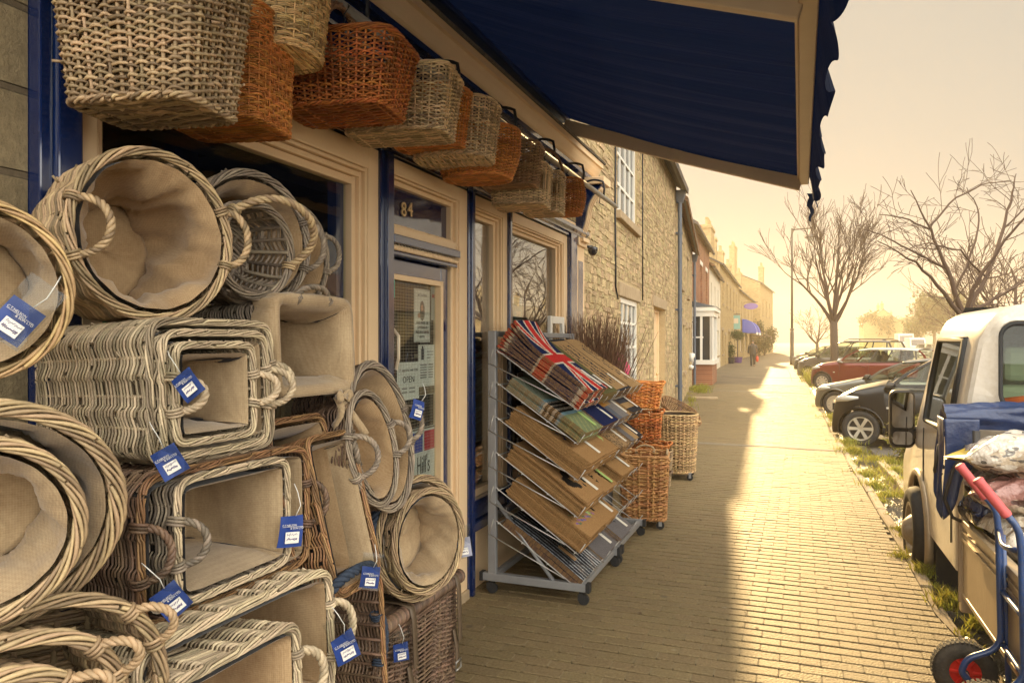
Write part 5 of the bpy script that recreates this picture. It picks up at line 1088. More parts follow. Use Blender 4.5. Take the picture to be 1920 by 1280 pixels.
# ================================================================ MAT RACK
TIERS=[(1.217,.70),(1.005,.62),(.777,.62),(.545,.62),(.315,.62),(.10,.62)]   # height of the street end, mat length
SL=math.atan2(.39,.57)
XS=-1.30
slope=Vector((cos(SL),0,-sin(SL))); snrm=Vector((sin(SL),0,cos(SL)))
M_wirep=mat("pale_grey_wire",(.46,.44,.40),.35,metal=.45)
def rack(y0,y1,label):
    r=thing("mat_rack",label,"display rack",(-1.6,(y0+y1)/2,0),group="grey wire mat racks")
    I=Matrix.Translation((1.6,-(y0+y1)/2,0))
    def P(b,n,m,sm=False,bv=0,par=None):
        o=b.build(n,m,par or r,sm,bevel=bv)
        if par is None: o.matrix_parent_inverse=I
        return o
    for y in (y0+.03,y1-.03):
        b=MB(); b.span(-1.91,-1.855,y-.02,y+.02,.10,1.72); P(b,"post",M_grey_metal,bv=.004)
        b=MB(); b.span(-1.95,-1.24,y-.025,y+.025,.085,.135); f=P(b,"foot",M_grey_metal,bv=.004)
        for x in (-1.955,-1.235):
            c=MB(); c.span(x-.012,x+.012,y-.028,y+.028,.082,.138); P(c,"end_cap",M_rubber,par=f).matrix_parent_inverse=f.matrix_parent_inverse.inverted() if False else Matrix.Identity(4)
        b=MB(); b.tube([(-1.87,y,.62),(-1.45,y,.11)],.014,6); P(b,"brace",M_grey_metal,True)
        for x in (-1.90,-1.28):
            c=MB(); c.lathe([(0,-.013),(.034,-.013),(.036,0),(.034,.013),(0,.013)],14,Matrix.Rotation(R(90),3,'X'),(x+.015,y,.035)); c.tube([(x,y,.06),(x,y,.09)],.012,8); c.span(x-.02,x+.025,y-.02,y-.016,.03,.072); c.span(x-.02,x+.025,y+.016,y+.02,.03,.072); P(c,"castor",M_rubber,False)
    for x_,z_ in ((-1.8825,1.70),(-1.8825,.11),(-1.281,.11)): b=MB(); b.span(x_-.018,x_+.018,y0+.05,y1-.05,z_-.019,z_+.019); P(b,"crossbar",M_grey_metal,bv=.003)
    for z,ln in TIERS:
        b=MB(); lo=Vector((XS,0,z)); hi=lo-slope*.69
        n=5
        for i in range(n):
            y=y0+.02+(y1-y0-.04)*i/(n-1); a=hi+Vector((0,y,0)); e=lo+Vector((0,y,0)); lip=e+snrm*.085
            b.tube([a+Vector((-.0,0,.03)),a,e,lip],.0038,5)
        for t in (.06,.35,.65,.97): c=hi.lerp(lo,t)-snrm*.004; b.tube([c+Vector((0,y0+.005,0)),c+Vector((0,y1-.005,0))],.004,5)
        for y in (y0+.01,y1-.01): b.tube([hi+Vector((-.03,y,-.10)),lo+Vector((0,y,0))-slope*.1-snrm*.0,],.0038,5); b.tube([hi+Vector((-.03,y,-.10)),hi+Vector((0,y,0))],.0038,5)
        P(b,"wire_shelf",M_wirep,True)
    return r
rack(4.50,5.42,"grey metal mat rack on castors nearest the shop door"); rack(5.44,6.36,"second grey metal mat rack, farther along the shop window")

# ---- mats: each printed face is woven into the mesh colour of its own mat
coir=np.array((.36,.205,.085)); navy=np.array((.010,.018,.075)); redc=np.array((.58,.035,.03)); whitec=np.array((.66,.58,.46)); blk=np.array((.02,.018,.016))
olive=np.array((.135,.125,.05)); tan=np.array((.40,.25,.115)); greyc=np.array((.17,.155,.155)); dk=np.array((.035,.034,.04))
def mark(u,v,cond,base,c): return np.where(cond[...,None],c,base)
def d_flag(u,v):
    W,H=2.0,1.0; x=(u-.5)*W; y=(v-.5)*H; c=np.ones(u.shape+(3,))*navy
    d1=np.abs(y*2-x)/2.236; d2=np.abs(y*2+x)/2.236; dm=np.minimum(d1,d2)
    c=mark(u,v,dm<.09,c,whitec); c=mark(u,v,dm<.042,c,redc); c=mark(u,v,(np.abs(x)<.17)|(np.abs(y)<.17),c,whitec); return mark(u,v,(np.abs(x)<.11)|(np.abs(y)<.11),c,redc)
_rs=np.random.RandomState(4)
def d_words(base,ink,rows=(.3,.5,.7),seed=1,border=False):
    rs=np.random.RandomState(seed); tab=rs.rand(12,60)
    def f(u,v):
        c=np.ones(u.shape+(3,))*base
        for i,r0 in enumerate(rows):
            col=(u*46).astype(int)%60; inrow=np.abs(v-r0)<.052; sub=((v-r0+.052)/.035).astype(int).clip(0,2)
            c=mark(u,v,inrow&(u>.12)&(u<.86)&(tab[(i*3+sub)%12,col]>.46),c,ink)
        if border: c=mark(u,v,(np.abs(u-.5)>.47)|(np.abs(v-.5)>.465),c,ink)
        return c
    return f
def d_plain(base): return lambda u,v: np.ones(u.shape+(3,))*base
def d_blobs(base,items):
    def f(u,v):
        c=np.ones(u.shape+(3,))*base
        for (cu,cv,ru,rv,a,col) in items:
            x=(u-cu)*1.6; y=v-cv; X=x*cos(a)+y*sin(a); Y=-x*sin(a)+y*cos(a); c=mark(u,v,(X/ru)**2+(Y/rv)**2+.35*np.sin(60*u+9)*np.sin(55*v)*.6<1,c,np.array(col))
        return c
    return f
def d_country(u,v):
    c=np.ones(u.shape+(3,))*np.array((.19,.23,.12)); c=mark(u,v,(u<.42),c,np.array((.26,.30,.22))); c=mark(u,v,(u>.42)&(u<.47),c,np.array((.20,.36,.42)))
    b=(u>=.47)&(u<.66); c=mark(u,v,b,c,blk); c=mark(u,v,b&(np.sin(v*90)>.0)&(np.sin(u*95+1)>.25),c,whitec)
    c=mark(u,v,(u>.66)&(u<.70),c,np.array((.20,.34,.40))); c=mark(u,v,(u<.36)&(u>.1)&(np.sin(u*120)>.2)&(np.sin(v*60+8*np.sin(u*40))>.1)&(np.abs(v-.5)<.3),c,np.array((.11,.14,.08))); return mark(u,v,(u>.74)&(np.sin(u*55+v*30)>.75),c,np.array((.30,.30,.13)))
def d_patch(cols,n=5,seed=2):
    rs=np.random.RandomState(seed); t=rs.randint(0,len(cols),(n,n)); C=np.array(cols); return lambda u,v: C[t[(u*n).astype(int).clip(0,n-1),(v*n).astype(int).clip(0,n-1)]]
def d_stripes(cols,n=9): C=np.array(cols); return lambda u,v: C[(u*n).astype(int)%len(cols)]
def d_stripesv(cols,n=9): C=np.array(cols); return lambda u,v: C[(v*n).astype(int)%len(cols)]
def d_leopard(u,v):
    c=np.ones(u.shape+(3,))*np.array((.38,.24,.12)); s=np.sin(u*62+4*np.sin(v*17))*np.sin(v*41+3*np.sin(u*23)); return mark(u,v,(s>.28)&(s<.8),c,blk)
lav=[(.80+.02*sin(i*2.1),.12+.075*i,.05,.022,1.0+.25*sin(i*1.7),((.20,.11,.36),(.13,.17,.09),(.32,.14,.30),(.09,.13,.30))[i%4]) for i in range(11)]+[(.68+.03*sin(i),.2+.1*i,.06,.012,1.2,(.13,.17,.07)) for i in range(7)]
black_fl=[(.70,.20,.16,.11,.5,blk),(.60,.32,.10,.10,0,blk),(.78,.34,.10,.07,.9,blk),(.64,.60,.14,.05,.7,blk),(.74,.70,.11,.06,-.4,blk),(.58,.74,.06,.09,.2,blk),(.82,.55,.05,.03,0,blk),(.5,.5,.05,.02,.3,blk)]
bfly=[]
for sg in (-1,1):
    bfly+=[(.60,.5+sg*.20,.26,.14,sg*.75,blk),(.60,.5+sg*.20,.21,.09,sg*.75,tan),(.58,.5+sg*.2,.2,.012,sg*.55,blk),(.63,.5+sg*.2,.2,.012,sg*.95,blk),(.40,.5+sg*.15,.15,.10,-sg*.6,blk),(.40,.5+sg*.15,.10,.06,-sg*.6,tan),(.78,.5+sg*.34,.06,.05,0,blk)]
bfly+=[(.52,.5,.22,.022,0,blk)]
feather=[(.35+.06*i,.45+.01*i,.09,.016,.5+.08*i,dk) for i in range(8)]+[(.6,.5,.36,.01,.15,dk)]
M_mat=bpy.data.materials.new("printed_coir_pile"); M_mat.use_nodes=True
_t=M_mat.node_tree; _b=_t.nodes["Principled BSDF"]; _b.inputs["Roughness"].default_value=.95; _b.inputs["Specular IOR Level"].default_value=.1
_at=_t.nodes.new("ShaderNodeAttribute"); _at.attribute_name="print"; _n=_t.nodes.new("ShaderNodeTexNoise"); _n.inputs["Scale"].default_value=260; _n.inputs["Detail"].default_value=4; _tc=_t.nodes.new("ShaderNodeTexCoord"); _t.links.new(_tc.outputs["Object"],_n.inputs["Vector"])
_mr=_t.nodes.new("ShaderNodeMapRange"); _mr.inputs[1].default_value=.3; _mr.inputs[2].default_value=.7; _mr.inputs[3].default_value=.62; _mr.inputs[4].default_value=1.32; _t.links.new(_n.outputs[0],_mr.inputs[0]); _hs=_t.nodes.new("ShaderNodeHueSaturation"); _t.links.new(_at.outputs["Color"],_hs.inputs["Color"]); _t.links.new(_mr.outputs[0],_hs.inputs["Value"]); _t.links.new(_hs.outputs[0],_b.inputs["Base Color"])
_bp=_t.nodes.new("ShaderNodeBump"); _bp.inputs["Strength"].default_value=1; _bp.inputs["Distance"].default_value=.006; _t.links.new(_n.outputs[0],_bp.inputs["Height"]); _t.links.new(_bp.outputs[0],_b.inputs["Normal"])
def mat_mesh(fn,L_,W_,th,curve,seed,nu=84,nv=54,edge=None):
    rs=np.random.RandomState(seed); us=np.linspace(0,1,nu+1); vs=np.linspace(0,1,nv+1); U,Vv=np.meshgrid(us,vs,indexing='ij')
    bend=curve*np.clip((.42-U)/.42,0,1)**1.8+.004*np.sin(U*5+seed)+.004*np.sin(Vv*4+seed*2)
    top=np.stack([U*L_,(Vv-.5)*W_,th+bend+rs.normal(0,.0007,U.shape)],-1); bot=top.copy(); bot[...,2]-=th; m=MB(); m.grid(top)
    def rim(a,b): m.grid(np.stack([a,b]))
    rim(bot[0],top[0]); rim(top[-1],bot[-1]); rim(top[:,0],bot[:,0]); rim(bot[:,-1],top[:,-1]); m.grid(bot[::-1])
    me=MB.build(m,"doormat",M_mat,None,False); d=me.data
    C=fn((U[:-1,:-1]+U[1:,1:])/2,(Vv[:-1,:-1]+Vv[1:,1:])/2).reshape(-1,3); n=len(d.polygons); col=np.ones((n,4)); col[:nu*nv,:3]=C
    cen=np.empty(n*3); d.polygons.foreach_get("center",cen); cen=cen.reshape(-1,3)[nu*nv:]; e=fn(np.clip(cen[:,0]/L_,0,.999),np.clip(cen[:,1]/W_+.5,0,.999))
    mixk=rs.uniform(.2,.6,(len(e),1)); col[nu*nv:,:3]=e*mixk+(coir*.8 if edge is None else edge)*(1-mixk)
    a=d.attributes.new("print",'FLOAT_COLOR','FACE'); a.data.foreach_set("color",col.astype(np.float32).ravel()); return me
def mat_frame(z,y,shift,lift,yaw,L_,xs=None):
    o=Vector((XS,y,z))-slope*(L_+shift)+snrm*(lift+.006); M=Matrix((slope,Vector((0,1,0)),snrm)).transposed().to_4x4()@Matrix.Rotation(yaw,4,'Z'); M.translation=o; return M
YC=[4.735,5.185,5.665,6.125]
STACKS=[ # tier, col, design, n, top label, below label
 (0,0,d_flag,9,"topmost red white and blue flag doormat draped on the top shelf","flag doormat under the topmost one in the flag stack",.075),
 (0,1,d_words(olive,dk,(.3,.52,.72),3),6,"olive green doormat with dark lettering, top of its stack beside the flag","olive doormat under the lettered top one",.0),
 (0,2,d_words(tan,dk,(.3,.5,.72),5,True),5,"tan doormat with dark lettering and border on the top shelf","tan doormat under the bordered lettered one on the top shelf",0),
 (0,3,d_words(tan*.95,dk,(.4,.6),8),5,"tan lettered doormat at the far end of the top shelf","tan doormat under the top one at the far end of the top shelf",0),
 (1,0,d_country,5,"sage green doormat with a black and white dotted band","sage green doormat under the dotted band one",0),
 (1,1,d_stripes([navy,navy,tan,coir,navy],6),6,"navy and tan banded doormat on the second shelf","banded doormat under the navy and tan top one",0),
 (1,2,d_patch([(.45,.22,.05),(.22,.2,.19),tan,(.12,.13,.16)],4,6),6,"orange and grey patchwork doormat on the second shelf","patchwork doormat under the orange and grey top one",0),
 (1,3,d_stripes([tan,dk,whitec*.8,dk*2],10),6,"tan and black striped doormat at the far end of the second shelf","striped doormat under the tan and black top one",0),
 (2,0,d_blobs(coir,[(.42,.2,.045,.02,.4,(.04,.22,.12)),(.44,.28,.05,.022,-.3,(.05,.2,.12)),(.5,.24,.04,.02,.9,(.02,.03,.12)),(.55,.33,.05,.022,.2,(.02,.03,.14)),(.6,.26,.04,.03,1.2,(.02,.03,.12)),(.47,.36,.03,.02,0,(.04,.18,.1))]),8,"plain coir doormat with small green and navy flowers","coir doormat edge under the green and navy flower one",.0),
 (2,1,d_blobs(coir,[(.5,.3,.3,.006,.1,blk),(.5,.4,.3,.006,.1,blk)]),7,"coir doormat with two thin dark lines on the third shelf","coir doormat under the thin lined one",0),
 (2,2,d_leopard,6,"leopard print doormat on the third shelf","leopard doormat under the top leopard one",0),
 (2,3,d_patch([(.42,.15,.15),dk,tan,greyc],3,9),6,"pink black and tan block doormat at the far end of the third shelf","block pattern doormat under the pink black and tan one",0),
 (3,0,d_blobs(coir,black_fl),7,"coir doormat with a big black flower silhouette","coir doormat edge under the black flower one",0),
 (3,1,d_words(coir,blk,(.3,.7),13),6,"coir doormat with dark marks at both sides on the fourth shelf","coir doormat under the dark marked one",0),
 (3,2,d_plain(coir),9,"plain unprinted coir doormat, top of the tall stack on the fourth shelf","plain coir doormat under the top one of the tall stack",0),
 (4,0,d_blobs(coir,lav),8,"coir doormat with purple lavender stems near the bottom","coir doormat edge under the lavender one",0),
 (4,1,d_blobs(coir,bfly),7,"coir doormat with a black butterfly outline","coir doormat under the butterfly one",0),
 (5,2,d_blobs(greyc,feather),6,"grey doormat with a dark feather print on the lowest shelf","grey doormat under the feather one",0),
 (5,1,d_plain(greyc*.9),5,"plain grey doormat beside the plastic wrapped stack","plain grey doormat under the top one beside the wrapped stack",0),
]
LBL=[]
M_lab=mat("mat_label",(.74,.70,.6),.6); M_labg=mat("green_mat_label",(.38,.55,.16),.6)
for si,(ti,ci,fn,n,lab,lab2,cv) in enumerate(STACKS):
    z,ln=TIERS[ti]; W_=.42; L_=ln-.02+(.0 if ti else .0); th=.0148 if ci==0 else .0125; y=YC[ci]; k=random.Random(si)
    src=None if cv else mat_mesh(fn,L_,W_,th,0,si); top=mat_mesh(fn,L_,W_,th,cv,si+50) if cv else src
    yo=.0 if ti<5 else .03
    for i in range(n):
        last=i==n-1
        if cv: o=mat_mesh(fn,L_,W_,th,cv*(i/(n-1))*.9-.02*(1-i/(n-1)),si+100+i) if not last else top
        else: o=src if i==0 else src.copy()
        if o is not src and o is not top and not cv: COL.objects.link(o)
        o.matrix_world=mat_frame(z,y+yo+k.uniform(-.008,.008),k.uniform(-.006,.006)-.0*i,i*(th+.0022),k.uniform(-.012,.012),L_)
        tag(o,lab if last else lab2,"doormat","doormats stacked on the wire racks" if last else lab2)
        if last:
            b=MB(); b.span(L_*.70,L_*.95,-W_*.5+.30,-W_*.5+.345,th+.003,th+.0045); lo=b.build("price_label",M_labg if si in (4,9,13,15) else M_lab,o,False)
# plastic wrapped stack at the foot of the first rack
b=MB(); M_film=glass("shrink_film",(.80,.82,.83),1.6,rough=.16,wob=.6)
fs=mat_mesh(d_stripesv([(.02,.025,.04),(.62,.64,.65),(.02,.025,.04),(.03,.035,.05)],44),.62,.44,.03,0,200)  # white stripes paint the film's glints into the mat colour
fs.name="wrapped_mats"; fs.matrix_world=mat_frame(TIERS[5][0],YC[0],0,.035,0,.62); tag(fs,"thick dark ribbed mat roll wrapped in shiny clear film, lowest shelf near end","doormat")
us=np.linspace(0,1,40); vs=np.linspace(0,1,30); V=np.array([[(u*.66-.02,(v-.5)*.47,.036+.012*abs(sin(9*u+5*v))*abs(sin(13*v))+.008*sin(21*u)*sin(17*v)) for v in vs] for u in us]); b=MB(); b.grid(V); b.build("film",M_film,fs,True)
b=MB(); b.span(.36,.50,-.12,-.075,.05,.0525); b.build("paper_band",mat("kraft_band",(.34,.2,.09),.8),fs,False)
fs2=mat_mesh(d_plain(navy*.6),.62,.43,.03,0,201); fs2.name="navy_mat"; fs2.matrix_world=mat_frame(TIERS[5][0],YC[0],-.0,.0,.0,.62); tag(fs2,"navy rubber mat beneath the film wrapped one on the lowest shelf","doormat")

# ================================================================ TAGS, NOTICES, WINDOW GOODS
M_scrib=mat("biro_ink",(.12,.09,.2),.7)
def price_tag(label,px,py,X,nyaw,roll,size=.075,tilt=0,hang_to=None,sleeve=True,card=None):
    p=on_x(px,py,X); M=axis_frame(p,nyaw,tilt,roll,0); w_=size*.87; h_=size*1.02
    r=thing("price_tag",label,"price tag",mat=M,group="blue price tags on the baskets")
    us=np.linspace(-.5,.5,9); q_=random.Random(int(px*7)); ca,cb_,cc=q_.uniform(-.004,.004),q_.uniform(-.010,.010),q_.uniform(-.012,.012); b=MB(); V=np.array([[(u*w_,v*h_,ca*sin(u*3)+cb_*u*v*2-abs(cc)*max(0,abs(v)-.28)*max(0,abs(u)-.1)*4) for v in us] for u in us]); b.grid(V); b.grid(V[:, ::-1]+np.array([0,0,-.0012])); b.build("card",card or M_blue_card,r,True)
    b=MB(); b.span(-.26*w_,.30*w_,-.36*h_,.0,.0055,.0065); st=b.build("sticker",M_sticker,r,False,bevel=.0)
    rs=random.Random(int(px)); b=MB()
    for row,yy in enumerate((-.08,-.22)):
        x=-.2*w_
        while x<.22*w_: q=rs.uniform(.02,.06)*w_; b.tube([(x,yy*h_-rs.uniform(0,.05)*h_,.0072),(x+q,yy*h_+rs.uniform(.0,.05)*h_,.0072)],.0006 if row==0 else .0011,4); x+=q+.012*w_
    b.build("handwriting",M_scrib,r,False)
    text("lettering","C.T.NELSON",.105*w_,Matrix.Translation((-.14*w_,.215*h_,.0075)),M_sticker,r,.0002)
    text("lettering","& SON LTD",.105*w_,Matrix.Translation((.17*w_,.115*h_,.0075)),M_sticker,r,.0002)
    b=MB(); b.span(-.42*w_,.42*w_,.162*h_,.170*h_,.0068,.0074); b.build("rule",M_sticker,r,False)
    if sleeve:
        b=MB(); V=np.array([[(u*w_*1.14,(v*1.75+.30)*h_,.009+.006*sin(u*3)+.007*sin(5*v)) for v in us] for u in us]); b.grid(V); b.grid(V+np.array([0,0,-.012])); b.build("plastic_sleeve",M_plastic,r,True)
    b=MB(); b.tube([(.1*w_,h_*.5,.004),(.2*w_,h_*.85,.012),(.12*w_,h_*1.25,.0),(.05*w_,h_*1.5,-.015)],.0013,5); b.build("tie",M_sticker,r,True)
    return r
price_tag("big tilted blue price tag in a clear sleeve at the left edge",29,602,-1.42,-38,-38,0.077)
price_tag("dark price tag turned edge-on inside the innermost limewashed basket",352,722,-1.30,-75,38,0.063)
price_tag("blue price tag under the limewashed nest, hanging over the brown basket",318,866,-1.33,-62,30,0.067)
price_tag("blue price tag hanging from the handle of the brown box basket",322,1127,-1.28,-40,35,0.069)
price_tag("square blue price tag clipped upright on the grey basket's right rim",546,996,-1.31,-25,-6,0.084,sleeve=False)
price_tag("curled blue price tag on the twisted handle low in the pile",648,1214,-1.18,-35,18,0.080)
price_tag("dark blue price tag under the handle of the dark rimmed oval basket",783,768,-1.36,-20,-18,0.071,sleeve=False)
price_tag("dark blue price tag tucked between the tall basket and the hamper",694,1082,-1.22,-50,-8,0.063)
price_tag("blue price tag hanging down the front of the wicker hamper",752,1222,-1.33,-45,4,0.063)
price_tag("pale price tag in a clear sleeve hanging beside the shop door step",868,1026,-1.24,-58,8,0.075,card=mat("pale_card",(.42,.42,.55),.5))
b=MB(); q=on_x(850,1040,-1.5); b.grid(np.array([[(q.x+.03*u,q.y+.05*v,q.z+.09*u-.05*v) for v in (-.5,.5)] for u in (-.5,.5)])); tag(b.build("green_label",mat("lime_card",(.22,.55,.06),.6),None,False),"bright green paper label lying on the hamper behind the pale tag","label")

def paper(name,label,px0,px1,py0,py1,X=-2.079,m=None,cat="notice"):
    a=on_x(px0,py0,X); d=on_x(px1,py1,X); zt=a.z; y0,y1=a.y,d.y; zb=on_x(px0,py1,X).z
    c=((y0+y1)/2,(zt+zb)/2); w_,h_=y1-y0,zt-zb
    r=thing(name,label,cat,mat=frame3((X,c[0],c[1]),(0,1,0),(0,0,1)))
    b=MB(); b.span(-w_/2,w_/2,-h_/2,h_/2,-.0005,.0005); b.build("sheet",m or M_paper,r,False); return r,w_,h_
M_grey_ink=mat("grey_ink",(.22,.2,.2),.7)
r,w_,h_=paper("open_sign","white paper OPEN sign hanging on the shop door glass",744,786,680,752)
text("lettering","OPEN",h_*.25,Matrix.Translation((0,.03*h_,.002)),M_ink,r); text("lettering","CT NELSON AND SON",w_*.083,Matrix.Translation((0,.28*h_,.002)),M_grey_ink,r)
b=MB()
for yy in (-.2,-.3): b.span(-.3*w_,-.05*w_,yy*h_-.004,yy*h_+.004,.001,.0015); b.span(.02*w_,.3*w_,yy*h_-.004,yy*h_+.004,.001,.0015)
b.build("small_print",M_grey_ink,r,False); b=MB(); b.tube([(-.12*w_,h_*.5,.002),(-.05*w_,h_*.75,.002)],.003,5); b.tube([(.2*w_,h_*.5,.002),(.12*w_,h_*.75,.002)],.003,5); b.build("cord",M_navy_d,r,False)
r,w_,h_=paper("face_mask_notice","white face mask notice with a small picture high on the shop door glass",776,806,540,641)
for i,t_ in enumerate(("FACE MASK OR","COVERING IS","REQUIRED UPON","ENTRY")): text("lettering",t_,w_*.105,Matrix.Translation((0,(-.14-.088*i)*h_,.002)),M_ink,r)
text("lettering","ATTENTION",w_*.10,Matrix.Translation((0,.38*h_,.002)),M_grey_ink,r)
b=MB(); b.add([(w_*.15*cos(t),h_*.16*sin(t)+.12*h_-(.06*h_ if sin(t)<0 else 0),.0012) for t in np.linspace(0,2*pi,20,endpoint=False)],[list(range(20))]); b.build("picture",mat("figure_print",(.14,.12,.11),.7),r,False)
b=MB(); b.add([(-.02*w_+w_*.08*cos(t),h_*.06*sin(t)+.15*h_,.0022) for t in np.linspace(0,2*pi,16,endpoint=False)],[list(range(16))]); b.add([(-.2*w_+w_*.09*cos(t),h_*.05*sin(t)-.0*h_,.0022) for t in np.linspace(0,2*pi,12,endpoint=False)],[list(range(12))]); b.build("picture",mat("skin_print",(.55,.28,.2),.7),r,False)
b=MB(); 
for s_ in (-1,1): b.span(s_*w_*.47-.001,s_*w_*.47+.001,-h_*.48,h_*.48,.001,.0015)
for s_ in (-1,1): b.span(-w_*.47,w_*.47,s_*h_*.48-.001,s_*h_*.48+.001,.001,.0014)
b.build("frame_line",M_grey_ink,r,False)
r,w_,h_=paper("list_notice","white list notice with a photo strip at its foot, beside the OPEN sign",784,816,646,742,-2.0795)
b=MB(); b.span(-.34*w_,-.18*w_,.2*h_,.42*h_,.001,.002); b.lathe([(0,0),(.05*w_,0)],10,None,(-.26*w_,.44*h_,.0018)); b.build("figure",mat("dark_figure",(.03,.035,.06),.7),r,False)
b=MB(); rs_=random.Random(2)
for yy in (.36,.30,.24): b.span(.0*w_,rs_.uniform(.2,.38)*w_,yy*h_-.003,yy*h_+.003,.001,.0015)
for i in range(6): yy=.1-.05*i; b.span(-.38*w_,-.02*w_,yy*h_-.0035,yy*h_+.0035,.001,.0015); b.span(.08*w_,.36*w_,yy*h_-.0035,yy*h_+.0035,.001,.0015)
b.build("small_print",M_grey_ink,r,False)
b=MB(); b.span(-.48*w_,.48*w_,-.49*h_,-.33*h_,.001,.0016); b.build("photo_strip",mat("animal_photo",(.17,.12,.07),.6,noise=(30,.9,(.36,.22,.12)),noise2=(22,.7,(.05,.07,.05))),r,False)
r,w_,h_=paper("pet_food_sign","square sign with blue and red blocks over tall black lettering at the door's foot",767,818,806,912,-2.0785,mat("sign_white",(.68,.68,.64),.5),"sign")
b=MB(); b.span(-.42*w_,-.03*w_,.06*h_,.42*h_,.001,.002); b.build("blue_block",mat("sign_blue",(.01,.05,.36),.5),r,False); b=MB(); b.span(.03*w_,.42*w_,.06*h_,.42*h_,.001,.002); b.build("red_block",mat("sign_red",(.48,.015,.05),.5),r,False)
M_t=Matrix.Translation((0,-.20*h_,.002))@Matrix.Diagonal((.78,1.35,1,1)); text("lettering","Hill's",.34*h_,M_t,M_ink,r)
b=MB(); b.span(-.49*w_,.49*w_,-.49*h_,-.46*h_,.0012,.0018); b.span(.46*w_,.49*w_,-.46*h_,.49*h_,.0012,.0018); b.span(-.49*w_,.46*w_,.46*h_,.49*h_,.0012,.0018); b.build("border",M_ink,r,False)
r,w_,h_=paper("door_sticker","small rounded turquoise sticker at the top left of the door glass",728,740,516,557,-2.049,mat("turquoise_sticker",(.10,.45,.36),.5),"sticker")
b=MB(); b.span(-.3*w_,.3*w_,.1*h_,.16*h_,.001,.0015); b.span(-.3*w_,.2*w_,-.2*h_,-.15*h_,.001,.0015); b.build("small_print",M_sticker,r,False)
r,w_,h_=paper("window_sticker","narrow strip of small stickers down the right edge of the door glass",808,817,530,600,-2.078,mat("sticker_strip",(.5,.47,.42),.5),"sticker")
b=MB(); b.span(-.3*w_,.3*w_,.1*h_,.2*h_,.001,.0015); b.build("red_mark",mat("red_mark",(.45,.05,.04),.5),r,False)
def goods(name,label,px,py,X,size,c,cat,extra=None,rot=0):
    p=on_x(px,py,X); r=thing(name,label,cat,mat=Matrix.Translation(p)@Matrix.Rotation(R(rot),4,'X'))
    b=MB(); b.span(-size[0]/2,size[0]/2,-size[1]/2,size[1]/2,-size[2]/2,size[2]/2); b.build("body",mat(name+"_wrap",c,.4),r,False,bevel=.004)
    if extra:
        for (n_,y0,y1,z0,z1,cc) in extra:
            b=MB(); b.span(size[0]/2,size[0]/2+.002,y0*size[1],y1*size[1],z0*size[2],z1*size[2]); b.build(n_,mat(name+"_"+n_,cc,.45),r,False)
    return r
goods("seed_packet","yellow packet with a black foot hanging in the narrow window",904,707,-2.16,(.04,.15,.34),(.55,.40,.03),"packet",(("black_foot",-.48,.48,-.49,-.2,(.02,.02,.02)),("red_top",-.48,.48,.3,.49,(.3,.32,.3)),("bold_print",-.2,.35,-.1,.12,(.03,.03,.02))))
goods("red_packet","red packet tilted beside the yellow one in the narrow window",888,690,-2.17,(.04,.13,.26),(.42,.03,.04),"packet",(("print",-.3,.3,-.3,.0,(.5,.4,.35)),),14)
goods("purple_box","purple box on the white shelf in the narrow window",886,635,-2.24,(.08,.10,.16),(.07,.03,.15),"box",(("panel",-.1,.4,-.3,.3,(.3,.28,.34)),))
goods("paper_roll","long pale boxed roll leaning in the narrow window",905,795,-2.2,(.05,.09,.62),(.36,.27,.18),"roll",(("seam",-.05,.05,-.49,.49,(.55,.45,.32)),),8)
goods("timber_board","dark olive board standing at the bottom of the narrow window",884,880,-2.2,(.05,.10,.55),(.10,.085,.035),"board")
goods("cardboard_box","small brown cardboard box low in the narrow window",905,862,-2.22,(.1,.16,.12),(.32,.17,.06),"box")
goods("bottle_carton","teal and white carton on the shelf behind the far window",962,590,-2.3,(.1,.18,.30),(.10,.30,.28),"carton",(("panel",-.3,.3,-.3,.1,(.55,.5,.4)),))
b=MB(); b.span(-2.45,-2.10,4.5,5.05,1.54,1.565); b.span(-2.45,-2.10,5.2,6.3,1.54,1.565); b.span(-2.12,-2.10,4.55,5.05,.95,1.53)
tag(b.build("window_shelf",M_white,None,False),"white display shelf across the right hand shop windows","shelf")
# bundle of dry twig brooms and the pink wrapped parcel behind the racks
b=MB(); k=random.Random(5); base=Vector((-1.74,6.62,.62))
for i in range(620):
    a=k.gauss(0,.20); e=k.gauss(0,.20); ln=k.uniform(.85,1.32); s0=base+Vector((k.gauss(0,.05),k.gauss(0,.10),0)); d=Vector((e*.7,a,1)).normalized()
    P=[s0+d*ln*t+Vector((.05*sin(t*2+i)*t,.06*cos(i)*t*t,0)) for t in (0,.3,.6,.82,1)]; b.tube(P,[.0042,.0036,.003,.0024,.0014],4,False,False)
    for _ in range(2):
        t=k.uniform(.45,.95); q=s0+d*ln*t; b.tube([q,q+Vector((k.gauss(0,.05),k.gauss(0,.08),k.uniform(.05,.17)))],[.0024,.0012],3,False,False)
r=thing("twig_bundle","bundle of dry brown birch twigs standing at the end of the shopfront","twigs",base-Vector((0,0,.62)))
o=b.build("twigs",mat("birch_twig",(.16,.085,.045),.8,island=.35),r,True); o.matrix_parent_inverse=Matrix.Translation(-(base-Vector((0,0,.62))))
b=MB(); b.lathe([(0,0),(.15,0),(.17,.58),(.15,.63),(.13,.58),(0,.5)],18); b.build("bucket",mat("grey_bucket",(.2,.19,.18),.5,metal=.3),r,True,angle=40)
p=on_depth(1150,688,7.4); us=np.linspace(0,1,28); ph=np.linspace(0,2*pi,40,endpoint=False)
V=np.array([[(p.x+(.16*sin(pi*u)**.45+.006*sin(8*a+9*u))*cos(a),p.y+(.24*sin(pi*u)**.45+.008*sin(11*a+5*u))*sin(a),p.z-.22+.36*u+.012*sin(5*a+12*u)) for a in ph] for u in us]); b=MB(); b.grid(V,False,True)
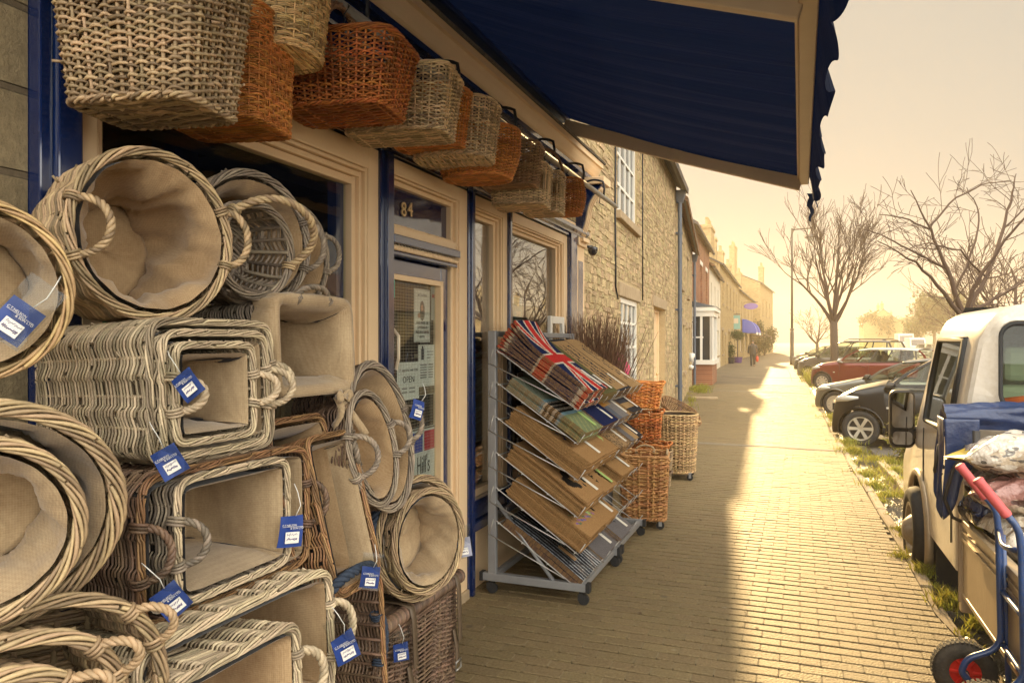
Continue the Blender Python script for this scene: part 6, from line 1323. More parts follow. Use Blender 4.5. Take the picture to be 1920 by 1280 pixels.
M_pink=mat("pink_film",(.80,.06,.22),.22,noise=(14,.6,(.55,.03,.13)),bump=(22,.8,.02),coat=.5)
tag(b.build("pink_parcel",M_pink,None,True),"bright pink film wrapped parcel behind the tan doormats","parcel")
# sash frames leaning at the end window
b=MB(); q=on_x(1046,620,-1.9)
b.span(-1.93,-1.90,q.y-.19,q.y-.14,.1,q.z+.12); b.span(-1.93,-1.90,q.y+.14,q.y+.19,.1,q.z+.12); b.span(-1.931,-1.899,q.y-.14,q.y+.14,q.z+.06,q.z+.12)
tag(b.build("white_stand",M_white,None,False,bevel=.004),"white painted timber stand rising behind the second mat rack","stand")
# ================================================================ THE TRUCK
M_tw=mat("truck_white_paint",(.68,.63,.55),.32,noise=(2.4,.7,(.50,.42,.31)),noise2=(34,.35,(.40,.31,.20)),coat=.35)
M_tal=mat("dirty_aluminium",(.50,.40,.27),.42,metal=.35,noise=(4,.7,(.38,.28,.16)),noise2=(50,.35,(.26,.19,.11)),stretch=(1,1,.35))
M_tdark=mat("dark_trim",(.022,.021,.02),.5,noise=(20,.6,(.06,.045,.03)))
M_tarp=mat("blue_tarpaulin",(.016,.036,.11),.36,noise=(8,.5,(.010,.022,.07)),bump=(9,.6,.03),coat=.2)
M_rub=mat("window_rubber",(.012,.012,.012),.6)
M_mirror=mat("mirror_glass",(.42,.42,.42),.03,metal=1.0)
M_steel=mat("wheel_steel",(.42,.36,.28),.5,metal=.5,noise=(18,.8,(.22,.16,.10)))
M_cabglass=glass("cab_glass",(.62,.72,.62),1.55)
truck=thing("pickup_truck","dirty white flatbed truck with dropped tailboards parked at the kerb beside the pavement","truck",(.835,4.78,-.14),R(0.9))
def TP(b,n,m,sm=False,bv=0,par=None,**k): return b.build(n,m,par or truck,sm,bevel=bv,**k)
def cab_outline(z_top,inset=0.0,zb=.42):
    P=[]; 
    zs=[zb,.6,.8,1.0,1.18,1.32,1.46,1.60,1.74]
    half=[]
    f=(z_top-zb)/(1.98-zb)
    for z in zs: half.append((.045+max(0,z-1.1)**1.25*.17+inset, zb+(z-zb)*f))
    x0=half[-1][0]
    for t in np.linspace(.15,1,6)*pi/2: half.append((x0+.02+.22*(1-cos(t))+.0, zb+(1.74+.20*sin(t)-zb)*f))
    for x in (.5,.75): half.append((x,zb+(1.955+.02*(x-.3)-zb)*f))
    W=1.88; return half+[(W/2,zb+(1.975-zb)*f)]+[(W-x,z) for x,z in half[::-1]]
sta=[.30,.315,.36,.45,.55,.75,.95,1.15,1.35,1.45,1.6]
V=[]
for i,s_ in enumerate(sta):
    V.append([(x,s_,z) for x,z in cab_outline(2.05-(.03 if i==0 else .0),(.03,.012,0)[i] if i<3 else 0)])
V=np.array(V); b=MB(); n=V.shape[1]; F=[]
for i in range(len(sta)-1):
    for j in range(n-1):
        side=(4<=j<8) or (n-9<=j<n-5)
        if side and 4<=i<9: continue
        F.append([i*n+j,i*n+j+1,(i+1)*n+j+1,(i+1)*n+j])
b.add(V.reshape(-1,3),F)
# front of the cab: windscreen and bonnet
V2=[[(x,s_,z) for x,z in cab_outline(zt,ins)] for s_,zt,ins in ((1.6,2.05,0),(1.95,1.68,.0),(2.35,1.22,.02),(2.9,1.12,.05),(3.1,1.0,.09),(3.16,.7,.14))]; V2=np.array(V2)
F2=[]; cab_keep=[]
for i in range(len(V2)-1):
    for j in range(n-1):
        x_,y_,z_=V2[i:i+2,j:j+2].reshape(-1,3).mean(0)
        if (y_-1.72)**2+(z_-.36)**2<.44**2 and (x_<.4 or x_>1.5): continue
        F2.append([i*n+j,i*n+j+1,(i+1)*n+j+1,(i+1)*n+j])
b.add(V2.reshape(-1,3),F2)
b.add(V2[-1],[list(range(n))])
# back wall around the rear window
def rrect(x0,x1,z0,z1,r,k=8):
    P=[]
    for cx,cz,a0 in ((x1-r,z1-r,0),(x0+r,z1-r,pi/2),(x0+r,z0+r,pi),(x1-r,z0+r,1.5*pi)):
        for t in np.linspace(0,pi/2,k): P.append((cx+r*cos(a0+t),cz+r*sin(a0+t)))
    return P
out=[(x,z) for x,z in cab_outline(2.02,.03)]; WX0,WX1,WZ0,WZ1=.255,1.625,1.40,1.895
oc=np.array(out); oc=np.concatenate([oc,np.stack([np.linspace(oc[-1,0],oc[0,0],12)[1:-1],np.full(10,.42)],1)])
inf=np.array(rrect(WX0,WX1,WZ0,WZ1,.085,40)); sub_=[]
for q in range(len(oc)):
    for t in (0,.5): sub_.append(oc[q]*(1-t)+oc[(q+1)%len(oc)]*t)
om=np.array(sub_); fa=np.arctan2((inf[:,1]-1.6)/.23,(inf[:,0]-.94)/.7); oa=np.arctan2((om[:,1]-1.6)/.23,(om[:,0]-.94)/.7)
inn=np.array([inf[np.argmin(np.abs((fa-a+pi)%(2*pi)-pi))] for a in oa])
mid=om*.0+inn+ (inn-np.array([.94,1.615]))*np.array([.045,.13])
V3=np.array([[(x,.30,z) for x,z in om],[(x,.288,z) for x,z in mid],[(x,.275,z) for x,z in inn+(inn-np.array([.94,1.615]))*np.array([.02,.06])],[(x,.30,z) for x,z in inn]]); b.grid(V3,False,True)
cab=TP(b,"cab",M_tw,True,angle=38)
b=MB(); b.tube([(x,.292,z) for x,z in rrect(WX0,WX1,WZ0,WZ1,.085,8)],.016,8,True); TP(b,"rear_window_seal",M_rub,True)
b=MB(); rw_=rrect(WX0,WX1,WZ0,WZ1,.085,8); b.add([(x,.296,z) for x,z in rw_],[list(range(len(rw_)))]); TP(b,"rear_window",M_cabglass)
for sx in (0,1):
    X=lambda z:(.045+max(0,z-1.1)**1.25*.17) if sx==0 else 1.88-(.045+max(0,z-1.1)**1.25*.17)
    g_=lambda z:.42+(z-.42)*1.63/1.56; P=[(X(1.18),.55,g_(1.18)),(X(1.45),.55,g_(1.45)),(X(1.74),.57,g_(1.74)),(X(1.74),1.43,g_(1.74)),(X(1.45),1.45,g_(1.45)),(X(1.18),1.45,g_(1.18))]
    b=MB(); b.add(P,[[0,1,4,5],[1,2,3,4]]); w_=TP(b,"side_window",M_cabglass); b=MB(); b.tube(P,.022,6,True); b.tube([P[0],P[1],P[2]],.03,6); b.build("seal",M_rub,w_,True)
    xo=(lambda z,o=.004:X(z)-o) if sx==0 else (lambda z,o=.004:X(z)+o)
    for yy in (.50,1.50):
        b=MB(); b.tube([(xo(z,.001),yy,z) for z in (.55,.8,1.0,1.15)],.006,5); TP(b,"door_seam",M_rub,True)
    b=MB(); b.tube([(xo(.98,.03),.58,1.0),(xo(.98,.03),.74,1.0)],.014,6); TP(b,"door_handle",M_tdark,True)
b=MB(); b.add([(x,1.63+.34*t+.0,2.03-.36*t+.012) for t,x in ((0,.34),(0,1.54),(1,1.64),(1,.24))],[[0,1,2,3]]); b.add([(x,1.97+.36*t,1.66-.42*t+.012) for t,x in ((0,.24),(0,1.64),(1,1.68),(1,.20))],[[0,1,2,3]]); TP(b,"windscreen",M_dglass)
b=MB(); b.tube([(.60,.285,2.02),(.60,.28,1.96),(.60,.275,1.91)],.014,6); TP(b,"roof_trim",M_tw,True)
b=MB(); b.tube([(.12,.284,1.33),(1.76,.284,1.33)],.005,5); TP(b,"panel_seam",M_rub,True)
for x in (.16,1.72):
    b=MB()
    for q in range(5): b.span(x-.035,x+.035,.279,.287,.98+.035*q,.995+.035*q)
    TP(b,"cab_vent",M_tdark)
# seats and shelf seen through the glass
b=MB(); 
for x in (.5,1.35): b.span(x-.24,x+.24,.62,.76,.8,1.52); b.span(x-.15,x+.15,.63,.72,1.54,1.76); b.span(x-.24,x+.24,.7,1.2,.7,.85)
TP(b,"seat",mat("pale_seat_cover",(.42,.42,.32),.8),False,.04)
b=MB(); b.span(.2,1.7,.34,.5,1.28,1.40); TP(b,"rear_shelf",M_tdark,False,.02); b=MB(); b.tube([(.3,.40,1.42),(.42,.39,1.44),(.52,.40,1.42)],.035,8); TP(b,"orange_vest",mat("hi_vis_orange",(.75,.12,.02),.7),True)
b=MB(); b.span(.1,1.78,1.5,1.75,.9,1.2); b.span(.2,1.68,.35,2.6,.43,.5); TP(b,"dashboard",M_tdark)
# front wheels in their arches, rear axle
def wheel(root,c,r,wd,rimm,ax='x',spokes=0,sgn=-1,tyre=None,hub=True):
    """wheel with its axle along local x (sgn: outer side)"""
    t=MB(); pr=[(r*.62,-wd/2*.8),(r*.74,-wd/2),(r*.90,-wd/2),(r*.97,-wd/2*.8),(r,-wd/2*.4),(r,wd/2*.4),(r*.97,wd/2*.8),(r*.90,wd/2),(r*.74,wd/2),(r*.62,wd/2*.8)]
    Rm=Matrix.Rotation(R(90),3,'Y') if ax=='x' else Matrix.Rotation(R(90),3,'X')
    t.lathe(pr,32,Rm,c); o=t.build("wheel",tyre or M_rubber,root,True,angle=50)
    b=MB(); s=sgn
    if spokes:
        b.lathe([(r*.62,s*wd*.30),(r*.66,s*wd*.46),(r*.60,s*wd*.44),(r*.58,s*wd*.2),(r*.56,-s*wd*.3)],32,Rm,c); b.lathe([(0,s*wd*.40),(r*.11,s*wd*.40),(r*.14,s*wd*.36),(r*.14,s*wd*.2)],16,Rm,c)
        for k in range(spokes):
            a=2*pi*k/spokes
            for q in ((-.0,),):
                p0=np.array([r*.10*cos(a),r*.10*sin(a),s*wd*.36]); p1=np.array([r*.60*cos(a),r*.60*sin(a),s*wd*.40]); wv=np.array([-sin(a),cos(a),0]); zv=np.array([0,0,s*wd*.10])
                H=[p0-wv*r*.07,p0+wv*r*.07,p1+wv*r*.095,p1-wv*r*.095]; H=[h-zv for h in H]+[h+zv for h in H]; H=[tuple(Vector(h)@Rm.transposed()) for h in H]; b.hexa([np.array(h)+np.array(c) for h in H])
        d=MB(); d.lathe([(0,s*wd*.12),(r*.58,s*wd*.12)],24,Rm,c); d.build("brake_disc",M_tdark,o,False)
    else:
        b.lathe([(r*.62,s*wd*.36),(r*.64,s*wd*.46),(r*.57,s*wd*.44),(r*.50,s*wd*.22),(r*.40,s*wd*.18),(r*.34,s*wd*.40),(r*.26,s*wd*.56),(r*.2,s*wd*.66),(r*.1,s*wd*.70),(0,s*wd*.70)],32,Rm,c)
        for k in range(6):
            a=2*pi*k/6; q=Vector((r*.44*cos(a),r*.44*sin(a),s*wd*.24)); q=Rm@q; e=Rm@Vector((r*.44*cos(a),r*.44*sin(a),s*wd*.36)); b.tube([np.array(c)+np.array(q),np.array(c)+np.array(e)],r*.035,6)
    b.build("rim",rimm,o,True,angle=35); return o
for sx,x in ((-1,.07),(1,1.81)): wheel(truck,(x,1.72,.335),.335,.2,M_steel,'x',0,sx)
for sx,x in ((-1,.22),(1,1.66)): wheel(truck,(x,-1.55,.335),.335,.2,M_steel,'x',0,sx)
for x0,x1 in ((.03,.31),(1.57,1.85)):
    b=MB(); a=np.linspace(-.12*pi,1.12*pi,22); b.grid(np.array([[(x,1.72+.425*cos(t),.34+.425*sin(t)) for t in a] for x in (x0+.02,x1-.02)])); TP(b,"wheel_arch_liner",M_tdark,True)
    xe=x0+.018 if x0<1 else x1-.018; b=MB(); b.tube([(xe,1.72+.445*cos(t),.34+.445*sin(t)) for t in a],.03,8); TP(b,"wheel_arch",M_tal,True)
b=MB(); b.span(.08,.26,1.20,1.215,.08,.55); TP(b,"mud_flap",M_rubber)
# bed
b=MB(); b.span(.04,1.9,-2.7,0,.60,.66); b.span(.3,.42,-2.7,1.5,.42,.60); b.span(1.45,1.57,-2.7,1.5,.42,.60); TP(b,"bed_floor",M_tdark)
for x0,x1 in ((0,.035),(1.905,1.94)):
    b=MB(); b.span(x0,x1,-2.7,-.05,.385,.80); b.span(x0-.006,x1+.006,-2.7,-.05,.775,.812); b.span(x0-.004,x1+.004,-2.7,-.05,.385,.41)
    s=TP(b,"dropside",M_tal,False,.004)
    xx=x0-.004 if x0<1 else x1+.004; b=MB(); b.span(xx-.004,xx+.004,-2.68,-.06,.70,.715); b.span(xx-.004,xx+.004,-2.68,-.06,.745,.755); b.build("rib",M_tal,s,False)
    b=MB(); b.span(x0-.008,x1+.008,-.055,-.0,.30,.86); b.tube([(xx-.003,-.028,.35),(xx-.003,-.028,.80)],.012,6); TP(b,"corner_post",M_tal,False,.004)
b=MB(); b.span(.02,.09,.005,.055,.45,1.36); b.span(1.85,1.92,.005,.055,.45,1.36); b.span(.09,1.85,.012,.05,.66,1.30); TP(b,"headboard",mat("weathered_headboard",(.22,.18,.13),.7,noise=(6,.8,(.10,.075,.05))),False,.004)
b=MB(); b.span(.05,.14,-.09,-.02,.74,.86); b.tube([(.06,-.06,.80),(.06,-.06,.90)],.02,8); TP(b,"drop_latch",M_tdark,False,.004)
b=MB(); b.tube([(-.01,.06,1.10),(.06,.05,1.12),(.1,.055,1.10),(.06,.06,1.08),(-.01,.06,1.10)],.008,6); TP(b,"chain_hook",M_tdark,True)
b=MB(); b.span(.05,1.89,-2.75,-2.70,.385,.80); TP(b,"tailboard",M_tal,False,.004)
# door mirror on its black arm
mx,my=-.03,1.92
b=MB(); 
def rbox(x0,x1,y0,y1,z0,z1,r): 
    P=rrect(x0,x1,z0,z1,r,6); return np.array([[((x0+x1)/2+(x-(x0+x1)/2)*k,y,(z0+z1)/2+(z-(z0+z1)/2)*k) for x,z in P] for y,k in ((y0,.93),(y0+.008,1.0),(y1-.03,1.0),(y1,.8))])
b.grid(rbox(mx-.10,mx+.08,my,my+.11,.94,1.40,.05),False,True); P=rrect(mx-.08,mx+.06,.99,1.36,.04,6); b.add([(x,my+.108,z) for x,z in P],[list(range(len(P)))]); b.tube([(mx+.06,my+.06,1.08),(mx+.17,my+.05,1.06),(.06,my-.05,1.05)],.035,8); b.span(mx+.04,.04,my+.02,my+.06,1.00,1.10)
mr=TP(b,"wing_mirror",M_tdark,True,angle=40)
P=rrect(mx-.085,mx+.068,1.10,1.38,.03,6); b=MB(); b.add([(x+.002*0,my+.003-.12*(x-mx)*0,z) for x,z in P],[list(range(len(P)))]); b.build("mirror_glass",M_mirror,mr,False)
P=rrect(mx-.08,mx+.062,.965,1.07,.03,6); b=MB(); b.add([(x,my+.003,z) for x,z in P],[list(range(len(P)))]); b.build("mirror_glass",M_mirror,mr,False)
# rolled tarpaulin across the headboard, its end hanging down the side (a thing resting on the truck)
tw=truck.matrix_world.copy(); tw=Matrix.Translation((.835,4.78,-.14))@Matrix.Rotation(R(0.9),4,'Z')
tp=thing("rolled_tarpaulin","blue tarpaulin rolled along the front of the truck bed with a flap hanging down","tarpaulin",mat=tw)
b=MB(); xs=np.linspace(-.07,1.92,46); a=np.linspace(0,2*pi,28,endpoint=False)
V=np.array([[(x,.10+(.088+.014*sin(3*t+4*x)+.010*sin(7*t-9*x))*cos(t)*1.0,1.345+.035*sin(x*1.6)+(.082+.012*sin(5*t+7*x)+.008*sin(11*t+23*x))*sin(t)) for t in a] for x in xs]); b.grid(V,False,True)
V=np.array([[(.10*0+x*k,.10+(y-.10)*k,1.325+(z-1.325)*k) if False else (-.07+.03*(1-k),.10+(y-.10)*k,1.325+(z-1.325)*k) for x,y,z in V[0]] for k in (1,.75,.5,.25,.05)]); b.grid(V,False,True)
b.build("roll",M_tarp,tp,True)
b=MB(); zz=np.linspace(0,1,24); yy=np.linspace(0,1,16)
V=np.array([[(-.085+.02*sin(8*y+5*z)*z-.01*z+.045*y*0,-.02+.19*y*(1-.45*z)+.05*z,1.36-(.30+.28*(1-abs(y-.25)*1.1))*z-.0*y) for y in yy] for z in zz]); b.grid(V); V=np.array([[(-.085+.17*y+.012*sin(9*y+6*z)*z,-.03+.0*y-.012*sin(7*y+4*z)*z,1.36-(.42+.16*sin(2+3*y))*z) for y in yy] for z in zz]); b.grid(V)
b.build("flap",M_tarp,tp,True).modifiers.new("solid",'SOLIDIFY').thickness=.003
b=MB(); b.span(.05,.085,-.05,-.035,.70,1.30); b.tube([(.02,-.05,1.22),(-.05,-.06,1.08),(-.09,-.06,.92),(-.05,-.055,.82),(.02,-.05,.79),(.06,-.05,.78)],.010,6); b.tube([(-.09,.1,1.2),(-.11,.11,1.05),(-.09,.16,.98),(-.06,.2,1.02)],.009,6); b.build("strap",M_tdark,tp,True)
# sacks in the bed
def sackmat(n,c1,c2,c3,sc=5):
    m=mat(n,c1,.24,bump=(17,1.0,.035),coat=.6); t=m.node_tree; N=t.nodes; L=t.links; b=N["Principled BSDF"]; src=b.inputs["Base Color"].links[0].from_socket
    tc=N.new("ShaderNodeTexCoord"); mp=N.new("ShaderNodeMapping"); mp.inputs["Scale"].default_value=(1.0,1.6,2.2); mp.inputs["Rotation"].default_value=(0,.4,.6); L.new(tc.outputs["Object"],mp.inputs[0])
    for i,(cc,lo,sk) in enumerate(((c2,.53,sc*.55),(c3,.57,sc*.9),(tuple(v*.25 for v in c2),.60,sc*2.2),((.70,.64,.54),.60,sc*1.5))):
        nz=N.new("ShaderNodeTexNoise"); nz.noise_dimensions='4D'; nz.inputs["W"].default_value=i*3.7; nz.inputs["Scale"].default_value=sk; nz.inputs["Detail"].default_value=2; L.new(mp.outputs[0],nz.inputs["Vector"])
        mr=N.new("ShaderNodeMapRange"); mr.inputs[1].default_value=lo; mr.inputs[2].default_value=lo+.012; L.new(nz.outputs[0],mr.inputs[0]); x=N.new("ShaderNodeMix"); x.data_type='RGBA'; x.inputs[7].default_value=(*cc,1); L.new(mr.outputs[0],x.inputs[0]); L.new(src,x.inputs[6]); src=x.outputs[2]
    L.new(src,b.inputs["Base Color"]); return m
SK=[sackmat("sack_cream",(.52,.42,.30),(.62,.55,.46),(.28,.17,.12)),sackmat("sack_pink",(.50,.36,.28),(.40,.20,.17),(.60,.50,.38),4),sackmat("sack_clear",(.55,.48,.38),(.36,.28,.20),(.62,.58,.5)),sackmat("sack_black",(.02,.025,.05),(.03,.05,.14),(.40,.33,.06),4)]
def sack(label,lx,ly,lz,sx,sy,sz,rot,m,tip=None,seed=0,pitch=0):
    M=tw@Matrix.Translation((lx,ly,lz))@Matrix.Rotation(R(rot),4,'Z')@Matrix.Rotation(R(pitch),4,'Y')
    r=thing("filled_sack",label,"sack",mat=M,group="filled plastic sacks in the truck bed"); rs=np.random.RandomState(seed); ph=rs.uniform(0,6,8)
    u=np.linspace(-1,1,60); t=np.linspace(0,2*pi,64,endpoint=False); V=[]
    for x in u:
        e=(1-abs(x)**3.2)**.5 if abs(x)<1 else 0; wy=sy/2*(.72+.28*e); hz=sz/2*max(.03,e)
        V.append([(x*sx/2+.012*sin(3*a+ph[0]),wy*np.sign(cos(a))*abs(cos(a))**.75+.010*sin(17*x+ph[1]+2*a),hz*np.sign(sin(a))*abs(sin(a))**.85*(1+.14*sin(6*x+ph[2])*cos(2*a+ph[3]))+.011*sin(23*x+5*a+ph[4])*e+.008*sin(13*a+31*x*.5+ph[5])*e) for a in t])
    b=MB(); b.grid(np.array(V),False,True); b.build("bag",m,r,True)
    if tip:
        b=MB(); V=np.array([[(-sx/2-.0-.10*k,(y)*(1-k)*sy*.40,.01*sin(9*y)*(1-k)+.012*(1-k)) for y in np.linspace(-1,1,12)] for k in np.linspace(-.25,1,7)]); b.grid(V); b.grid(V-np.array([0,0,.012])); b.build("corner",mat("sack_yellow",(.62,.42,.04),.3,coat=.5),r,True)
    return r
sack("top cream patterned sack with a yellow corner on the truck's pile",.38,-.40,1.25,.86,.50,.21,-12,SK[0],True,1,-7)
sack("pink and brown printed sack under the top cream one",.42,-.36,1.05,.9,.52,.23,-7,SK[1],None,2,-3)
sack("crumpled clear sack at the bottom of the pile by the dropside",.48,-.50,.84,.9,.62,.27,4,SK[2],None,3)
sack("black sack with a yellow patch against the headboard",.20,-.15,.90,.44,.24,.30,15,SK[3],None,4)
sack("cream sack lying farther back in the bed near the tailboard",.9,-1.35,.80,.9,.6,.25,30,SK[0],None,5)

# ================================================================ THE HAND TRUCK
M_bt=mat("blue_tube_paint",(.014,.06,.20),.36,noise=(25,.45,(.01,.035,.11)),noise2=(75,.4,(.07,.06,.05)),bump=(60,.25,.003),coat=.4)
M_grip=mat("faded_red_grip",(.58,.10,.10),.55,noise=(18,.5,(.42,.07,.07)),bump=(70,.3,.003))
M_redrim=mat("red_wheel_rim",(.62,.03,.02),.35,coat=.4)
M_tyre=mat("dusty_tyre",(.035,.030,.024),.85,noise=(26,.8,(.085,.07,.05)),bump=(60,.9,.006))
hk=thing("hand_truck","blue tubular hand truck with red grips and red-rimmed wheels standing beside the truck","hand truck",(.772,3.66,0),R(0))
def arc(P,n=6):
    """round the corners of a polyline"""
    P=[np.array(p,float) for p in P]; out=[P[0]]
    for i in range(1,len(P)-1):
        a,b_,c_=P[i-1],P[i],P[i+1]; r_=min(.07,np.linalg.norm(a-b_)*.45,np.linalg.norm(c_-b_)*.45); p=b_+(a-b_)/np.linalg.norm(a-b_)*r_; q_=b_+(c_-b_)/np.linalg.norm(c_-b_)*r_
        for t in np.linspace(0,1,n): out.append((1-t)**2*p+2*t*(1-t)*b_+t*t*q_)
    return out+[P[-1]]
for sy in (.185,-.185):
    b=MB(); b.tube(arc([(-.012,sy,.97),(.035,sy,.91),(.045,sy,.82),(.055,sy,.30),(-.075,sy,.235),(-.10,sy,.17),(-.065,sy,.135)]),.0145,10); b.tube(arc([(.06,sy,.80),(.075,sy,.45),(.085,sy,.06),(.085,sy,.03)]),.0125,10); hb=b.build("frame_rail",M_bt,hk,True)
    d=Vector((-.105,0,.14)).normalized(); p=Vector((-.012,sy,.97)); b=MB(); P=[p-d*.015,p,p+d*.005,p+d*.06,p+d*.135,p+d*.155,p+d*.16]; b.tube(P,[.019,.021,.019,.0195,.0195,.022,.016],12); b.build("grip",M_grip,hb,True,angle=60)
for z,x in ((.82,.05),(.55,.06),(.32,.06)): b=MB(); b.tube(arc([(x,.185,z),(x-.03*(z>.7),0,z-.03*(z>.7)),(x,-.185,z)]),.0125,10); b.build("cross_bar",M_bt,hk,True)
b=MB(); b.tube([(-.065,.35,.135),(-.065,-.19,.135)],.010,8); b.build("axle",M_steel,hk,True)
b=MB(); b.span(.08,.34,-.22,.19,.012,.02); b.span(.08,.088,-.22,.19,.012,.12); b.build("toe_plate",M_bt,hk,False)
def small_wheel(y):
    r_,wd=.135,.085; c=(-.065,y,.135); Rm=Matrix.Rotation(R(90),3,'X'); t=MB(); cr=r_-wd*.5; pr=[(cr+wd*.5*cos(a),wd*.5*sin(a)) for a in np.linspace(-pi*.72,pi*.72,16)]
    t.lathe(pr,40,Rm,c)
    for k in range(44):   # tread blocks
        a=2*pi*k/44
        for s_ in (-1,1): 
            q=Vector((c[0]+(r_-.001)*cos(a+.06*s_),y+s_*.018,c[2]+(r_-.001)*sin(a+.06*s_))); t.box(q,(.003,.024,.012),Matrix.Rotation(-a,3,'Y'))
    o=t.build("wheel",M_tyre,hk,True,angle=40); b=MB()
    for s_ in (-1,1): b.lathe([(.078,s_*.012),(.082,s_*.034),(.074,s_*.036),(.066,s_*.02),(.04,s_*.016),(.03,s_*.03),(.014,s_*.034)],32,Rm,c)
    for k in range(6):
        a=2*pi*k/6; 
        for s_ in (-1,1): b.tube([(c[0]+.028*cos(a),y+s_*.026,c[2]+.028*sin(a)),(c[0]+.07*cos(a),y+s_*.026,c[2]+.07*sin(a))],.008,6)
    b.build("rim",M_redrim,o,True,angle=40); b=MB(); b.tube([(c[0],y-.045,c[2]),(c[0],y+.045,c[2])],.014,10); b.build("hub",M_rubber,o,True,angle=40)
small_wheel(.31); small_wheel(-.14)

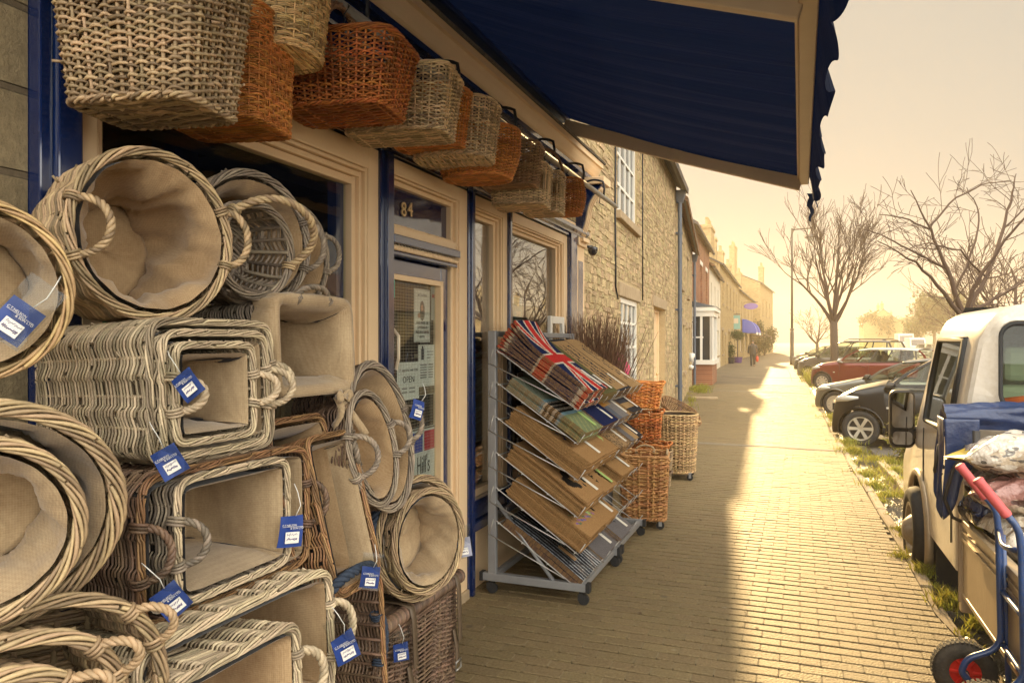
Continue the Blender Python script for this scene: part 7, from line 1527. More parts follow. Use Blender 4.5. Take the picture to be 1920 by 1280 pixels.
# ================================================================ PARKED CARS
M_chrome=mat("bright_trim",(.7,.68,.62),.12,metal=1)
M_alloy=mat("alloy_wheel",(.62,.58,.5),.3,metal=.7)
M_carglass=glass("car_glass",(.90,.95,.84),1.5)
M_headl=mat("headlamp_lens",(.55,.55,.5),.08,spec=.8,coat=1)
M_seat=mat("car_seat",(.10,.09,.08),.8)
def paint(n,c,metal=.25): return mat(n,c,.28,metal=metal,coat=.55,spec=.35,noise=(3,.2,tuple(v*.85 for v in c)),bump=(2.2,.02,.02))
def car(name,label,px,py,ang,prof,belt,gh,L_,W_,rw,xw,pm,roofm=None,zg=-.13,spokes=6,pillars=((0,0),(.36,.34),(.72,.72),(1,1)),trim=None,group="cars parked nose-in at the kerb",cat="car",rails=False):
    c=on_ground(px,py,zg); xa=Vector((cos(R(ang)),-sin(R(ang)),0)); ya=Vector((sin(R(ang)),cos(R(ang)),0)); o_=c-xa*xw[0]+ya*(W_/2-.1)
    M=Matrix((xa,ya,Vector((0,0,1)))).transposed().to_4x4(); M.translation=o_; r=thing(name,label,cat,mat=M,group=group)
    roofm=roofm or pm; px_=np.array(prof); bx=np.array(belt); xa0,xa1,xr1,xr0,zr=gh
    zt=lambda x: float(np.interp(x,px_[:,0],px_[:,1])); zb=lambda x: float(np.interp(x,bx[:,0],bx[:,1]))
    wid=lambda x: W_/2*(1-.30*max(0,(.55-x)/.55)**2.2-.16*max(0,(x-(L_-.45))/.45)**2)
    xs=np.concatenate([np.linspace(0.0,.12,5),np.arange(.15,L_-.12,.035),np.linspace(L_-.1,L_,4)]); V=[]
    for x in xs:
        inside=xa0<x<xr0; top=zb(x) if inside else zt(x); w=wid(x); t0=top+(.0 if inside else .035)
        z1=max(.26,top-.14); half=[(w*.0,t0),(w*.45,t0-.003),(w*.75,top+.012*(not inside)),(w*.90,top-.015),(w*.965,top-.06),(w*.995,z1)]
        for k in range(1,9): half.append((w*(1.0+.012*sin(pi*k/9)),z1+(.30-z1)*k/8 if z1>.3 else z1))
        half+=[(w*.97,.24),(w*.90,.19),(w*.55,.18),(0,.18)]; V.append(half)
    V=np.array(V); m_=V.shape[1]; b=MB()
    for sg in (-1,1):
        P=np.concatenate([np.repeat(xs[:,None],m_,1)[...,None],V*np.array([sg,1.0])],-1); F=[]
        for i in range(len(xs)-1):
            for j in range(m_-1):
                xc=(xs[i]+xs[i+1])/2; zc=V[i:i+2,j:j+2,1].mean(); yc=V[i:i+2,j:j+2,0].mean()
                if yc>.62*W_/2 and any((xc-q)**2+(zc-rw)**2<(rw*1.17)**2 for q in xw): continue
                if xa0+.05<xc<xr0-.05 and j<2: continue
                f=[i*m_+j,i*m_+j+1,(i+1)*m_+j+1,(i+1)*m_+j]; F.append(f if sg<0 else f[::-1])
        b.add(P.reshape(-1,3),F)
        for i in (0,-1): b.add(P[i],[list(range(m_))])
    body=b.build("body",pm,r,True,angle=50)
    yside=lambda x,z: wid(x)*.955-max(0,z-zb(x))*.26
    zrail=lambda x: min(zr-.045,zt(x)-.035)
    def xb(f): return xa0+(xr0-xa0)*f
    def xt(f): return xa1+(xr1-xa1)*f
    b=MB(); xs2=np.linspace(xa1,xr1,20); ycr=lambda x:(yside(x,zrail(x)))
    V=np.array([[(x,ycr(x)*q,zrail(x)+.05*(1-abs(q)**2.6)-.0) for q in np.linspace(-1,1,13)] for x in xs2]); b.grid(V); V2=V.copy(); V2[...,2]-=.035; b.grid(V2[::-1])
    for sg in (-1,1): b.tube([(x,sg*ycr(x),zrail(x)-.012) for x in xs2],.026,6)
    b.build("roof",roofm,r,True)
    if rails:
        b=MB()
        for sg in (-1,1): b.tube([(xs2[2],sg*ycr(xs2[2])*.9,zrail(xs2[2])+.05),(xs2[4],sg*ycr(xs2[4])*.9,zrail(xs2[4])+.10),(xs2[-4],sg*ycr(xs2[-4])*.9,zrail(xs2[-4])+.10),(xs2[-2],sg*ycr(xs2[-2])*.9,zrail(xs2[-2])+.05)],.018,6)
        b.build("roof_rail",M_tdark,r,True)
    for sg in (-1,1):
        for i,(fb,ft) in enumerate(pillars):
            p=(xb(fb),sg*(yside(xb(fb),zb(xb(fb)))),zb(xb(fb))-.02); q=(xt(ft),sg*ycr(xt(ft)),zrail(xt(ft))); b=MB(); wd=.05 if 0<i<len(pillars)-1 else .075
            mid=tuple((np.array(p)+np.array(q))/2+np.array([(-.05 if i==0 else (.04 if i==len(pillars)-1 else 0)),0,.03 if i in (0,len(pillars)-1) else 0]))
            P=[p,mid,q]; V=np.array([[(a[0]+dx,a[1]+sg*dy,a[2]) for dx,dy in ((-wd/2,-.02),(-wd/2,.012),(wd/2,.012),(wd/2,-.02))] for a in P]); b.grid(V,False,True); b.build("pillar",(pm if i in (0,len(pillars)-1) else M_tdark),r,False)
        for i in range(len(pillars)-1):
            (b0,t0),(b1,t1)=pillars[i],pillars[i+1]; n_=8; k=np.linspace(0,1,n_); bot=[(xb(b0+(b1-b0)*u),sg*yside(xb(b0+(b1-b0)*u),zb(xb(b0+(b1-b0)*u))),zb(xb(b0+(b1-b0)*u))-.02) for u in k]; top=[(xt(t0+(t1-t0)*u),sg*(ycr(xt(t0+(t1-t0)*u))),zrail(xt(t0+(t1-t0)*u))-.02) for u in k]
            b=MB(); b.grid(np.array([bot,top])); b.build("side_window",M_carglass,r,True)
        b=MB(); b.tube([(xb(u),sg*(yside(xb(u),zb(xb(u)))+.006),zb(xb(u))-.015) for u in np.linspace(0,1,12)],.012,6); b.build("window_trim",M_tdark,r,True)
        for q in xw:
            b=MB(); a=np.linspace(-.08*pi,1.08*pi,24); w=wid(q); b.tube([(q+rw*1.16*cos(t),sg*(wid(q+rw*1.16*cos(t))*1.005-.008),rw+rw*1.16*sin(t)) for t in a],.022,6); b.build("wheel_arch",trim or pm,r,True)
            b=MB(); b.grid(np.array([[(q+rw*1.15*cos(t),sg*yy,rw+rw*1.15*sin(t)) for t in a] for yy in (w-.26,w-.01)])); b.build("arch_liner",M_rubber,r,True)
            wheel(r,(q,sg*(w-.10),rw),rw,.19,M_alloy,'y',spokes,-sg)
        x0=xb(pillars[0][0])+.12; hb=zb(x0)
        b=MB(); P=[(x0-.02+.1*0+.04*sin(t),sg*(yside(x0,hb)+.13+.085*cos(t)),hb+.06+.065*sin(t)) for t in np.linspace(0,2*pi,14,endpoint=False)]; P2=[(x-.10,y*.97+sg*.0,z) for x,y,z in P]; b.grid(np.array([P,P2]),False,True); b.add(P,[list(range(14))]); b.add(P2,[list(range(14))]); b.tube([(x0,sg*yside(x0,hb),hb-.01),(x0-.04,sg*(yside(x0,hb)+.1),hb+.03)],.025,6); b.build("wing_mirror",(roofm if roofm is not pm else M_tdark),r,True,angle=50)
        for u in (pillars[1][0]-.05,pillars[2][0]-.04) if len(pillars)>3 else (pillars[1][0]-.05,):
            x=xb(u); b=MB(); b.tube([(x-.09,sg*(wid(x)*1.0+.012),zb(x)-.17),(x+.07,sg*(wid(x)+.014),zb(x)-.165)],.016,6); b.build("door_handle",pm,r,True)
        b=MB()
        for f in pillars[1:-1]: x=xb(f[0]); b.tube([(x,sg*(wid(x)*1.007),zb(x)-.10),(x,sg*(wid(x)*1.012),.6),(x+.01,sg*(wid(x)*1.006),.32)],.005,4)
        x=xb(0)+.05; b.tube([(x,sg*wid(x)*1.005,zb(x)-.12),(x-.04,sg*(wid(x)*1.011),.6),(x-.02,sg*(wid(x)*1.006),.34)],.005,4); b.build("door_seam",M_rubber,r,True)
        h0=.16; zz=zt(.22)-.10; b=MB(); V=np.array([[(x,sg*(wid(x)*(.70+.29*k)),zz-.02+.09*(1-k)*.6+.05*(x-.05)) for k in np.linspace(0,1,6)] for x in np.linspace(.035,.42,6)])
        b.tube([(.05,sg*wid(.05)*.72,zz-.02),(.12,sg*wid(.12)*.9,zz+.01),(.26,sg*(wid(.26)*.985),zz+.04),(.44,sg*(wid(.44)*1.0),zz+.06)],[.05,.06,.055,.02],8); b.build("headlamp",M_headl,r,True)
        b=MB(); b.span(xw[0]+rw*1.3,xw[0]+rw*1.3+.06,sg*(wid(.9)*1.012)-.006,sg*(wid(.9)*1.012)+.006,.66,.69); b.build("indicator",M_headl,r,False)
    for (p0,p1) in ((0,0),(1,1)):
        x0,x1=xb(p0),xt(p1); k=np.linspace(-1,1,9); xo=-.04 if p0==0 else .03
        V=np.array([[(x0+xo+(-.07 if p0==0 else .06)*(1-q*q),yside(x0,zb(x0))*q,zb(x0)) for q in k],[(x1+(-.03 if p0==0 else .03)*(1-q*q),ycr(x1)*q,zrail(x1)+.02*(1-q*q)) for q in k]]); b=MB(); b.grid(V); b.build("windscreen" if p0==0 else "rear_window",M_carglass,r,True)
    b=MB(); b.span(xa0-.05,xr0+.05,-W_/2*.86,W_/2*.86,.5,.56); b.span(xa0-.1,xa0+.35,-W_/2*.86,W_/2*.86,.75,zb(xa0)-.05)
    for x in (xa0+.95,xa0+1.8):
        if x+.3<xr0:
            for y in (-.36,.36): b.box((x+.12,y,.95),(.14,.44,.72),Matrix.Rotation(R(12),3,'Y')); b.span(x+.12,x+.26,y-.13,y+.13,1.25,1.45) if zr>1.48 else None; b.span(x-.35,x+.1,y-.24,y+.24,.55,.7)
    b.build("seats",M_seat,r,False)
    b=MB(); b.span(-.012,.02,-.26,.26,.42,.53); b.build("number_plate",M_paper,r,False); b=MB(); b.span(-.006,.05,-W_*.30,W_*.30,.58,.70); b.span(-.004,.05,-W_*.34,W_*.34,.24,.36); b.build("grille",M_rubber,r,False)
    return r
hatch=[(0,.50),(.03,.66),(.12,.76),(.5,.90),(1.0,1.0),(1.12,1.03),(1.98,1.46),(2.4,1.52),(3.0,1.525),(3.6,1.47),(3.95,1.10),(4.05,.85),(4.1,.5)]
note=[(0,.50),(.03,.68),(.10,.80),(.35,.94),(.75,1.04),(.86,1.06),(1.6,1.53),(2.1,1.61),(3.0,1.615),(3.6,1.55),(3.98,1.12),(4.05,.85),(4.1,.5)]
P_black=mat("black_car_paint",(.005,.005,.006),.32,coat=.25,spec=.3); P_silver=paint("silver_green_car_paint",(.17,.17,.15),.6); P_red=paint("red_car_paint",(.125,.008,.007)); P_grey=paint("grey_van_paint",(.16,.145,.125),.5); P_dark=paint("dark_car_paint",(.05,.045,.04),.4); P_white=paint("white_roof_paint",(.6,.57,.5),.0); P_tan=paint("beige_car_paint",(.26,.22,.16),.4)
car("parked_car","black hatchback parked nearest, just beyond the truck's mirror",1614,836,9,note,[(0,.9),(.85,.98),(3.9,1.08)],(.86,1.58,3.6,3.95,1.61),4.1,1.72,.305,(.47,3.1),P_black,spokes=6)
sal=[(0,.46),(.03,.60),(.14,.70),(.6,.80),(1.1,.92),(1.25,.95),(2.0,1.34),(2.6,1.41),(3.3,1.395),(3.9,1.28),(4.5,1.02),(4.7,.9),(4.75,.5)]
car("parked_car","silver green saloon parked between the black hatchback and the red car",1568,780,21,sal,[(0,.85),(1.4,.90),(4.5,.98)],(1.24,2.0,3.5,4.45,1.41),4.75,1.78,.30,(.56,3.25),P_silver,spokes=14)
mini=[(0,.55),(.03,.72),(.12,.84),(.5,.98),(1.0,1.06),(1.15,1.08),(1.75,1.50),(2.2,1.56),(3.0,1.56),(3.75,1.52),(4.0,1.1),(4.06,.9),(4.1,.5)]
car("parked_car","red crossover with a pale roof parked before the tree",1543,731,24,mini,[(0,.95),(1.1,1.04),(4.0,1.12)],(1.12,1.78,3.72,3.98,1.56),4.1,1.79,.315,(.52,3.15),P_red,P_white,spokes=10,trim=M_tdark)
van=[(0,.55),(.03,.74),(.14,.88),(.6,1.04),(1.0,1.12),(1.12,1.16),(1.9,1.72),(2.3,1.82),(3.2,1.84),(4.1,1.80),(4.32,1.3),(4.36,.9),(4.4,.5)]
car("parked_van","grey people carrier with roof rails parked behind the tree trunk",1517,713,27,van,[(0,1.0),(1.1,1.08),(4.3,1.16)],(1.08,1.95,4.1,4.3,1.83),4.4,1.82,.32,(.66,3.4),P_grey,spokes=8,rails=True,cat="van")
car("parked_car","dark car parked just past the grey people carrier",1504,699,28,hatch,[(0,.9),(1.12,.97),(3.9,1.05)],(1.10,2.0,3.55,3.92,1.52),4.1,1.72,.305,(.60,3.2),P_dark,spokes=6)
car("parked_car","beige car, farthest in the row parked at the kerb",1499,690,28,hatch,[(0,.9),(1.12,.97),(3.9,1.05)],(1.10,2.0,3.55,3.92,1.52),4.1,1.72,.305,(.60,3.2),P_tan,spokes=6)
for i,(px,Z,lab,pmm) in enumerate(((1722,95,"white van driving far down the road","w"),(1700,120,"pale lorry far down the hazy road","l"),(1745,80,"small pale car approaching on the far road","c"))):
    p=on_depth(px,640,Z); yaw=90
    if pmm=="c":
        q=on_ground(px,640+1.78/Z*1400,-.14); 
        car("far_car",lab,px,640+1.78/Z*1400,-75,hatch,[(0,.9),(1.12,.97),(3.9,1.05)],(1.10,2.0,3.55,3.92,1.52),4.1,1.72,.305,(.60,3.2),P_tan,group=None)
    else:
        M=Matrix.Translation((p.x,p.y,-.14)); r=thing("far_van" if pmm=="w" else "far_lorry",lab,"van" if pmm=="w" else "lorry",mat=M); h_=2.3 if pmm=="w" else 3.1; w_=1.9 if pmm=="w" else 2.4
        b=MB(); b.span(-w_/2,w_/2,1.4,5.5,.5,h_); b.build("load_box",M_tw,r,False,bevel=.08); b=MB(); b.prism([(0,.35),(1.4,.35),(1.4,h_*.92),(.75,h_*.92),(.2,h_*.55),(0,h_*.5)],'x',-w_/2*.95,w_/2*.95); b.build("cab",M_tw,r,False,bevel=.05)
        b=MB(); b.hexa([(-w_*.4,.17,h_*.56),(w_*.4,.17,h_*.56),(w_*.4,.2,h_*.56),(-w_*.4,.2,h_*.56),(-w_*.38,.66,h_*.88),(w_*.38,.66,h_*.88),(w_*.38,.72,h_*.88),(-w_*.38,.72,h_*.88)]); b.build("windscreen",M_dglass,r,False)
        for x in (-w_/2+.1,w_/2-.1):
            for y in (.9,4.4): wheel(r,(x,y,.36),.36,.22,M_steel,'x',0,-1 if x<0 else 1)

# ================================================================ LAMP POST, PERSON, PLANTERS
base=on_ground(1485,684); lz=base.z
lp=thing("street_lamp","tall slender street lamp with a bell lantern on a side arm at the kerb","street lamp",base)
M_lamp=mat("lamp_paint",(.055,.045,.035),.5)
b=MB(); b.tube([(0,0,0),(0,0,.3),(0,0,2.2),(0,0,2.5)],[.16,.13,.125,.10],12); b.tube([(0,0,2.45),(0,0,9.6)],[.085,.065],10); b.lathe([(.10,0),(.16,.03),(.16,.08),(.10,.11)],12,None,(0,0,2.45)); b.build("pole",M_lamp,lp,True)
b=MB(); b.tube([(0,0,9.5),(1.35,-.3,9.5)],.045,8); b.tube([(0,0,6.0),(1.5,-.3,6.05)],.03,6); b.tube([(1.25,-.28,9.5),(1.25,-.28,9.3)],.04,8); b.build("arm",M_lamp,lp,True)
b=MB(); b.lathe([(.06,.45),(.10,.40),(.16,.22),(.42,.06),(.45,0),(.40,-.02),(0,-.02)],20,None,(1.25,-.28,8.85)); b.build("lantern",M_lamp,lp,True,angle=40); b=MB(); b.lathe([(.30,0),(.22,-.14),(0,-.2)],16,None,(1.25,-.28,8.82)); b.build("lens",M_headl,lp,True)
pb=on_ground(1411.5,686); pn=thing("person","person in dark coat and trousers walking away along the pavement with a red bag","person",pb,R(4))
def skin(name,verts,edges,radii,m,parent,sub=2):
    me=bpy.data.meshes.new(name); me.from_pydata(verts,edges,[]); me.update(); o=bpy.data.objects.new(name,me); COL.objects.link(o); o.parent=parent; me.materials.append(m)
    o.modifiers.new("skin",'SKIN'); sl=me.skin_vertices[0].data
    for i,r_ in enumerate(radii): sl[i].radius=(r_,r_) if np.isscalar(r_) else r_
    sl[0].use_root=True; s=o.modifiers.new("sub",'SUBSURF'); s.levels=sub; s.render_levels=sub
    for p in me.polygons: p.use_smooth=True
    o.modifiers["skin"].use_smooth_shade=True; return o
M_coat=mat("dark_coat",(.028,.026,.026),.85,noise=(8,.5,(.05,.045,.04))); M_trous=mat("dark_trousers",(.02,.02,.024),.85); M_skin=mat("skin",(.42,.24,.16),.6); M_hair=mat("dark_hair",(.03,.024,.02),.7)
V=[(0,0,.92),(.085,.0,.90),(.10,.06,.50),(.095,.10,.09),(.10,-.0,.04),(-.085,.0,.90),(-.10,-.02,.49),(-.09,-.10,.10),(-.09,.0,.05),(0,.02,1.12),(0,.03,1.34),(0,.05,1.45),(0,.07,1.50),(0,.09,1.60),(.0,.10,1.68),(.18,.03,1.39),(.26,.0,1.13),(.27,.06,.88),(.27,.08,.80),(-.18,.03,1.39),(-.26,.03,1.13),(-.27,.10,.88),(-.265,.13,.80)]
E=[(0,1),(1,2),(2,3),(3,4),(0,5),(5,6),(6,7),(7,8),(0,9),(9,10),(10,11),(11,12),(12,13),(13,14),(10,15),(15,16),(16,17),(17,18),(10,19),(19,20),(20,21),(21,22)]
skin("body",V,E,[.13,.09,.065,.045,.045,.09,.065,.045,.045,.13,.13,.055,.05,.085,.07,.06,.05,.04,.035,.06,.05,.04,.035],M_skin,pn)
a=np.linspace(0,2*pi,28,endpoint=False)
b=MB(); V=np.array([[(rx*cos(t)*(1+.03*sin(5*t+z*9)),.02+dy+ry*sin(t)*(1+.03*sin(4*t)),z) for t in a] for z,rx,ry,dy in ((.76,.225,.175,.0),(.85,.225,.175,0),(1.0,.21,.165,0),(1.15,.215,.165,.0),(1.30,.235,.165,.01),(1.40,.22,.14,.02),(1.46,.13,.11,.04),(1.51,.075,.085,.06))]); b.grid(V,False,True)
for sg in (-1,1):
    P=[(sg*.18,.03,1.41),(sg*.245,.015,1.28),(sg*.275,.02,1.12),(sg*.285,.06,.98),(sg*.28,.09 if sg<0 else .07,.86)]; b.tube(P,[.075,.072,.066,.062,.058],12)
b.build("coat",M_coat,pn,True)
b=MB()
for sg,kf,ff in ((1,.06,.10),(-1,-.02,-.09)): b.tube([(sg*.085,.0,.93),(sg*.095,kf*.6,.72),(sg*.10,kf,.49),(sg*.095,ff*.6,.28),(sg*.09,ff,.08)],[.115,.095,.08,.07,.07],12)
b.build("trousers",M_trous,pn,True)
b=MB()
for sg,yy,z in ((1,.10,.03),(-1,-.09,.035)): b.tube([(sg*.095,yy-.08,z+.015),(sg*.095,yy,z+.025),(sg*.095,yy+.10,z),(sg*.095,yy+.17,z-.005)],[.045,.05,.045,.03],10)
b.build("shoe",M_rubber,pn,True)
b=MB(); V=np.array([[(.088*sin(p_)*cos(t),.085+.098*sin(p_)*sin(t)-.012,1.655+.10*cos(p_)) for t in a] for p_ in np.linspace(.02,1.75,10)]); b.grid(V,False,True); b.build("hair",M_hair,pn,True)
for sg in (1,-1):
    hx,hy=(.28,.075) if sg>0 else (-.275,.12); b=MB()
    for k in range(4): b.tube([(hx-.012*sg,hy-.025+.017*k,.80),(hx-.004*sg,hy-.024+.017*k,.745-.006*abs(k-1.5)),(hx-.02*sg,hy-.022+.016*k,.715)],[.010,.009,.007],6)
    b.tube([(hx-.01*sg,hy+.035,.81),(hx-.02*sg,hy+.05,.77),(hx-.025*sg,hy+.05,.745)],[.011,.01,.008],6); b.build("fingers",M_skin,pn,True)
bag=thing("carrier_bag","red carrier bag hanging from the walking person's right hand","bag",pb+Vector((.27,.09,.28)))
b=MB(); V=np.array([[((.07+.05*sin(pi*min(1,z/.40))+.012*sin(5*t+z*20))*cos(t)*.85,(.13+.05*sin(pi*min(1,z/.42))+.012*sin(7*t))*sin(t),z) for t in a] for z in (0,.03,.10,.2,.3,.38)]); b.grid(V,False,True); b.add(V[0],[list(range(28))]); b.build("bag",mat("red_carrier_bag",(.70,.06,.03),.4,noise=(8,.4,(.5,.03,.02))),bag,True)
b=MB(); b.tube([(-.0,-.08,.37),(0,-.03,.44),(.0,.0,.455),(0,.03,.44),(0,.08,.37)],.012,6); b.build("handle",MATS["red_carrier_bag"],bag,True)
def leaves(mb,c,rad,n,size,k,shape=lambda v:1.0):
    """leaf-sized two-triangle faces through a volume"""
    P=k.normal(0,1,(n,3)); P/=np.linalg.norm(P,axis=1,keepdims=True); r_=k.uniform(.25,1,n)**.5; cl=k.normal(0,1,(max(4,n//40),3)); cl/=np.linalg.norm(cl,axis=1,keepdims=True); idx=k.randint(0,len(cl),n); P=P*.45+cl[idx]*k.uniform(.4,.75,(len(cl),1))[idx]
    P=P*np.array(rad)*r_[:,None]+np.array(c); d=k.normal(0,1,(n,3)); d/=np.linalg.norm(d,axis=1,keepdims=True); e=np.cross(d,k.normal(0,1,(n,3))); e/=np.linalg.norm(e,axis=1,keepdims=True); s=size*k.uniform(.6,1.4,(n,1))
    V=np.stack([P-d*s,P+e*s*.45,P+d*s,P-e*s*.45],1).reshape(-1,3); mb.add(V,np.arange(4*n).reshape(-1,4))
def leafmat(n,c,c2):
    m=mat(n,c,.6,island=.45,hue=.05,noise=(3,.6,c2)); t=m.node_tree; b=t.nodes["Principled BSDF"]; tr=t.nodes.new("ShaderNodeBsdfTranslucent"); mx=t.nodes.new("ShaderNodeMixShader"); mx.inputs[0].default_value=.45
    src=b.inputs["Base Color"].links[0].from_socket; t.links.new(src,tr.inputs[0]); t.links.new(b.outputs[0],mx.inputs[1]); t.links.new(tr.outputs[0],mx.inputs[2]); t.links.new(mx.outputs[0],t.nodes["Material Output"].inputs[0]); return m
M_leaf=leafmat("shrub_leaf",(.14,.15,.03),(.22,.17,.035)); M_leaf2=leafmat("dark_shrub_leaf",(.05,.085,.025),(.09,.11,.03)); M_grass=leafmat("grass_blade",(.32,.32,.05),(.46,.40,.09)); M_ivy=leafmat("ivy_leaf",(.06,.085,.03),(.10,.10,.04))
kk=np.random.RandomState(21)
for px,py,Z,w_,h_,lab,kind in ((1368,683,56,.45,1.25,"small dark green conifer in a black pot by the far doorway","pot"),(1383,680,58,.62,.6,"clipped ball tree on a stem in a purple tub","std")):
    p=on_depth(px,640,Z); p.z=0; r=thing("potted_shrub",lab,"potted shrub",p); b=MB(); b.lathe([(0,0),(.30,0),(.38,.42),(.42,.45),(.36,.45),(.33,.40),(0,.38)],18); b.build("pot",mat("pot_"+kind,(.02,.02,.022) if kind=="pot" else (.10,.05,.17),.5),r,True,angle=40); b=MB()
    if kind=="pot": leaves(b,(0,0,.95),(.5,.5,.75),1500,.05,kk)
    else: leaves(b,(0,0,2.15),(.72,.72,.5),1800,.05,kk); s=MB(); s.tube([(0,0,.4),(0,0,1.9)],.035,6); s.build("stem",M_lamp,r,True)
    b.build("foliage",M_leaf2,r,True)
b=MB(); p=Vector((-3.9,92.4,0)); 
for c,rad,n in (((0,0,1.2),(1.2,.6,1.3),1400),((.6,.2,2.4),(1.0,.5,1.4),1100),((-.6,.1,3.2),(.7,.4,1.2),700)): leaves(b,c,rad,n,.11,kk)
r=thing("ivy_bush","dense ivy bush growing up the corner of the gabled house","bush",p); b.build("foliage",M_ivy,r,True); b=MB(); b.tube([(0,0,0),(.1,0,1.5),(.3,0,3)],[.12,.08,.04],6); b.build("stem",M_lamp,r,True)
# planting bed by the truck: low kerb, soil, shrub
def bedkerb(pts):
    b=MB()
    for p,q in zip(pts[:-1],pts[1:]):
        d=(q-p); n_=max(1,int(d.length/.9)); 
        for i in range(n_): a=p+d*(i+.01)/n_; e=p+d*(i+.985)/n_; c=(a+e)/2; b.box((c.x,c.y,-.075+kk.uniform(-.012,.012)),((e-a).length,.10,.17),Matrix.Rotation(math.atan2(d.y,d.x)+kk.uniform(-.02,.02),3,'Z'))
    return b
bk=[on_ground(1722,945,-.02),on_ground(1652,866,-.02),on_ground(1660,858,-.02)+Vector((.6,.0,0))]
b=bedkerb(bk); o=b.build("bed_kerb",M_kerb,None,False,bevel=.012); o['kind']='structure'
us=np.linspace(0,1,24); A=np.array(bk[0]); B=np.array(bk[1]); V=np.array([[tuple(A+(B-A)*u+np.array([v*1.9,0,-A[2]*0-.03+.03*sin(9*u+7*v)+.025*sin(17*v)])) for v in np.linspace(0.01,1,14)] for u in us]); b=MB(); b.grid(V); o=b.build("planting_soil",M_soil,None,True); o['kind']='structure'
sp=on_ground(1716,868,-.05); b=MB()
for c,rad,n in (((0,0,.34),(.42,.5,.42),2600),((.1,.3,.30),(.4,.4,.38),1500),((-.05,-.25,.22),(.3,.3,.3),900)): leaves(b,c,rad,n,.024,kk)
r=thing("low_shrub","low yellow green hedge shrub between the truck and the black hatchback","shrub",sp); b.build("foliage",M_leaf,r,True); b=MB()
for i in range(14): a_=i*2.4; b.tube([(0,0,-.05),(.12*cos(a_),.14*sin(a_),.2),(.3*cos(a_),.34*sin(a_),.42)],[.012,.008,.003],5)
b.build("stem",mat("shrub_stem",(.12,.08,.045),.8),r,True)
# grass: kerb tufts, bed, house-foot weeds
b=MB()
def tuft(c,n,h_,spread,k):
    a_=k.uniform(0,2*pi,n); r_=np.abs(k.normal(0,spread,n)); x=c[0]+r_*np.cos(a_); y=c[1]+r_*np.sin(a_); hh=h_*k.uniform(.35,1.1,n); le=k.normal(0,.55,(n,2))*hh[:,None]; wd=k.uniform(.0022,.0045,n)*(1+h_*2); da=k.uniform(0,pi,n)
    p0=np.stack([x,y,np.full(n,c[2])],1); wv=np.stack([np.cos(da),np.sin(da),0*da],1)*wd[:,None]; p1=p0+np.stack([le[:,0]*.4,le[:,1]*.4,hh*.62],1); p2=p0+np.stack([le[:,0],le[:,1],hh],1)
    V=np.stack([p0-wv,p0+wv,p1+wv*.75,p1-wv*.75,p2],1).reshape(-1,3); i=np.arange(n)*5; b.add(V,np.stack([i,i+1,i+2,i+3],1)); b.add(V*1.0,np.stack([i+3,i+2,i+4],1))
for px,py,n,h_,s_ in ((1840,1183,240,.09,.05),(1785,1140,420,.10,.07),(1735,1080,260,.09,.045),(1722,1045,330,.08,.07),(1690,1050,260,.07,.06),(1702,1010,220,.07,.05),(1688,998,200,.07,.05),(1640,915,420,.10,.10),(1625,893,380,.10,.10),(1600,850,520,.13,.13),(1590,832,420,.12,.13),(1575,800,420,.14,.16),(1565,785,380,.14,.18),(1548,765,320,.14,.2),(1662,930,200,.07,.07),(1680,885,500,.09,.22),(1700,905,500,.09,.2),(1705,930,400,.09,.14),(1670,868,420,.10,.2),(1690,868,500,.10,.3),(1640,862,380,.08,.22)):
    g=on_ground(px,py,-.03); tuft((g.x,g.y,-.03 if px<1735 else -.01),n,h_,s_,kk)
for yq in np.arange(4.0,30,.22):
    if kk.rand()<.35: tuft((edge_x(yq)+kk.normal(.0,.03),yq,-.02),int(kk.uniform(15,70)),.05,.04,kk)
for i in range(60):
    g=on_ground(1595+kk.uniform(0,120)*.0,700,0)
tb=on_ground(1566,690,-.1); TB=on_depth(1563,640,30)
for i in range(26): tuft((TB.x+kk.normal(0,.9),TB.y+kk.normal(0,.7)-.3,-.1),70,.75,.22,kk)
for i in range(46):
    px=kk.uniform(1286,1325); py=kk.uniform(726,770) if px<1300 else kk.uniform(726,738); g=on_ground(px,py); tuft((g.x,g.y,0),int(kk.uniform(10,60)),kk.uniform(.08,.22),.14,kk)
o=b.build("grass",M_grass,None,True); o['kind']='stuff'
# fallen leaves and litter specks on the paving
b=MB()
for i in range(170):
    yq=kk.uniform(3,26); xq=kk.uniform(-1.2,edge_x(yq)-.05); s_=kk.uniform(.008,.024); a_=kk.uniform(0,6.28); b.add([(xq+s_*cos(a_+t)*(1 if j%2 else .55),yq+s_*sin(a_+t)*(1 if j%2 else .55),.003+.004*kk.rand()) for j,t in enumerate(np.linspace(0,2*pi,6,endpoint=False))],[[0,1,2,3,4,5]])
o=b.build("fallen_leaves",mat("dead_leaf",(.13,.075,.035),.8,island=.5),None,False); o['kind']='stuff'
# loose paving slab by the cottage
q=on_ground(1322,747); b=MB(); b.box((q.x,q.y,.02),(.7,.5,.05),Matrix.Rotation(.15,3,'Z')); tag(b.build("loose_slab",M_stone_l,None,False,bevel=.01),"loose stone slab lying among weeds at the cottage foot","slab")

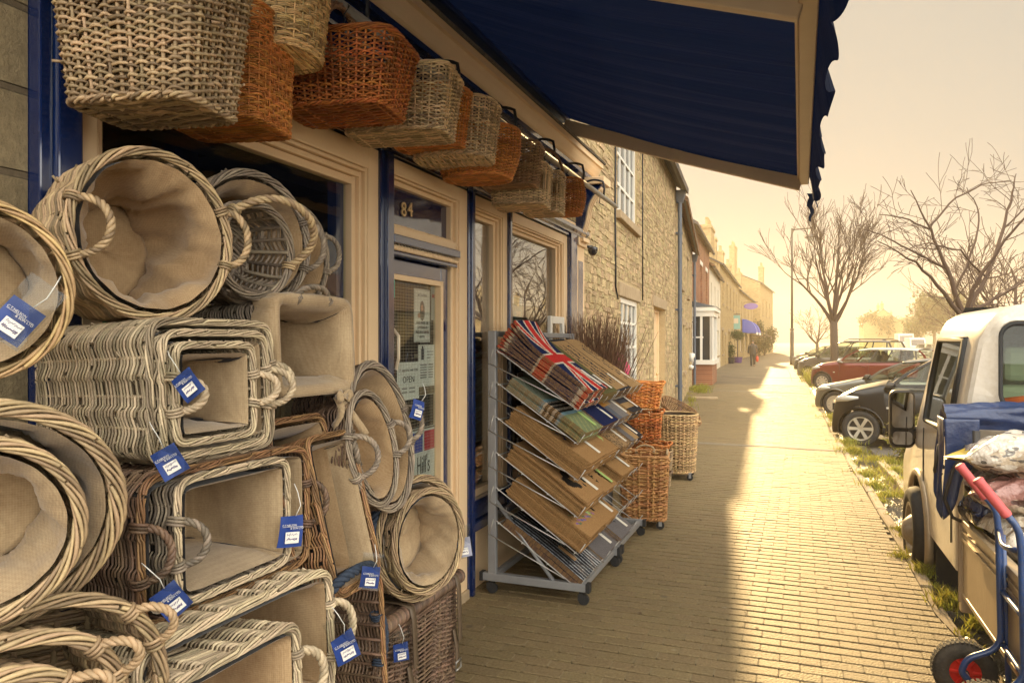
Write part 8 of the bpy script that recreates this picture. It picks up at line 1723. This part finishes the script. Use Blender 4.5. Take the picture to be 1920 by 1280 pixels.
# ================================================================ BARE TREES
M_bark=mat("bark",(.085,.055,.035),.9,noise=(12,.7,(.05,.033,.022)),bump=(40,.9,.01),stretch=(1,1,.3))
M_twig=mat("twig",(.07,.04,.026),.85)
def tree(name,label,p,h_,trunk_h,tr,seed,spread=.6,levels=4,stems=6,nb=(3,4),up=.35,twig=.007,arch=0.0,group=None,dens=1.0,ratio=.70,limbs=None):
    k=random.Random(seed); tb=MB(); cb=MB(); r=thing(name,label,"tree",p,group=group)
    tb.tube([(0,0,-.1),(.02,.0,.15),(0.03,.02,trunk_h*.5),(0,0,trunk_h)],[tr*1.5,tr*1.12,tr,tr*.95],12)
    def grow(o,d,ln,rad,lv):
        n=5 if lv>1 else 4; P=[o]; dd=d.copy()
        for i in range(n): dd=(dd+Vector((k.gauss(0,.10),k.gauss(0,.10),k.gauss(0,.07)+(up*.09 if lv>=levels-2 else up*.03)-arch*.10*(lv<levels-0)*i/n))).normalized(); P.append(P[-1]+dd*ln/n)
        rr=np.linspace(rad,max(twig,rad*(.42 if lv>0 else .3)),n+1); (cb).tube([tuple(q) for q in P],rr,7 if lv>=levels-1 else (5 if lv>1 else 3),False,False)
        if lv==0: return
        m=int(round(k.randint(*nb)*dens*(1 if lv>1 else 1.3)))
        for j in range(m+1):
            t=k.uniform(.30,.98) if j<m else 1.0; f=t*n; i=min(n-1,int(f)); q=P[i].lerp(P[i+1],f-i); base_=(P[i+1]-P[i]).normalized()
            ax=Vector((k.gauss(0,1),k.gauss(0,1),k.gauss(0,.6))); ax=(ax-base_*ax.dot(base_)).normalized(); a_=k.uniform(.35,.85)*(.6+spread*.6) if j<m else k.uniform(.05,.25)
            nd=(base_*cos(a_)+ax*sin(a_)+Vector((0,0,up*.25))).normalized(); grow(q,nd,ln*k.uniform(.45,.72)*(ratio/.70),max(twig,rr[i]*k.uniform(.45,.62)),lv-1)
    for L_,r0 in (limbs or ()):
        P=[Vector(q) for q in L_]; Q=[]
        for i in range(len(P)-1):
            for t in np.linspace(0,1,5)[(1 if i else 0):]: Q.append(P[i].lerp(P[i+1],t)+Vector((k.gauss(0,.012),k.gauss(0,.012),k.gauss(0,.012))))
        rr=np.linspace(r0,.008,len(Q)); cb.tube([tuple(q) for q in Q],rr,7,False,False)
        for i in range(2,len(Q)-1):
            for _ in range(k.choice((0,1,1))):
                d0=(Q[i+1]-Q[i-1]).normalized(); ax=Vector((k.gauss(0,1),k.gauss(0,.7),k.gauss(0,.7))); ax=(ax-d0*ax.dot(d0)).normalized(); a_=k.uniform(.5,1.15)
                grow(Q[i],(d0*cos(a_)+ax*sin(a_)).normalized(),k.uniform(.4,1.0)*(1-.45*i/len(Q)),max(twig,rr[i]*.36),k.choice((1,1,2)))
    for s_ in range(stems if not limbs else 0):
        a_=2*pi*s_/stems+k.uniform(-.35,.35); el=spread*k.uniform(.75,1.25) if s_ else .08
        d=Vector((cos(a_)*sin(el),sin(a_)*sin(el),cos(el))); grow(Vector((0,0,trunk_h*k.uniform(.9,1.0) if s_ else trunk_h*.97)),d,(h_-trunk_h)*k.uniform(.38,.50)*(1.0 if s_ else 1.15),tr*(k.uniform(.38,.55) if s_ else .6),levels-1 if s_ else levels-2)
    tb.build("trunk",M_bark,r,True); cb.build("crown",M_twig,r,True); return r
P=TB.copy(); P.z=-.12; tree("bare_tree","bare upright winter tree on the kerb among the parked cars",P,8.3,2.6,.15,4,.44,4,9,(3,5),.60,.0085,0.0,dens=.85,ratio=.74)
P=on_depth(1806,640,14.5); P.z=-.12
def limb(pts,z0=14.5,dz=0.0): return [tuple(on_depth(x,y,z0+dz*i)-P) for i,(x,y) in enumerate(pts)]
LB3=[(limb([(1805,590),(1776,505),(1745,430),(1708,357)]),.055),(limb([(1803,592),(1768,548),(1718,492),(1645,450)],14.5,-.25),.050),(limb([(1808,590),(1850,520),(1882,430),(1898,360),(1906,325)],14.5,.2),.055),(limb([(1807,590),(1832,530),(1872,470),(1925,400),(1975,330)],14.5,-.2),.05),(limb([(1812,592),(1862,560),(1935,520),(2000,500)],14.5,.3),.045),(limb([(1776,505),(1700,468),(1655,442),(1622,430)],14.5,.3),.026),(limb([(1745,430),(1692,408),(1650,402)],14.5,-.2),.02),(limb([(1742,425),(1790,372),(1842,346),(1895,338)],14.5,.25),.022),(limb([(1790,548),(1828,455),(1838,400),(1812,352)],14.5,.35),.028),(limb([(1850,520),(1800,470),(1740,455),(1690,470)],14.7,-.2),.022),(limb([(1882,430),(1930,380),(1965,370)],14.9,.2),.02)]
tree("bare_tree","spreading bare tree with long crossing branches behind the truck",P,5.4,2.25,.10,23,1.0,4,0,(2,3),.06,.005,.45,dens=.75,ratio=.8,limbs=LB3)
for i,(px,Z,h_,lab,sd,th_) in enumerate(((1905,26,7.5,"leaning twiggy tree at the right edge behind the truck",31,1.9),(1862,40,8.5,"hazy bare tree beyond the spreading one, right of the road",32,2.0),(1790,60,8.5,"hazy golden tree half hidden behind the truck cab roof",33,2.2),(1532,62,5.0,"small bare tree just right of the street lamp",34,1.6))):
    P=on_depth(px,640,Z); P.z=-.12; tree("bare_tree",lab,P,h_,th_,.13,sd,.8,4,6,(2,4),.3,.012,.1,dens=.75,ratio=.76)
b=None
for i,(px,Z,w_,h_,lab) in enumerate(((1668,210,14,9,"hazy rounded tree where the road vanishes, left side"),(1700,240,16,10,"hazy rounded tree at the very end of the road"),(1752,150,11,11,"hazy tall tree right of the far road"),(1778,120,10,11,"hazy tree behind the truck cab, nearer than the tall one"),(1640,170,9,9,"hazy tree rising behind the far houses"))):
    P=on_depth(px,640,Z); P.z=-.12; r=thing("distant_tree",lab,"tree",P); cb=MB(); k=np.random.RandomState(60+i)
    for j in range(9): leaves(cb,(k.normal(0,w_*.22),k.normal(0,w_*.2),h_*k.uniform(.35,.85)),(w_*.28,w_*.28,h_*.22),500,.32,k)
    cb.build("crown",M_ivy,r,True); t=MB(); t.tube([(0,0,0),(0,0,h_*.5)],[.35,.2],8); t.build("trunk",M_bark,r,True)
# overhead wires across the far street
# ================================================================ HAZE
b=MB(); b.span(-70,95,-14,330,-1.3,19.5)
mh=bpy.data.materials.new("golden_haze"); mh.use_nodes=True; t=mh.node_tree; t.nodes.remove(t.nodes["Principled BSDF"]); pv=t.nodes.new("ShaderNodeVolumePrincipled"); pv.inputs["Color"].default_value=(.94,.83,.66,1); pv.inputs["Density"].default_value=.0013; pv.inputs["Anisotropy"].default_value=.55
t.links.new(pv.outputs[0],t.nodes["Material Output"].inputs["Volume"]); mh.cycles.homogeneous_volume=True if hasattr(mh.cycles,'homogeneous_volume') else None
o=b.build("haze",mh,None,False); o['kind']='stuff'
